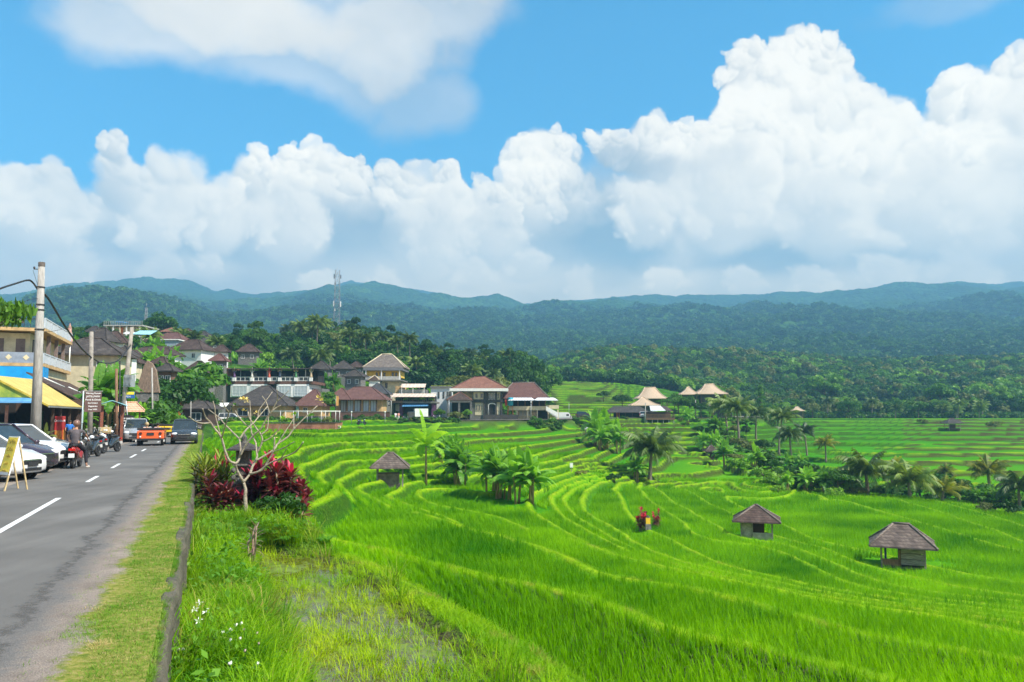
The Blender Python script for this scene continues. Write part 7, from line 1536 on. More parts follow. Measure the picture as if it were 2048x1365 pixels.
for i, (px, t, Y, k_, w) in enumerate(((948, 700, 262, 'wide_dark', 'over the stone house porch'), (975, 688, 270, 'tall_dark', 'left over the stone house roof'), (994, 698, 250, 'wide_dark', 'over the middle of the stone house roof'), (1022, 684, 262, 'tall_dark', 'over the gap between stone house and restaurant'), (1036, 700, 246, 'round_dark', 'left over the restaurant roof'), (1062, 696, 258, 'wide_dark', 'over the restaurant roof'), (1078, 720, 250, 'tall_mid', 'at the right end of the restaurant roof'), (905, 705, 262, 'wide_dark', 'over the white house'))):
 p = P(px, 800, Y); g = gz(p.x, Y); tree(k_, (p.x, Y, g), P(px, t, Y).z-g, i*1.1, 'very tall %s tree standing %s' % ('dark' if 'dark' in k_ else 'green', w), wide=.62)
RT = random.Random(77); taken = [(P(v[0], 830, v[4]).x, v[4], 7) for v in VH]+[(-46, 172, 16), (-30, 166, 14), (-24, 192, 12), (-22, 180, 12), (-8, 184, 12), (5, 190, 14), (42, 262, 9), (40, 243, 8), (61, 275, 8), (70, 275, 10), (65, 240, 8), (77, 262, 8), (36, 226, 10), (38, 214, 8), (-99, 195, 9)]
def free(x, y, r_=1.0):
 rd, _ = road_dist(np.array([x]), np.array([y]))
 if abs(rd[0]) < 7: return False
 return all((x-a)**2+(y-b)**2 > (c*r_)**2 for a, b, c in taken)
def front_trees(n, pxr, yr, sky, kinds, zone, hmul=1.0, sep=4.0):
 c = 0; tries = 0
 while c < n and tries < n*60:
  tries += 1; Y = yr[0]+(yr[1]-yr[0])*RT.random()**1.0; px = RT.uniform(*pxr); x = (px-1024)/FPX*Y
  if not free(x, Y): continue
  g = gz(x, Y); k_ = RT.choice(kinds); top_px = sky(px) ; base_px = 830-(g-2)*FPX/Y
  h = RT.uniform(7.5, 12.5)*hmul
  lim = (830-top_px)*Y/FPX+2-g
  if lim < 3.5: continue
  h = min(h, lim); taken.append((x, Y, sep*.6))
  q = (['low', 'full', 'slender', 'leaning', 'ragged', 'thick'][c % 6]); yield c, (x, Y, g), h, k_, px; c += 1
SK1 = lambda px: np.interp(px, [-200, 130, 240, 330, 420, 500, 560, 620, 700, 760, 850, 950, 1010, 1060, 1090], [640, 650, 655, 640, 665, 655, 655, 640, 640, 665, 690, 700, 682, 712, 745])
for c, loc, h, k_, px in front_trees(125, (430, 1088), (192, 380), SK1, ['round_dark', 'round_mid', 'tall_dark', 'wide_dark', 'wide_mid', 'tall_mid', 'olive', 'round_bright'], 'ridge'):
 tree(k_, loc, h, RT.uniform(0, 6), '%s of the wood that climbs the ridge behind the hotel and cafe' % SKIN[k_], group='trees of the wooded ridge (%s)' % SKIN[k_])
for c, loc, h, k_, px in front_trees(34, (-60, 430), (88, 340), SK1, ['round_dark', 'round_mid', 'wide_mid', 'round_bright', 'wide_dark'], 'village', .8):
 tree(k_, loc, h*.8, RT.uniform(0, 6), '%s standing between the tiled roofs of the hillside village' % SKIN[k_], group='trees among the village houses (%s)' % SKIN[k_])
for c, loc, h, k_, px in front_trees(30, (560, 1060), (225, 330), lambda p: SK1(p)-4, ['a'], 'palms', 1.3, 5):
 palm(['a', 'd', 'b'][c % 3], loc, max(2.5, h-2.5), RT.uniform(0, 6), 'coconut palm rising out of the wooded ridge behind the hotel and cafe', s=1.15, group='palms of the wooded ridge')
for c, loc, h, k_, px in front_trees(9, (200, 440), (130, 240), SK1, ['a'], 'palms', 1.0, 5):
 palm('a', loc, max(2.5, h-3.0), RT.uniform(0, 6), 'coconut palm among the hillside village roofs', s=.95, group='palms of the village')
for px, b, t, Y, s, lab in ((632, 720, 630, 262, 1.5, 'tallest palm with a full crown on the ridge, left of the mast'), (606, 705, 640, 270, 1.3, 'palm left of the tallest one on the ridge'), (706, 725, 655, 240, 1.2, 'slim palm right of the mast on the ridge'), (732, 735, 662, 240, 1.2, 'second slim palm right of the mast'), (640, 750, 694, 200, 1.2, 'low palm with big fronds above the hotel roof'), (820, 735, 665, 250, 1.1, 'palm above the yellow house'), (800, 728, 672, 255, 1.1, 'palm standing left of its twin above the yellow house')):
 p = P(px, b, Y); g = gz(p.x, Y); palm('a' if s > 1.3 else 'd', (p.x, Y, g), max(3, P(px, t, Y).z-g-2.2*s), px, lab, s=s, group=None)
for c, loc, h, k_, px in front_trees(52, (440, 1060), (172, 232), lambda p: np.interp(p, [440, 560, 700, 800, 1060], [660, 680, 705, 740, 745]), ['c'], 'bananas', .5, 3):
 banana(['clump', 'clump2', 'wide'][c % 3], loc, 1.0+.5*RT.random(), RT.uniform(0, 6), 'banana clump on the slope between the buildings and the wooded ridge', bright=c % 2 == 0, group='banana plants behind the buildings')
for c, loc, h, k_, px in front_trees(30, (130, 450), (86, 180), lambda p: 690, ['c'], 'bananas', .5, 3):
 banana(['clump', 'clump2', 'wide'][c % 3], loc, 1.0+.4*RT.random(), RT.uniform(0, 6), 'banana clump in a village garden between the tiled roofs', bright=c % 3 == 0, group='banana plants of the village')
# trees that edge the level field and the rising paddies
SK2 = lambda px: np.interp(px, [1090, 1200, 1400, 1600, 1800, 2048, 2300], [735, 700, 700, 735, 760, 760, 760])
for c, loc, h, k_, px in front_trees(34, (1540, 2120), (335, 372), lambda p: 770, ['round_mid', 'wide_mid', 'round_bright', 'olive', 'wide_dark'], 'edge', .75, 5):
 tree(k_, loc, h, RT.uniform(0, 6), '%s in the row that closes the far level rice field' % SKIN[k_], group='trees edging the level field (%s)' % SKIN[k_])
for c, loc, h, k_, px in front_trees(12, (1540, 2120), (325, 350), lambda p: 785, ['a'], 'edge', .8, 5):
 palm('a', loc, max(2, h-3), RT.uniform(0, 6), 'palm in the tree row that closes the far level rice field', s=1.1, group='palms edging the level field')
for c, loc, h, k_, px in front_trees(16, (1340, 1560), (232, 330), lambda p: 785, ['round_mid', 'wide_mid', 'wide_dark', 'round_dark'], 'cott', .6, 5):
 tree(k_, loc, h, RT.uniform(0, 6), '%s in the garden round the thatched pavilions' % SKIN[k_], group='trees round the pavilions (%s)' % SKIN[k_])
def creek_bushes():
 c = [hit(px, py) for px, py in ((1420, 880), (1470, 905), (1530, 935), (1590, 970), (1650, 985), (1720, 985), (1800, 992), (1880, 1000), (1960, 1008), (2040, 1022))]; R = random.Random(9); n = 0
 pos = ['at the top of the creek grove', 'left in the creek grove', 'in the middle of the creek grove', 'near the teal shelter', 'below the orange yellow palm', 'by the grey green palm', 'by the twin palms', 'by the low yellow palm', 'by the tall yellow palm', 'at the right end of the creek line']
 ordw = ['first', 'second', 'third', 'fourth', 'fifth', 'sixth']
 for j, g in enumerate(c):
  for i in range(4):
   x = g.x+R.uniform(-4.5, 4.5); y = g.y+R.uniform(-3, 9) if j < 5 else g.y+R.uniform(-1.5, 9); k_ = R.choice(['bush_mid', 'bush_bright', 'bush_olive', 'bush_bright', 'round_mid', 'bush_mid']); h = R.uniform(1.3, 2.6) if k_.startswith('bush') else R.uniform(3, 4.5)
   tree(k_, (x, y, gz(x, y)), h, R.uniform(0, 6), '%s %s %s' % (ordw[i], {'bush_mid': 'green bush', 'bush_dark': 'dark bush', 'bush_olive': 'olive scrub', 'bush_bright': 'bright bush', 'round_mid': 'small round tree'}[k_], pos[j]), cat='shrub', group='bushes along the creek', wide=1.25)
creek_bushes()
def undergrowth():
 r = np.random.RandomState(15); X = r.uniform(-190, 60, 26000); Y = r.uniform(62, 385, 26000); px = X/Y*FPX+1024; q = fld(X, Y); rd, _ = road_dist(X, Y)
 st = (X-W0[0])*NL[0]+(Y-W0[1])*NL[1]
 ok = (q['wild'] > .6) & (px > -500) & (px < 1088) & (np.abs(rd) > 9) & (q['cor'] < .05) & (st > 12)
 for a, b, c in taken[:35]: ok &= ((X-a)**2+(Y-b)**2) > (c*.75)**2
 X, Y = X[ok], Y[ok]; me = []
 for i, lm in enumerate(('mid', 'dark', 'bright', 'mid', 'olive', 'dark')):
  a, C, Rr = crown_mesh(90+i, 1.5, 1.7, -.1, 7, 260, .42, .8); a.materials.append(LF[lm]); me.append(a)
 scatter('undergrowth', np.c_[X, Y, q['z'][ok]], .8+.9*r.rand(len(X)), me, LF['mid'], 'tangled undergrowth filling the slope between the village trees', 'undergrowth', tilt=.1)
 XX = r.uniform(-300, 30, 2600); YY = r.uniform(232, 400, 2600); pxx = XX/YY*FPX+1024; qq = fld(XX, YY); zt = qq['z']+10; top = 830-(zt-2)*FPX/YY; ok = (qq['wild'] > .6) & (pxx > -200) & (pxx < 1075) & (top > SK1(pxx)+4) & (r.rand(2600) < np.where(pxx < 440, .28, .62))
 for a, b, c in taken[:33]: ok &= ((XX-a)**2+(YY-b)**2) > (c)**2
 wd = [TREEK[k][0] for k in ('round_dark', 'round_mid', 'wide_mid', 'tall_dark', 'wide_dark', 'tall_mid')]
 scatter('ridge_wood', np.c_[XX, YY, qq['z']][ok], .7+.5*r.rand(ok.sum()), wd, LF['mid'], 'closed wood covering the upper slope of the ridge', 'wood', tilt=.05)
 t = r.rand(900); pth = RD[(RD[:, 1] > 118)]; i_ = (t*(len(pth)-2)).astype(int); d_ = pth[i_+1]-pth[i_]; d_ /= np.linalg.norm(d_, axis=1)[:, None]; o_ = r.uniform(-6.4, -4.4, 900); XY = pth[i_]+np.stack([-d_[:, 1], d_[:, 0]], -1)*o_[:, None]; kk = vnoise(XY[:, 0], XY[:, 1], 9, 3) > -.12
 scatter('roadside_scrub', np.c_[XY, bil(TZ, XY[:, 0], XY[:, 1])][kk], .25+.3*r.rand(kk.sum()), me, LF['mid'], 'low scrub and garden plants between the road bend and the top terrace', 'scrub', tilt=.1)
 X = r.uniform(20, 300, 4200); Y = r.uniform(338, 352, 4200); px = X/Y*FPX+1024; ok = (px > 1545) & (px < 2500); X, Y = X[ok], Y[ok]
 scatter('field_edge_scrub', np.c_[X, Y, bil(TZ, X, Y)], .9+.8*r.rand(len(X)), me, LF['mid'], 'low scrub along the far edge of the level rice field', 'scrub', tilt=.1)
undergrowth()
# ---------------------------------------------------------------- far forest: one mass
def forest():
 r = np.random.RandomState(5); me = []
 for i, (lm, kk) in enumerate((('dark', 71), ('dark', 72), ('mid', 73), ('mid', 74), ('olive', 75), ('bright', 76))):
  a, C, Rr = crown_mesh(kk, 3.6, 6.5, 1.5, 10, 620, .85, .8); a.materials.append(LF[lm] if lm != 'dark' else LF['dark']); me.append(a)
 pa = PALMC['a'].copy(); 
 X = r.uniform(-420, 760, 52000); Y = r.uniform(352, 955, 52000); px = X/Y*FPX+1024; g = bil(TZ, X, Y); ok = (px > -500) & (px < 2600)
 ok &= ~((px > 1085) & (px < 1400) & (Y < 388)); ok &= ~((px < 1085) & (Y < 370)); ok &= ~((px > 1700) & (px < 1960) & (Y > 400) & (Y < 455)); ok &= r.rand(52000) < np.clip(18000/52000*(1.7-.9*(Y-352)/600), 0, 1)
 X, Y, g = X[ok], Y[ok], g[ok]; S = (.85+.7*r.rand(len(X))+.4*np.clip(vnoise(X, Y, 60, 3)*2, -1, 1))*(1+.25*vnoise(X, Y, 15, 4))
 scatter('forest', np.c_[X, Y, g-.6], S, [me[0], me[1], me[0], me[2], me[3], me[2], me[4], me[5]], LF['dark'], 'dense hazy forest covering the low hills behind the paddies', 'forest', tilt=.06)
 i = r.randint(0, HX.size, 60000); X = HX.ravel()[i]+r.uniform(-6, 6, 60000); Y = HY.ravel()[i]+r.uniform(-4, 4, 60000); Z = HZ.ravel()[i]; ok = (Y < 2300) & (np.abs(X/Y) < .82) & (r.rand(60000) < np.clip(Y/2000, .2, 1)); X, Y, Z = X[ok], Y[ok], Z[ok]
 lo = []
 for k_, lm in ((81, 'dark'), (82, 'mid'), (83, 'dark')):
  a, C, Rr = crown_mesh(k_, 4.2, 6.5, .5, 7, 130, 2.1, .8); a.materials.append(LF[lm]); lo.append(a)
 scatter('hill_forest', np.c_[X, Y, Z-1], 1.1+.9*r.rand(len(X)), lo, LF['dark'], 'blue hazy forest on the lower mountain slopes', 'forest', tilt=.05)
forest()
# ---------------------------------------------------------------- vehicles
PAINT = {}
def paint(name, c, metal=.0):
 if name in PAINT: return PAINT[name]
 m, nt, out = newmat('car_paint_'+name); b = N(nt, 'ShaderNodeBsdfPrincipled'); b.inputs['Base Color'].default_value = (*c, 1); b.inputs['Roughness'].default_value = .28; b.inputs['Metallic'].default_value = metal; b.inputs['Coat Weight'].default_value = .6; b.inputs['Coat Roughness'].default_value = .05
 tc = N(nt, 'ShaderNodeTexCoord'); nz = N(nt, 'ShaderNodeTexNoise'); nz.inputs['Scale'].default_value = 2.5; nz.inputs['Detail'].default_value = 6; Lk(nt, tc.outputs['Object'], nz.inputs[0])
 Lk(nt, MIX(nt, MATH(nt, 'MULTIPLY_ADD', nz.outputs[0], .9, -.3, clamp=True), tuple(x*.82 for x in c), c), b.inputs['Base Color']); Lk(nt, MATH(nt, 'MULTIPLY_ADD', nz.outputs[0], .25, .12), b.inputs['Roughness'])
 Lk(nt, b.outputs[0], out.inputs[0]); PAINT[name] = m; return m
TYRE = mat('tyre', (0.022, .022, .023), .85, .2, 20); RIM = mat('alloy_rim', (0.55, .56, .58), .3, .1, 6, metal=.8); CGLASS = mat('car_glass', (0.03, .04, .045), .06, .2, 1, spec=.9); LAMPG = mat('lamp_glass', (0.78, .80, .82), .12, .08, 8, spec=.8); LAMPR = mat('lamp_red', (0.55, .015, .01), .2, .1, 8); BLK = mat('black_plastic', (0.02, .02, .022), .55, .2, 8); CHROME = mat('chrome', (0.65, .66, .68), .15, .1, 6, metal=.9); PLATE = mat('licence_plate', (0.03, .03, .032), .5, .1, 10)
def wheel(par, x, y, R=.31, w=.2, name='wheel', n=5, rm=None):
 e = empty(name, (x, y, R)); e.parent = par
 MB().wheel((0, 0, 0), R, R*.66, w=w).out('tyre', TYRE, e); m = MB(); m.wheel((0, 0, 0), R*.68, R*.58, w=w*.8); s = 1 if y >= 0 else -1
 for k in range(n):
  a = k*2*math.pi/n; m.box((R*.33*math.cos(a), s*w*.3, R*.33*math.sin(a)), (R*.6, .03, R*.16), ry=-a)
 m.disc((0, s*w*.3, 0), R*.16, 'y', 10, w=.05); m.disc((0, 0, 0), R*.6, 'y', 16, w=.02); m.out('rim', rm or RIM, e); return e
def car(label, col, loc, head, L=4.2, W=1.68, H=1.68, hood=.95, style='mpv', cat='car', name='parked_car', group=None, front=None):
 e = empty(name, loc, head, label=label, cat=cat, group=group); a, w = L/2, W/2; hz = .98 if style != 'hatch' else .93
 wsx = a-hood                                        # windscreen foot
 st = [(-a, .42, .90), (-a+.04, .26, hz), (-a+.5, .2, hz+.02), (0, .2, hz+.02), (wsx, .2, hz+.04), (wsx+hood*.45, .2, hz-.03), (a-.22, .22, hz-.16), (a-.05, .24, hz-.25), (a, .30, hz-.32)]
 wid = [.86, .95, .99, 1, 1, .99, .95, .86, .76]; V = []; F = []
 for (x, zb, zt), k in zip(st, wid):
  q = w*k; V += [(x, -q*.6, zb), (x, -q*.96, zb+.05), (x, -q, zb+(zt-zb)*.45), (x, -q*.965, zt-.06), (x, -q*.88, zt), (x, 0, zt+.03), (x, q*.88, zt), (x, q*.965, zt-.06), (x, q, zb+(zt-zb)*.45), (x, q*.96, zb+.05), (x, q*.6, zb)]
 n = 11
 for i in range(len(st)-1):
  for j in range(n): F.append((i*n+j, i*n+(j+1) % n, (i+1)*n+(j+1) % n, (i+1)*n+j))
 F += [tuple(range(n)), tuple((len(st)-1)*n+j for j in range(n))[::-1]]
 b = MB().add(V, F, 0, True).out('body', col, e, bevel=.0)
 rr = -a+.06; rt = -a+.30 if style != 'hatch' else -a+.55; ft = wsx-.85
 def gh(sc, z0, z1, nm, m, par):
  g = MB(); P4 = [(rr+.02, z0), (rt, z1-.03), ((rt+ft)/2, z1+.02), (ft, z1-.02), (wsx+.02, z0)]; V = []
  for s in (-1, 1):
   for x, z in P4: k = .95-(.17 if z > z0 else 0); V.append((x, s*w*k*sc, z))
  g.add(V, [(0, 1, 2, 3, 4)[::-1], (5, 6, 7, 8, 9)]+[(i, i+1, i+6, i+5) for i in range(4)]); return g.out(nm, m, par)
 gh(1, hz, H-.05, 'window', CGLASS, e)
 r = MB(); k = .78*w; r.add([(rt-.04, -k, H-.07), (ft+.03, -k, H-.06), (ft+.03, k, H-.06), (rt-.04, k, H-.07), (rt, -k*.93, H-.02), ((rt+ft)/2, -k*.93, H+.02), (ft, -k*.93, H-.02), (ft, k*.93, H-.02), ((rt+ft)/2, k*.93, H+.02), (rt, k*.93, H-.02)], [(0, 1, 6, 5, 4), (2, 3, 9, 8, 7), (1, 2, 7, 6), (3, 0, 4, 9), (4, 5, 8, 9), (5, 6, 7, 8), (3, 2, 1, 0)]); r.out('roof', col, e)
 p = MB()
 for s in (-1, 1):
  for (x0, x1) in ((wsx, ft), (rr+.03, rt)): p.tube([(x0, s*w*.95, hz), (x1, s*k, H-.05)], .045, 6)
  for f_ in (.34, .66):
   x = wsx-.35+(rr+.4-wsx)*f_; p.tube([(x, s*w*.955, hz), (x, s*k*1.01, H-.06)], .035, 6)
 p.out('pillars', col if style != 'dark' else BLK, e)
 for s in (-1, 1):
  MB().wheel((a-.78, s*(w-.045), .33), .41, .30, w=.10).out('wheel_arch', BLK, e); MB().wheel((-a+.72, s*(w-.045), .33), .41, .30, w=.10).out('wheel_arch', BLK, e)
  wheel(e, a-.78, s*(w-.10)); wheel(e, -a+.72, s*(w-.10))
  h = MB(); h.blob((a-.20, s*(w*.68), hz-.27), (.20, .24, .10), 1, .05); h.out('headlight', LAMPG, e); MB().box((-a+.03, s*w*.80, hz-.06), (.10, .2, .36)).out('tail_light', LAMPR, e)
  MB().blob((wsx-.12, s*(w+.12), hz+.07), (.07, .11, .08), 2, .04).out('mirror', front or col, e)
  MB().disc((a-.06, s*w*.66, .42), .06, 'x', 10, w=.06).out('fog_light', LAMPG, e)
 MB().box((a-.06, 0, hz-.38), (.14, w*1.0, .11)).out('grille', BLK, e); MB().box((a-.0, 0, hz-.30), (.04, w*.9, .03)).out('grille_bar', CHROME, e)
 MB().box((a-.06, 0, .34), (.14, w*1.0, .09)).out('lower_grille', BLK, e); MB().box((a+.035, 0, .50), (.03, .42, .13)).out('licence_plate', PLATE, e); MB().box((-a-.01, 0, .62), (.03, .42, .13)).out('licence_plate', PLATE, e)
 return e
HD = math.atan2(DIR[1], DIR[0])
def G0(px, py): return G(px, py, 0.0)
WHT = paint('white', (0.78, .78, .79)); PUR = paint('plum', (0.055, .03, .05), .3); SIL = paint('silver', (0.55, .57, .60), .5); DKG = paint('charcoal', (0.055, .065, .075), .4); BKP = paint('black', (0.012, .012, .014)); LBL = paint('light_blue', (0.35, .5, .6), .3)
def nose(px, Y, ang, L=4.2):
 x = (px-1024)/FPX*Y; d = Vector((math.cos(ang), math.sin(ang), 0)); p = Vector((x, Y, 0))-d*L/2; p.z = .0; return p
car('white hatchback parked nearest, its nose beside the yellow signboard', WHT, nose(74, 24.6, -.10, 3.9), -.10, L=3.9, H=1.52, hood=1.05, style='hatch')
car('dark plum people carrier parked between two white cars', PUR, nose(101, 27.4, -.10), -.10, H=1.72)
car('white people carrier parked right of the dark plum one', WHT, nose(142, 30.2, -.06), -.06, H=1.66, hood=1.05)
car('black car behind the white people carrier, only its bonnet showing', BKP, nose(138, 33.6, -.04), -.04, H=1.6, hood=1.1)
car('silver people carrier parked facing the camera by the orange tiled shelter', SIL, G0(271, 883.5), HD+math.pi+.06, H=1.72)
car('charcoal people carrier driving towards the camera on the right lane', DKG, G0(369, 887.5), HD+math.pi, H=1.70, name='moving_car')
car('dark car with a flat roof driving right behind the orange open car', BKP, G0(318, 871), HD, H=1.75, name='moving_car')
car('pale blue car just in front of the white minibus', LBL, G0(342, 862), HD+math.pi, H=1.5, name='moving_car')
def minibus(label, loc, head, L=4.7, W=1.75, H=2.1, name='minibus', cat='minibus', box=False):
 e = empty(name, loc, head, label=label, cat=cat); a, w = L/2, W/2; b = MB(); V = []; st = [(-a, .35, H-.12), (-a+.1, .3, H), (a*.45, .3, H), (a*.62, .3, H-.08), (a*.92, .32, 1.12), (a, .4, .95)]
 for x, z0, z1 in st: V += [(x, -w*.95, z0), (x, -w, .9), (x, -w*.9, z1), (x, w*.9, z1), (x, w, .9), (x, w*.95, z0)]
 F = [(i*6+j, i*6+(j+1) % 6, (i+1)*6+(j+1) % 6, (i+1)*6+j) for i in range(len(st)-1) for j in range(6)]+[tuple(range(6)), tuple(range(30, 36))[::-1]]
 b.add(V, F).out('body', WHT, e, bevel=.03)
 for s in (-1, 1):
  for x0, x1 in ([(.30, .62)] if box else [(-.85, -.4), (-.35, .1), (.15, .55)]): MB().box((a*(x0+x1)/2, s*w*.975, 1.38), (a*(x1-x0), .03, .52)).out('window', CGLASS, e)
  wheel(e, a*.66, s*(w-.1), .32); wheel(e, -a*.62, s*(w-.1), .32); MB().box((a-.02, s*w*.75, .85), (.06, .26, .16)).out('headlight', LAMPG, e); MB().box((-a, s*w*.85, 1.1), (.05, .12, .5)).out('tail_light', LAMPR, e)
 MB().poly([(a*.93, -w*.8, 1.16), (a*.93, w*.8, 1.16), (a*.635, w*.78, H-.14), (a*.635, -w*.78, H-.14)], .03, (.7, 0, .7)).out('windscreen', CGLASS, e); MB().box((-a-.01, 0, 1.5), (.03, w*1.6, .6)).out('rear_window', CGLASS, e); return e
g = G0(361, 853.5); g.z = 0; minibus('white minibus driving away at the road bend', g, HD, name='minibus')
p_ = P(1127, 838.5, 216); minibus('white box van parked at the foot of the restaurant stair', (p_.x, 216, gz(p_.x, 216)+.02), .04, L=4.5, H=2.1, name='box_van', cat='van', box=True)
def open_car(label, col, loc, head, top=True):
 e = empty('open_car', loc, head, label=label, cat='open car'); b = MB(); V = []; F = []
 st = [(-1.85, .42, .92, .78), (-1.80, .40, .98, .80), (-.2, .38, 1.0, .82), (1.0, .38, 1.0, .82), (1.85, .42, .86, .74)]
 for x, z0, z1, w in st: V += [(x, -w*.9, z0), (x, -w, z0+.08), (x, -w, z1-.06), (x, -w*.94, z1), (x, w*.94, z1), (x, w, z1-.06), (x, w, z0+.08), (x, w*.9, z0)]
 for i in range(4):
  for j in range(8): F.append((i*8+j, i*8+(j+1) % 8, (i+1)*8+(j+1) % 8, (i+1)*8+j))
 F += [tuple(range(8)), tuple(range(32, 40))[::-1]]; b.add(V, F); b.out('body', col, e, bevel=.03)
 MB().box((-1.45, 0, 1.09), (.5, 1.62, .15)).out('folded_top', BLK, e, bevel=.04); MB().box((-1.9, 0, .42), (.1, 1.5, .13)).out('bumper', BLK, e)
 for s in (-1, 1):
  MB().disc((-1.87, s*.58, .80), .095, 'x', 14, w=.05).out('tail_light', mat('lamp_dark', (0.06, .02, .015), .3, .1, 9), e); MB().disc((-1.87, s*.58, .60), .05, 'x', 10, w=.05).out('indicator', LAMPG, e)
  MB().disc((1.84, s*.55, .72), .10, 'x', 14, w=.06).out('headlight', LAMPG, e); MB().box((-1.84, s*.82, .34), (.5, .04, .12)).out('mudguard', WHITE, e)
  wheel(e, 1.15, s*.70, .33, .18); wheel(e, -1.15, s*.70, .33, .18)
 MB().box((-1.87, 0, .77), (.03, .42, .17)).out('licence_plate', PLATE, e); f = MB(); f.tube([(.55, -.72, 1.0), (.35, -.68, 1.38), (.35, .68, 1.38), (.55, .72, 1.0)], .025, 6); f.out('windscreen_frame', BLK, e)
 MB().box((-.6, 0, .98), (.5, 1.3, .3)).out('seat', mat('seat_vinyl', (0.05, .03, .03), .5, .1, 5), e)
 return e
ORP = paint('orange', (0.80, .13, .03)); YLP = paint('yellow', (0.85, .55, .02))
oc = G0(303.5, 890.5); open_car('orange open topped car seen from behind with its hood folded', ORP, oc, HD); yc_ = G0(335, 874); open_car('yellow open topped car driving ahead of the orange one', YLP, yc_, HD)
def truck():
 p = P(836, 838, 160); z = gz(p.x, 160); e = empty('delivery_truck', (p.x, 160, z), math.pi+.25, label='small delivery truck with a white box body parked before the cafe', cat='truck'); MB().bb(-1.9, .75, -.85, .85, .75, 2.35).out('cargo_box', WHITE, e, bevel=.02); MB().bb(.85, 2.0, -.8, .8, .45, 1.75).out('cab', DKG, e, bevel=.08); MB().bb(1.2, 2.02, -.7, .7, 1.15, 1.62).out('windscreen', CGLASS, e); MB().bb(-1.9, 1.9, -.6, .6, .45, .72).out('chassis', BLK, e)
 for s in (-1, 1): wheel(e, 1.35, s*.7, .34); wheel(e, -1.1, s*.7, .34); MB().box((2.02, s*.55, .75), (.05, .25, .15)).out('headlight', LAMPG, e)
truck()
for px, py, Y, c, hd, lab in ((1312, 838, 221, SIL, .3, 'silver car parked under the dark roofed hall'), (1288, 838, 222, WHT, 1.2, 'white car parked at the left of the silver one by the hall'), (1168, 840, 214, DKG, 0, 'dark car parked behind the wooden parking rail'), (462, 846, 136, WHT, .2, 'white car parked at the road bend behind the frangipani')):
 p = P(px, py, Y); z = gz(p.x, Y)+.02; car(lab, c, (p.x, Y, z), hd)
def scooter(label, loc, head, accent, name='motor_scooter', group='scooters parked along the road', lean=.08):
 e = empty(name, loc, head, label=label, cat='motor scooter', group=group); e.rotation_euler = (lean, 0, head)
 wheel(e, .62, 0, .29, .10, n=6, rm=METALD); wheel(e, -.60, 0, .29, .12, n=6, rm=METALD)
 b = MB(); V = []; F = []; st = [(-.86, .70, .05, .80), (-.6, .55, .10, .82), (-.2, .42, .11, .76), (.05, .30, .11, .44), (.28, .32, .13, .46), (.40, .38, .16, .92), (.52, .55, .10, .96)]
 for x, z0, w, z1 in st: V += [(x, -w, z0), (x, -w*1.05, (z0+z1)/2), (x, -w*.5, z1), (x, w*.5, z1), (x, w*1.05, (z0+z1)/2), (x, w, z0)]
 for i in range(6):
  for j in range(6): F.append((i*6+j, i*6+(j+1) % 6, (i+1)*6+(j+1) % 6, (i+1)*6+j))
 F += [tuple(range(6)), tuple(range(36, 42))[::-1]]; b.add(V, F, 0, True).out('body', accent, e); MB().blob((-.42, 0, .86), (.36, .13, .07), 1, .05).out('seat', BLK, e)
 MB().tube([(.62, 0, .3), (.50, 0, .75), (.42, 0, 1.0)], .035, 8).out('fork', METALD, e); MB().tube([(.30, -.34, 1.02), (.40, -.15, 1.06), (.42, 0, 1.04), (.40, .15, 1.06), (.30, .34, 1.02)], .018, 8).out('handlebar', BLK, e)
 MB().blob((.54, 0, .88), (.08, .12, .10), 3, .05).out('headlight', LAMPG, e); MB().box((-.90, 0, .72), (.06, .22, .08)).out('tail_light', LAMPR, e); MB().box((-.95, 0, .50), (.02, .20, .15)).out('licence_plate', WHITE, e); MB().tube([(-.2, -.17, .25), (-.75, -.19, .34)], .055, 8).out('exhaust', METALD, e)
 for s in (-1, 1): m = MB(); m.tube([(.38, s*.2, 1.05), (.36, s*.3, 1.26)], .008, 5); m.disc((.36, s*.31, 1.30), .055, 'x', 10, w=.02); m.out('mirror', CHROME, e)
 return e
RB = G0(152, 936); scooter('big scooter with orange red tail lights under the rider', RB, HD-.05, paint('red_trim', (0.25, .02, .015)), group=None, lean=0)
for i, (px, py, hd, c, lab) in enumerate(((186, 915, -.25, DKG, 'grey scooter parked beside the rider, nearest of the row'), (196, 909, -.3, BKP, 'black scooter parked second in the row, mirrors sticking up'), (204, 899, .2, PUR, 'dark plum scooter under the cardboard box'), (222, 905, -.45, DKG, 'blue grey scooter standing apart at the asphalt edge'), (222, 889, .3, BKP, 'black scooter with a helmet on its mirror behind the blue grey one'))):
 scooter(lab, G0(px, py), HD+math.pi+hd, c, lean=.12)
for px, py, Y, lab in ((723, 856, 140, 'scooter with a yellow load parked at the rice field edge'), (812, 838, 166, 'dark scooter parked left of the delivery truck'), (862, 838, 166, 'dark scooter parked right of the delivery truck'), (874, 838, 167, 'second dark scooter right of the delivery truck')):
 p = P(px, py, Y); scooter(lab, (p.x, Y, gz(p.x, Y)), .6, DKG, group=None)
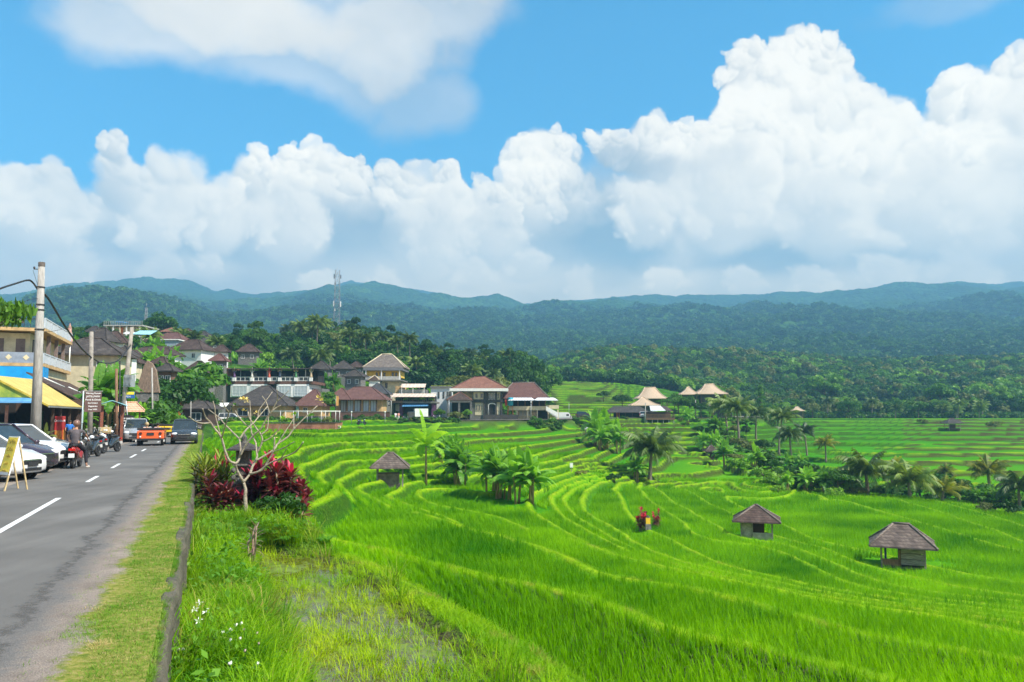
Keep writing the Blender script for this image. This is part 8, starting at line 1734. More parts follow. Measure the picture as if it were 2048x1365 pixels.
# ---------------------------------------------------------------- people
def skin_mesh(name, nodes, edges, m, par, sub=1):
 me = bpy.data.meshes.new(name); me.from_pydata([n[0] for n in nodes], edges, []); o = bpy.data.objects.new(name, me); COL.objects.link(o)
 o.modifiers.new('skin', 'SKIN'); 
 if not me.skin_vertices: me.skin_vertices.new()
 for i, n in enumerate(nodes): me.skin_vertices[0].data[i].radius = n[1] if isinstance(n[1], tuple) else (n[1], n[1])
 me.skin_vertices[0].data[0].use_root = True
 s = o.modifiers.new('sub', 'SUBSURF'); s.levels = sub; s.render_levels = sub; bpy.context.view_layer.update()
 dg = bpy.context.evaluated_depsgraph_get(); m2 = bpy.data.meshes.new_from_object(o.evaluated_get(dg)); bpy.data.objects.remove(o); m2.materials.clear(); m2.materials.append(m); m2.polygons.foreach_set('use_smooth', [True]*len(m2.polygons)); return link(name, m2, par)
SKIN = mat('skin', (0.36, .19, .12), .6, .08, 8); HAIRM = mat('hair', (0.02, .015, .012), .6, .2, 20); SHOE = mat('shoe', (0.5, .45, .4), .7, .1, 9)
def person(label, loc, head, shirt, trousers, J, hat=None, fingers=False):
 "J: joints; pelvis, chest, neck, head, and for each side shoulder elbow wrist, hip knee ankle toe"
 e = empty('person', loc, head, label=label, cat='person'); V = Vector; nodes = [(J['pel'], .11), (J['chest'], .12), (J['neck'], .052), (tuple(V(J['head'])-V((0, 0, .06))), .07), (J['head'], .088), (tuple(V(J['head'])+V((0, 0, .09))), .075)]; edges = [(0, 1), (1, 2), (2, 3), (3, 4), (4, 5)]
 for s in ('l', 'r'):
  k = len(nodes); w = V(J['wri'+s]); el = V(J['elb'+s]); d = (w-el).normalized()
  nodes += [(J['sho'+s], .05), (J['elb'+s], .038), (J['wri'+s], .026), (tuple(w+d*.07), .030)]; edges += [(1, k), (k, k+1), (k+1, k+2), (k+2, k+3)]
  if fingers:
   for j in range(4):
    q = len(nodes); sd = d.cross(V((0, 0, 1))).normalized()*(j-1.5)*.018; nodes += [(tuple(w+d*.12+sd), .009), (tuple(w+d*(.16+.01*(j in (1, 2)))+sd+V((0, 0, -.03))), .007)]; edges += [(k+3, q), (q, q+1)]
   q = len(nodes); sd = d.cross(V((0, 0, 1))).normalized()*.045*(1 if s == 'l' else -1); nodes += [(tuple(w+d*.09+sd), .009)]; edges += [(k+3, q)]
  k = len(nodes); nodes += [(J['hip'+s], .085), (J['kne'+s], .06), (J['ank'+s], .036), (J['toe'+s], .03)]; edges += [(0, k), (k, k+1), (k+1, k+2), (k+2, k+3)]
 skin_mesh('body', nodes, edges, SKIN, e)
 n2 = [(tuple(V(J['pel'])-V((0, 0, .08))), .152), (J['pel'], .148), (J['chest'], (.17, .13)), (tuple(V(J['neck'])-V((0, 0, .05))), .08)]; e2 = [(0, 1), (1, 2), (2, 3)]
 for s in ('l', 'r'): k = len(n2); n2 += [(J['sho'+s], .075), (tuple(V(J['sho'+s]).lerp(V(J['elb'+s]), .75)), .062)]; e2 += [(2, k), (k, k+1)]
 skin_mesh('shirt', n2, e2, shirt, e); n3 = [(J['pel'], .130)]; e3 = []
 for s in ('l', 'r'): k = len(n3); n3 += [(J['hip'+s], .105), (J['kne'+s], .078), (tuple(V(J['kne'+s]).lerp(V(J['ank'+s]), .85)), .06)]; e3 += [(0, k), (k, k+1), (k+1, k+2)]
 skin_mesh('trousers', n3, e3, trousers, e)
 for s in ('l', 'r'):
  a, t = V(J['ank'+s]), V(J['toe'+s]); MB().blob(tuple((a+t)/2+V((0, 0, -.02))), (.14, .05, .05), 1, .05, rz=math.atan2(t.y-a.y, t.x-a.x)).out('shoe', SHOE, e)
 h = V(J['head'])
 if hat: b = MB().blob(tuple(h+V((-.01, 0, .05))), (.15, .13, .14), 2, .02); b.out('helmet', hat, e)
 else: MB().blob(tuple(h+V((-.02, 0, .05))), (.108, .095, .105), 2, .03).out('hair', HAIRM, e)
 f = MB(); f.blob(tuple(h+V((.095, 0, -.01))), (.02, .014, .022), 1, 0)
 for s in (-1, 1): f.blob(tuple(h+V((0, s*.092, 0))), (.02, .01, .03), 1, 0)
 f.out('nose_and_ears', SKIN, e); return e
def stand(h=1.65, arm=.0):
 k = h/1.7; J = {'pel': (0, 0, .92*k), 'chest': (0, 0, 1.27*k), 'neck': (0, 0, 1.46*k), 'head': (.02, 0, 1.58*k)}
 for s, q in (('l', 1), ('r', -1)): J.update({'sho'+s: (0, q*.19, 1.38*k), 'elb'+s: (.02+arm*.1, q*.25, 1.12*k), 'wri'+s: (.10+arm*.25, q*.22, (.90+arm*.2)*k), 'hip'+s: (0, q*.10, .86*k), 'kne'+s: (.04*q, q*.11, .48*k), 'ank'+s: (-.02*q, q*.11, .07), 'toe'+s: (.12, q*.13, .04)})
 return J
RJ = {'pel': (-.42, 0, .95), 'chest': (-.36, 0, 1.30), 'neck': (-.30, 0, 1.50), 'head': (-.27, 0, 1.63), 'shol': (-.34, .20, 1.42), 'shor': (-.34, -.20, 1.42), 'elbl': (-.14, .30, 1.20), 'elbr': (-.14, -.34, 1.20), 'wril': (.18, .32, 1.06), 'wrir': (.18, -.34, 1.06), 'hipl': (-.38, .12, .90), 'hipr': (-.38, -.12, .90), 'knel': (.02, .26, .66), 'kner': (-.02, -.30, .62), 'ankl': (-.22, .34, .10), 'ankr': (-.16, -.38, .08), 'toel': (-.02, .40, .04), 'toer': (.04, -.44, .04)}
person('rider in a grey shirt and dark trousers sitting on a scooter, feet on the ground', RB, HD-.05, mat('grey_shirt', (0.10, .085, .095), .9, .2, 5), mat('dark_trousers', (0.018, .018, .026), .9, .2, 5), RJ, hat=mat('brown_helmet', (0.20, .11, .08), .3, .2, 4), fingers=True)
p_ = P(139, 872, 54); person('person in a bright blue shirt standing under the yellow roof', (p_.x, 54, 0), -1.2, mat('blue_shirt', (0.02, .16, .55), .8, .15, 6), mat('navy_trousers', (0.02, .02, .04), .9, .1, 5), stand(1.62, .6))
p_ = P(428, 856, 128); person('person in red walking along the road bend', (p_.x, 128, gz(p_.x, 128)), 1.2, mat('red_shirt', (0.55, .06, .05), .8, .1, 6), mat('red_sarong', (0.4, .05, .06), .9, .1, 5), stand())
for px, c, lab in ((791, WHITE, 'person in white standing before the cafe'), (797, mat('pink_shirt', (.7, .3, .25), .8, .1, 5), 'person in pink standing beside the one in white')):
 p = P(px, 840, 158); person(lab, (p.x, 158, gz(p.x, 158)), -1, c, mat('white_trousers', (.7, .66, .64), .9, .1, 5), stand())
for i, (dx, dy, c, lab) in enumerate(((-.55, -.35, mat('pale_shirt', (.6, .4, .38), .8, .1, 5), 'passenger with dark hair in the left seat of the orange car'), (-.35, .32, mat('peach_shirt', (.75, .5, .4), .8, .1, 5), 'passenger in a pale hat in the right seat of the orange car'))):
 J = {'pel': (0, 0, .98-.30), 'chest': (-.04, 0, 1.02), 'neck': (-.02, 0, 1.20), 'head': (0, 0, 1.34)}
 for s, q in (('l', 1), ('r', -1)): J.update({'sho'+s: (-.04, q*.18, 1.14), 'elb'+s: (.08, q*.24, .92), 'wri'+s: (.28, q*.2, .9), 'hip'+s: (.05, q*.1, .70), 'kne'+s: (.42, q*.12, .78), 'ank'+s: (.50, q*.12, .48), 'toe'+s: (.6, q*.12, .46)})
 d = Vector((math.cos(HD)*dx-math.sin(HD)*dy, math.sin(HD)*dx+math.cos(HD)*dy, 0)); person(lab, oc+d, HD, c, mat('dark_trousers', (0, 0, 0)), J, hat=BAMBOO if i else None)
# ---------------------------------------------------------------- poles and cables
POLEM = mat('pole_concrete', (0.36, .34, .32), .85, .22, 2.2, bump=.4, streak=(3, 3, .7))
def pole(pb, pt, Y, r0, r1, label, m=None, cat='utility pole', name='utility_pole', extra=None):
 a = P(pb[0], pb[1], Y); b = P(pt[0], pt[1], Y); g = gz(a.x, Y); d = (b-a).normalized(); base = a-d*((a.z-g+.2)/d.z); e = empty(name, base, 0, label=label, cat=cat); MB().tube([(0, 0, 0), tuple((b-base)*.5), tuple(b-base)], [r0, (r0+r1)/2, r1], 12).out('pole', m or POLEM, e); return e, b-base, b
e, tp, b1 = pole((70, 900), (83.5, 528), 36.0, .24, .132, 'tall pale concrete utility pole standing among the parked cars')
MB().tube([tuple(tp+Vector((-.35, 0, -.25))), tuple(tp+Vector((.05, 0, -.25)))], .02, 6).out('bracket', METALD, e); MB().lathe([(.02, 0), (.05, .03), (.04, .1), (.01, .12)], tuple(tp+Vector((-.33, 0, -.24))), 8).out('insulator', METALD, e)
c_ = MB(); c_.lathe([(.14, 0), (.145, .2), (.13, .21)], tuple(tp+Vector((0, 0, -.14))), 12); c_.out('cap', mat('pole_cap', (.12, .1, .09), .9, .2, 6), e)
for z in (1.15, 2.0, 2.25, 3.2): MB().lathe([(.152+.013*z, -.03), (.157+.013*z, .03)], tuple(tp*(1-z/9.6)), 12).out('band', METALD, e)
e, tp, b2 = pole((181, 800), (183, 664), 52, .17, .12, 'weathered concrete pole rising beside the bananas behind the brown roof', mat('pole_old', (0.30, .27, .24), .9, .3, 2))
e, tp, b3 = pole((245, 830), (264, 655), 60, .20, .13, 'leaning concrete pole carrying a transformer behind the shelters', mat('pole_old', (0, 0, 0)))
for sx in (-.9, .55): MB().tube([(tp.x*.35+sx, .1, 0), tuple(tp*.45)], .05, 6).out('strut', METAL, e)
tr = MB(); tr.bb(.25, .85, -.3, .3, 4.3, 5.2); 
for i in range(6): tr.bb(.28+.1*i, .31+.1*i, -.36, .36, 4.4, 5.1)
tr.out('transformer', mat('transformer_grey', (.30, .33, .35), .6, .2, 4), e); MB().bb(.1, 1.0, -.06, 0, 3.45, 3.95).out('sign_board', mat('sign_blue', (.03, .12, .4), .6, .1, 4), e); MB().bb(.12, .98, -.08, -.06, 3.72, 3.93).out('sign_stripe', SIGNY, e)
text_obj('PLN', .2, 'lettering', SIGNW, e, (.55, -.085, 3.57), (math.pi/2, 0, 0))
pole((305, 845), (304, 736), 72, .09, .07, 'slim pale pole right of the leaning transformer pole'); pole((239, 830), (240, 722), 58, .06, .045, 'slim black pole left of the leaning transformer pole', BLK); pole((233, 830), (233, 738), 57, .10, .09, 'rusty brown post left of the slim black pole', WOOD)
pole((381, 845), (382, 788), 112, .10, .07, 'thin concrete pole at the road bend behind the minibus'); pole((1391, 830), (1391, 800), 240, .16, .12, 'pale pole between the two groups of thatched pavilions'); pole((1290, 842), (1291, 806), 211, .16, .12, 'pale pole at the left end of the stilt deck'); pole((898, 838), (898, 800), 168, .07, .06, 'thin grey pole left of the stone house porch', METAL)
def lamp(px, pb, pt, Y, label):
 e, t, b = pole((px, pb), (px, pt), Y, .06, .045, label, METAL, 'street lamp', 'street_lamp'); MB().lathe([(.02, .3), (.14, .24), (.16, .1), (.08, 0)], tuple(t), 10).out('lamp_head', WHITE, e)
lamp(703, 845, 826, 150, 'small white headed garden lamp left of the cafe sign'); lamp(770, 845, 826, 152, 'small white headed garden lamp before the cafe sign'); lamp(1062, 840, 806, 172, 'tall dark lamp post before the raised restaurant')
pole((1138, 838), (1138, 807), 224, .05, .05, 'post with a pale banner above the box van', METAL)
def cable(pts, r, label, name='power_cable'):
 pts = [P(*q) for q in pts]; c = []; n = len(pts); Q = [2*pts[0]-pts[1]]+pts+[2*pts[-1]-pts[-2]]
 for i in range(1, len(Q)-2):
  for k in range(8):
   t = k/8; c.append(.5*((2*Q[i])+(Q[i+1]-Q[i-1])*t+(2*Q[i-1]-5*Q[i]+4*Q[i+1]-Q[i+2])*t*t+(3*Q[i]-Q[i-1]-3*Q[i+1]+Q[i+2])*t**3))
 c.append(pts[-1]); o = MB().tube(c, r, 6).out(name, BLK, None); tag(o, label, 'cable', 'overhead cables')
cable([(-120, 640, 29), (-60, 603, 30), (0, 578, 32), (30, 568, 34), (55, 561, 35.4), (66, 566, 35.8), (79, 585, 36.0)], .044, 'thick black cable arriving at the concrete pole from the left')
cable([(79, 585, 36.0), (96, 597, 37.5), (130, 653, 43), (160, 694, 48), (183, 716, 52)], .055, 'thick black cable sagging from the concrete pole to the weathered pole')
cable([(183, 716, 52), (205, 726, 54), (235, 722, 57), (262, 690, 60)], .04, 'black cable from the weathered pole to the leaning transformer pole')
cable([(-60, 632, 26), (20, 612, 31), (60, 600, 35), (79, 597, 36.0)], .008, 'thin wire reaching the pole below the thick cable'); cable([(-60, 628, 28), (30, 626, 33), (79, 620, 36.0)], .008, 'thinner lower wire reaching the concrete pole'); cable([(66, 541, 36.0), (72, 560, 36.0), (79, 583, 36.0)], .008, 'short wire hanging from the pole top bracket')
cable([(79, 664, 36.0), (110, 662, 42), (140, 655, 60)], .012, 'pale thin wire crossing to the balcony house'); cable([(262, 668, 60), (340, 700, 110), (420, 735, 150)], .02, 'cable running on from the transformer pole over the road bend')
# ---------------------------------------------------------------- lattice masts
def mast(px, pb, pt, Y, wb, wt, label, n=14, dish=True):
 a = P(px, pb, Y); top = P(px, pt, Y).z; g = gz(a.x, Y); h = top-g; e = empty('lattice_mast', (a.x, Y, g), .4, label=label, cat='telecom mast'); m = MB()
 def c(i, q): w = (wb+(wt-wb)*i/n)/2; return (w*(1 if q in (0, 3) else -1), w*(1 if q < 2 else -1), h*i/n)
 for q in range(4): m.tube([c(0, q), c(n, q)], .08, 5)
 for i in range(n):
  for q in range(4): m.tube([c(i, q), c(i+1, (q+1) % 4)], .05, 4); m.tube([c(i+1, q), c(i, (q+1) % 4)], .05, 4); m.tube([c(i, q), c(i, (q+1) % 4)], .05, 4)
 m.out('lattice', mat('mast_steel', (.24, .25, .27), .5, .15, 4), e); MB().tube([(0, 0, h), (0, 0, h+1.5)], .06, 5).out('lightning_rod', METAL, e)
 if dish:
  for j, (x, z, k) in enumerate(((-1.9, .93, 2.4), (1.7, .93, 2.0), (-1.3, .86, 1.4), (-1.9, .66, 3), (1.9, .66, 3), (-1.2, .60, 1.3))): MB().box((x, -.6, h*z), (.45, .35, k)).out('antenna', METALD if z > .8 else WHITE, e)
  MB().box((0, 0, h*.66), (4.4, 1.6, .12)).out('platform', METAL, e)
mast(673, 650, 540, 430, 3.8, 2.2, 'tall grey lattice telecom mast on the wooded ridge, its top in the cloud'); mast(291, 660, 616, 260, .9, .5, 'short thin mast with small dishes beside the flat topped tree', 8, False)
# ---------------------------------------------------------------- street buildings on the left
FR = math.atan2(NL[1], NL[0])
def fr(name, s, t, z=0, **kw): return empty(name, SW(s, t, z), HD, **kw)          # local x along the road, y to the left
def stall():
 e = fr('food_stall', 48.8, 9.0, label='open food stall under a big yellow corrugated sheet roof', cat='food stall'); L = 14.8
 MB().poly([(0, 0, 2.58), (L, 0, 2.58), (L, 3.2, 4.72), (0, 3.2, 4.4)], .05).out('roof', YELR, e); MB().poly([(-.04, 0, 2.50), (-.04, 3.2, 4.32), (-.04, 3.2, 4.46), (-.04, 0, 2.62)], .05, (-1, 0, 0)).out('bargeboard', mat('ochre_board', (.5, .38, .05), .7, .2, 4), e); MB().bb(0, L, -.08, 0, 2.46, 2.56).out('gutter', METAL, e)
 MB().bb(0, L, 4.6, 4.7, 0, 4.5).out('back_wall', DARKIN, e); MB().bb(L-.1, L, 0, 4.6, 0, 3.2).out('end_wall', WOODD, e)
 MB().poly([(.02, .9, 3.08), (.02, 3.2, 3.08), (.02, 3.2, 4.3), (.02, .9, 3.02)], .04, (1, 0, 0)).out('gable_sheet', GREENR, e); MB().poly([(-.9, .6, 2.72), (-.9, 4.6, 2.72), (.02, 4.6, 3.02), (.02, .75, 3.02)], .04).out('awning', AWNB, e)
 MB().bb(0, .1, 3.2, 9, 0, 3.0).out('side_wall', DARKIN, e)
 for x, y in ((.3, 2.3), (.3, 4.2), (6, .2), (10, .2), (14, .2), (3, .2)): MB().box((x, y, 1.3), (.16, .16, 2.6)).out('post', mat('pink_post', (.42, .22, .19), .8, .2, 5) if y > 2 else WOODD, e)
 MB().bb(.1, .9, 1.9, 2.8, 0, .55).out('plinth', BRICK, e); MB().bb(1.5, 4.5, 1.0, 1.8, 0, 1.0).out('counter', WOOD, e); MB().bb(10.5, 13.5, 2.5, 2.6, 0, 2.3).out('curtain', GREENP, e)
 f = fr('drinks_fridge', 52.5, 8.6, label='tall red drinks fridge with an orange lower panel under the yellow roof', cat='fridge'); MB().bb(-.5, .5, 0, .5, .1, 1.9).out('cabinet', REDP, f, bevel=.03); MB().bb(-.52, -.5, .05, .45, .2, .95).out('door_panel', mat('orange_panel', (.7, .25, .04), .5, .3, 9), f); text_obj('Drinks', .2, 'lettering', SIGNW, f, (-.53, .25, 1.6), (math.pi/2, 0, -math.pi/2)); MB().bb(-.46, .46, -.03, 0, .2, 1.0).out('door_panel', mat('orange_panel', (0, 0, 0)), f); text_obj('Drinks', .22, 'lettering', SIGNW, f, (0, -.01, 1.6), (math.pi/2, 0, 0))
 j = fr('clay_jar', 33.5, 7.4, label='big round brown clay jar with a small plant behind the parked cars', cat='jar'); j.location = (*P(91, 870, 34)[:2], 0); MB().lathe([(.05, 0), (.28, .05), (.42, .4), (.40, .8), (.26, 1.05), (.28, 1.1)], n=16).out('jar', mat('clay', (.14, .07, .045), .8, .25, 4), j); b = BAN['single'][0].copy(); b.materials.clear(); b.materials.append(LF['olive']); o = link('plant', b, j); o.scale = (.28, .28, .28); o.location = (0, 0, .35)
 e = fr('tiled_lean_to', 64.4, 9.0, label='low brown tiled lean to roof right behind the yellow one', cat='house'); r = MB().poly([(0, 0, 2.9), (24, 0, 2.9), (24, 4.2, 5.2), (0, 4.2, 5.3)], .12).out('roof', T_BROWN, e); MB().bb(0, 24, 1.4, 4.6, 0, 3.0).out('wall', STONE, e)
 for x in (3, 8, 13, 18, 23): MB().box((x, .2, 1.4), (.14, .14, 2.9)).out('post', WOODD, e)
 for a, b in (((4, 3.6), (6.4, 2.4)), ((10, 2.6), (11.4, 1.8))): MB().tube([(a[0], a[1], 2.9+.57*a[1]+.15), (b[0], b[1], 2.9+.57*b[1]+.15)], .06, 5).out('roof_batten', WHITE, e)
stall()
def balcony_house():
 e = fr('balcony_house', 70, 13, label='two storey cream house with blue grey balconies and a bright blue sheet wall', cat='house'); L, D = 14.8, 10
 MB().bb(1.2, L-1, 1.3, D, 0, 9.1).out('wall', CREAM, e); GB = mat('blue_grey_paint', (.26, .30, .38), .7, .15, 2); PILM = mat('brown_pilaster', (.20, .15, .14), .8, .2, 3)
 for z in (6.15, 9.2): MB().bb(-.05, L, -.05, D, z, z+.28).out('floor_slab', OCHRE, e)
 MB().bb(-.02, .12, -.02, D, 6.43, 7.35).out('balcony_parapet', GB, e)
 for y in (1.3, 2.6, 3.9, 5.2): MB().poly([(-.05, y, 6.65), (-.05, y+.25, 6.9), (-.05, y, 7.15), (-.05, y-.25, 6.9)], .03, (1, 0, 0)).out('diamond', mat('pale_diamond', (.7, .6, .4), .8, .1, 3), e)
 for z in (6.43, 9.48):
  r = MB(); n = 26
  for i in range(n): r.box((.1+(L-.2)*i/(n-1), .03, z+.42), (.30, .07, .72) if i % 5 else (.4, .12, .86))
  r.box((L/2, .03, z+.86), (L, .12, .1)); r.out('balustrade', mat('balustrade_paint', (.50, .54, .60), .7, .12, 3), e)
 r = MB()
 for i in range(22): r.box((.03, .2+(D-.3)*i/21, 9.88), (.04, .04, .75))
 r.box((.03, D/2, 10.25), (.06, D, .07)); r.out('roof_railing', METALD, e)
 for x, y in ((.4, .4), (4.5, .4), (8.5, .4), (12.5, .4), (.4, 4), (.4, 7)): MB().box((x, y, 7.8), (.3, .3, 2.7)).out('pilaster', PILM, e)
 MB().tube([(L-.3, .1, 6.4), (L-.3, .1, 9.2)], .06, 8).out('downpipe', WHITE, e)
 for y in (2.0, 3.6, 5.6):
  MB().box((1.18, y, 7.6), (.06, .7, 2.0)).out('shutter', PILM, e)
 for x in (3, 6.5, 10): MB().box((x, 1.27, 7.6), (1.4, .08, 2.1)).out('window', GLASSD, e)
 MB().bb(-.1, 1.1, -.02, D, 4.75, 6.12).out('blue_sheet_wall', BLUEP, e); MB().bb(-.1, 2.2, -.08, .03, 4.8, 6.1).out('blue_sheet_side', BLUEP, e); MB().bb(.5, L, .3, .5, 3, 6.1).out('lower_wall', CREAM, e)
 rb, pm = hiproof(7, 7, 2.6, 1.5, .8); r = rb.out('pavilion_roof', T_BROWN, e); r.location = (5, 4.2, 10.9); ridges(*pm, 2.6, .1).out('ridge_cap', T_GREY, r)
 for x in (2, 8):
  for y in (4.6, 10): MB().box((x, y, 10.2), (.25, .25, 1.6)).out('roof_post', CREAM, e)
 MB().lathe([(.3, 0), (.34, .25), (.2, .4), (.26, .9), (.16, 1.2), (.2, 1.35), (.02, 2.0)], (L-.3, .2, 10.4-.9), 10).out('finial_statue', mat('red_white', (.6, .35, .3), .7, .4, 3), e)
balcony_house()
def shelters():
 p = P(222, 880, 58); e = empty('blue_shelter', (p.x, 58, 0), HD+.15, label='small shelter with a wavy light blue sheet roof on brown posts', cat='shelter'); r = MB(); n = 12; V = []
 for i in range(n+1):
  x = -1.5+3.0*i/n; V += [(x, -.9, 2.62+.05*math.sin(i*1.9)), (x, .1, 3.0+.04*math.sin(i*1.3)), (x, 1.0, 2.66+.05*math.sin(i*1.7+1))]
 r.add(V, [(i*3+j, i*3+j+1, i*3+j+4, i*3+j+3) for i in range(n) for j in (0, 1)]); r.out('roof', mat('pale_blue_sheet', (.32, .66, .72), .5, .12, 2), e)
 for x in (-.9, .9):
  for y in (-.6, .7): MB().box((x, y, 1.3), (.2, .2, 2.7)).out('post', mat('red_brown_post', (.22, .07, .04), .7, .2, 5), e)
 b = MB(); 
 for i in range(7): b.box((-.2, .75, 1.1+.16*i), (1.0, .04, .07))
 b.out('slat_screen', SKYBL, e); MB().bb(-1, 1, -.3, .5, .55, .65).out('bench', WOOD, e)
 p = P(257, 880, 64); e = empty('tiled_shelter', (p.x, 64, 0), HD-math.pi/2+.1, label='small open shelter with a pale orange tiled roof left of the silver car', cat='shelter'); T = tilemat('tile_orange', (.50, .27, .16), (.72, .46, .32), moss=.1); rb, pm = hiproof(1.6, 1.6, .62, 1.0, .28); r = rb.out('roof', T, e); r.location = (0, 0, 2.35); ridges(*pm, .62, .05).out('ridge_cap', T, r)
 for x in (-.75, .75):
  for y in (.05, 1.5): MB().box((x, y, 1.15), (.10, .10, 2.4)).out('post', WOOD, e)
 s = empty('black_signboard', P(254, 880, 60), HD-math.pi/2, label='black round topped signboard with white writing before the tiled shelter', cat='sign'); s.location.z = 0; b = MB(); pts = [(-.42, 0, 1.15)]+[(.42*math.cos(math.pi*(1-k/8)), 0, 1.75+.25*math.sin(math.pi*k/8)) for k in range(9)]+[(.42, 0, 1.15)]; b.poly(pts, .05, (0, 1, 0)); b.out('board', SIGNK, s); MB().bb(-.35, .35, .0, .05, 0, 1.15).out('leg_panel', STONE, s)
 for j, tx in enumerate(('THE WARTEG', 'BUMI STUDIO', 'Food & Drink')): text_obj(tx, .14, 'lettering', SIGNW, s, (0, -.01, 1.72-.18*j), (math.pi/2, 0, 0), bold=.004)
 p = P(162, 885, 48); e = empty('warung_signboard', (p.x, 48, 0), .25, label='brown roadside signboard with white writing hung on a thin pale blue post', cat='sign'); MB().tube([(0, 0, 0), (0, 0, 3.42)], .035, 8).out('post', mat('pale_post', (.50, .60, .64), .6, .1, 4), e); MB().box((.52, 0, 3.42), (1.1, .04, .04)).out('frame', METAL, e); MB().box((.55, 0, 2.78), (.92, .03, 1.22)).out('board', SIGNBR, e); MB().box((.02, -.02, 1.9), (.07, .07, .8)).out('sleeve', MATS['pale_post'], e)
 for j, (tx, sz) in enumerate((('Warung Rumah', .13), ('JATILUWIH', .15), ('Food & Drink', .15), ('Ice Cream', .13), ('Vegetarian', .12), ('Free WiFi', .12))): text_obj(tx, sz, 'lettering', SIGNW, e, (.55, -.02, 3.29-.195*j), (math.pi/2, 0, 0), bold=.003)
 p = G0(4, 984); e = empty('yellow_signboard', (p.x-.22, p.y+.25, 0), -.62, label='yellow a frame signboard with faded writing standing at the asphalt edge', cat='sign'); M_ = Matrix.Rotation(-.20, 4, 'X')
 b = MB(); b.bb(-.3, .3, -.015, .015, .42, 1.45); b.xf(M_); bo = b.out('board', WHITE, e); b = MB(); b.bb(-.26, .26, -.022, -.016, .50, 1.42); b.xf(M_); b.out('yellow_poster', SIGNY, e)
 for sx in (-.27, .27): MB().box((sx, 0, .7), (.05, .035, 1.45)).xf(M_).out('leg', BAMBOO, e); MB().box((sx, 0, .7), (.045, .03, 1.42)).xf(Matrix.Translation((0, .56, 0))@Matrix.Rotation(.2, 4, 'X')).out('leg', BAMBOO, e)
 for j, tx in enumerate(('OPEN', 'IDEA', 'coffee', 'juice', 'menu')): o = text_obj(tx, .17 if j < 2 else .12, 'lettering', mat('faded_ink', (.45, .34, .05), .7, .1, 5), e, M_@Vector((0, -.028, 1.3-.19*j)), (math.pi/2-.20, 0, 0))
 p = P(205, 880, 50); e = empty('cardboard_box', (p.x, 50, 1.02), .7, label='tan cardboard box tied on the seat of the plum scooter', cat='box'); e.location = G0(204, 899)+Vector((0, .2, .92)); MB().box((0, 0, .18), (.62, .42, .36)).out('box', BAMBOO, e); MB().box((0, -.215, .18), (.2, .01, .1)).out('tape', WHITE, e)
 e = empty('stone_bench', G0(240, 884), HD, label='low tan stone seat and kerb blocks beside the silver car', cat='bench'); MB().bb(-1.0, .9, -.3, .3, .35, .5).out('seat', mat('tan_stone', (.42, .30, .22), .9, .25, 4), e); MB().bb(-.8, -.5, -.25, .25, 0, .35).out('leg', STONE, e); MB().bb(.4, .7, -.25, .25, 0, .35).out('leg', STONE, e)
shelters()
# ---------------------------------------------------------------- brick planter with a pipe pergola, parking rail
def planter():
 Y = 112; k = mpp(Y); o = P(598, 868, Y); z0 = gz(o.x, Y); e = empty('brick_terrace', (o.x, Y, z0), 0, label='red brick planter terrace standing at the top corner of the rice fields', cat='terrace wall'); X_ = lambda px: (px-598)*k; Z_ = lambda py: P(598, py, Y).z-z0
 MB().bb(X_(530), X_(590), 0, 4, -1.5, Z_(848)).out('brick_wall', BRICK, e); MB().bb(X_(590)+.02, X_(669), .3, 5, -1.5, Z_(846)).out('brick_wall', BRICK, e); MB().bb(X_(606), X_(634), -.6, .3, -1.5, Z_(858)).out('dark_block', STONED, e); MB().bb(X_(530)-.1, X_(669)+.1, .2, 4.4, Z_(846)+.003, Z_(845)).out('coping', STONED, e)
 p = empty('pipe_pergola', (o.x, Y+1, z0+Z_(846)), 0, label='thin white pipe pergola standing on the brick terrace', cat='pergola'); m = MB(); zt = Z_(822)-Z_(846)
 for px in (556, 582, 610, 638, 667):
  for y in (0, 2.6): m.tube([(X_(px), y, 0), (X_(px), y, zt)], .035, 6)
 for y in (0, 2.6):
  for z in (zt, zt*.93): m.tube([(X_(540), y, z), (X_(669), y, z)], .03, 6)
 m.out('frame', WHITE, p)
 for i, px in enumerate((560, 585, 600, 628, 650)): q = Vector((o.x+X_(px), Y+1.6, z0+Z_(846))); tree(['bush_bright', 'bush_olive', 'bush_mid'][i % 3], q, .9, i, 'planted bush on the brick terrace, %s' % ['leftmost under the pergola', 'second from the left', 'in the middle', 'fourth from the left', 'rightmost under the pergola'][i], cat='shrub', group='bushes on the brick terrace')
 g = hit(676, 858); e = empty('white_crate', g, 0, label='small white frame box lying on the grass right of the brick terrace', cat='crate'); m = MB()
 for x in (-.35, .35): m.box((x, 0, .18), (.05, .3, .36))
 for z in (.03, .34): m.box((0, 0, z), (.75, .3, .05))
 m.out('frame', WHITE, e)
 Y = 206; k = mpp(Y); o = P(1166, 846, Y); z0 = gz(o.x, Y); e = empty('parking_rail', (o.x, Y, z0), 0, label='brown wooden parking rail above the dark hedge', cat='railing'); m = MB(); w = 50*k
 for i in range(16): m.box((-w/2+w*i/15, 0, .5), (.12, .12, 1.5))
 for z in (.5, 1.1): m.box((0, 0, z), (w, .08, .14))
 m.out('rails', WOODD, e)
planter()
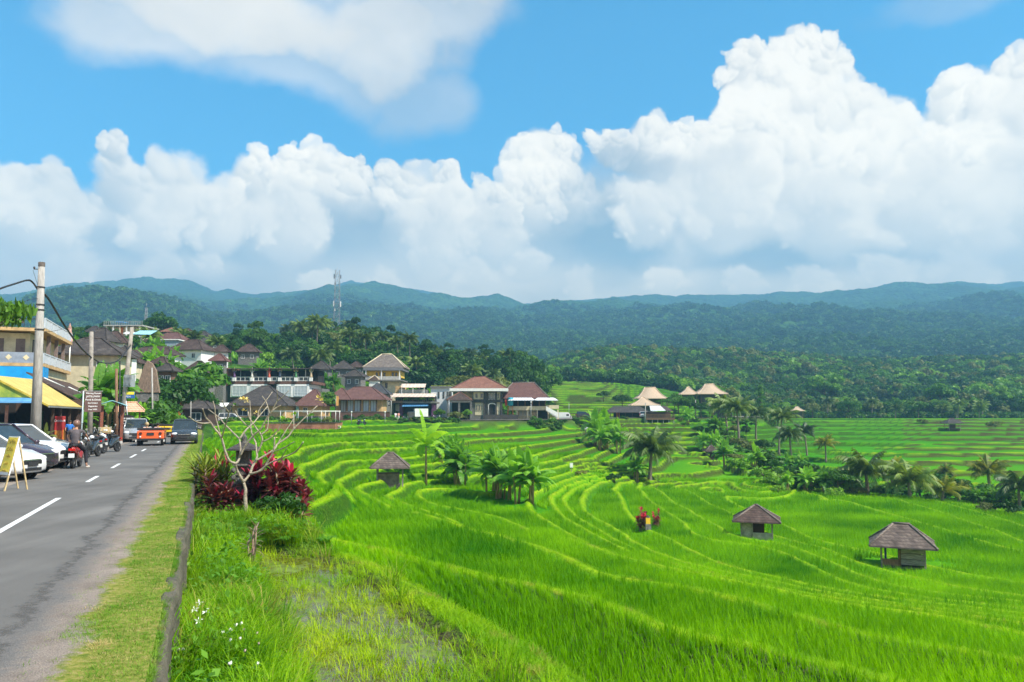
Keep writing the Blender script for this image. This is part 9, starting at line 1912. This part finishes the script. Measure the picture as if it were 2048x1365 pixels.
# ---------------------------------------------------------------- loose greenery round the street
for px, Y, k_, h, lab in ((-62, 30, 'umbrella', 6.4, 'sparse flat tree leaning into the left edge of the view'), (196, 84, 'bush_olive', 3.4, 'orange leaved shrub left of the weathered pole bananas'), (160, 92, 'bush_bright', 4.2, 'yellow green shrub under the balcony house corner'), (226, 96, 'round_mid', 6, 'green tree behind the tiled shelter'), (284, 72, 'bush_dark', 3.4, 'dark shrub behind the silver car'), (300, 75, 'bush_mid', 3.6, 'green shrub at the foot of the tan thatched screen'), (330, 96, 'bush_bright', 3.2, 'bright shrub at the roadside behind the slim pole'), (255, 92, 'bush_mid', 4, 'green shrub right under the transformer')):
 p = P(px, 830, Y); tree(k_, (p.x, Y, gz(p.x, Y)), h, px, lab, cat='shrub' if k_.startswith('bush') else 'tree', wide=.42 if k_ == 'umbrella' else 1.0)
for px, Y, s, lab in ((206, 68, 1.3, 'bright banana clump behind the weathered pole'), (218, 72, 1.1, 'banana clump right of the one behind the weathered pole'), (172, 66, .8, 'small banana plants beside the roadside signboard'), (268, 70, .8, 'single bright banana plant behind the black signboard')):
 p = P(px, 830, Y); banana('clump', (p.x, Y, gz(p.x, Y)+(1.4 if px > 200 and px < 230 else 0)), s, px, lab, bright=True)
e = empty('orange_banner', P(352, 860, 100), 0, label='tall thin orange banner flag at the road bend', cat='banner'); e.location.z = 0; MB().tube([(0, 0, 0), (.1, 0, 2.5), (.8, 0, 4.9)], .03, 6).out('pole', BAMBOO, e); MB().poly([(.05, 0, .9), (.4, 0, 1.2), (.75, 0, 4.0), (.8, 0, 4.8), (.12, 0, 2.6)], .01, (0, 1, 0)).out('cloth', ORANGE, e)
p_ = P(375, 850, 118); house('roadside_kiosk', 'low open kiosk with a dark roof and white canopy at the road bend', (p_.x, 118, gz(p_.x, 118)), 0, 6, 4, 2.6, 1.3, WOODD, T_DARK, ridge=3, over=.6, wins=((-1.5, .9, 1.6, 1.2), (1.2, .9, 1.6, 1.2)), cat='kiosk')
p_ = P(430, 850, 126); e = empty('white_canopy', (p_.x, 126, gz(p_.x, 126)), 0, label='small white market canopy right of the kiosk at the bend', cat='canopy'); MB().poly([(-2, -1, 2.9), (2, -1, 2.9), (1.6, 1.5, 3.5), (-1.6, 1.5, 3.5)], .06).out('canopy', WHITE, e)
for x in (-1.8, 1.8): MB().box((x, -.8, 1.4), (.08, .08, 3)).out('post', METAL, e)
# ---------------------------------------------------------------- every label of a repeated tree says which one it is
def relabel():
 LM = [(-400, 130, 'above the balcony house'), (130, 210, 'above the old dark hip roof'), (210, 300, 'below the flat roofed house'), (300, 375, 'over the village centre'), (375, 440, 'over the road bend'), (440, 500, 'above the left end of the hotel'), (500, 570, 'above the middle of the hotel'), (570, 640, 'above the right end of the hotel'), (640, 700, 'under the lattice mast'), (700, 760, 'above the maroon bungalow'), (760, 830, 'above the yellow house'), (830, 900, 'above the cafe'), (900, 960, 'above the stone house porch'), (960, 1020, 'above the stone house'), (1020, 1100, 'above the raised restaurant'), (1330, 1400, 'left of the wide thatched pavilion'), (1400, 1470, 'below the wide thatched pavilion'), (1470, 1560, 'right of the thatched pavilions'), (1560, 1700, 'behind the small pale thatched hut'), (1700, 1850, 'behind the left half of the level field'), (1850, 1960, 'behind the open sided field hut'), (1960, 2400, 'at the far right behind the level field')]
 seen = {}
 for o in list(COL.objects):
  if o.parent or not o.get('label') or not o.get('group'): continue
  seen.setdefault(o['label'], []).append(o)
 ordw = ['leftmost', 'second from left', 'third from left', 'fourth from left', 'fifth from left', 'sixth from left', 'seventh from left', 'eighth from left', 'ninth from left', 'tenth from left', 'eleventh from left', 'twelfth from left', 'thirteenth from left', 'fourteenth from left', 'fifteenth from left', 'sixteenth from left']
 b = {}
 for lab, os_ in seen.items():
  if len(os_) < 3: continue
  kind = lab
  for w in (' of the wood', ' standing between', ' rising out', ' among', ' on the slope', ' in the', ' in a'): kind = kind.split(w)[0]
  for o in os_:
   x, y, z = o.location; px = 1024+x/y*FPX; lm = next((t for a, c, t in LM if a <= px < c), 'at the edge of the village')
   row = ('low on the slope' if y < 200 else ('halfway up' if y < 265 else 'near the skyline')) if px < 1200 else 'in the row'
   b.setdefault((kind, row, lm), []).append((px, o))
 for (kind, row, lm), l in b.items():
  l.sort(key=lambda q: q[0])
  for i, (px, o) in enumerate(l): o['label'] = '%s %s %s' % (kind, row, lm)+('' if len(l) == 1 else ', '+ordw[min(i, 15)])
relabel()
for o in COL.objects:
 if o.get('label') and len(o['label'].split()) > 16: o['label'] = ' '.join(o['label'].split()[:16])
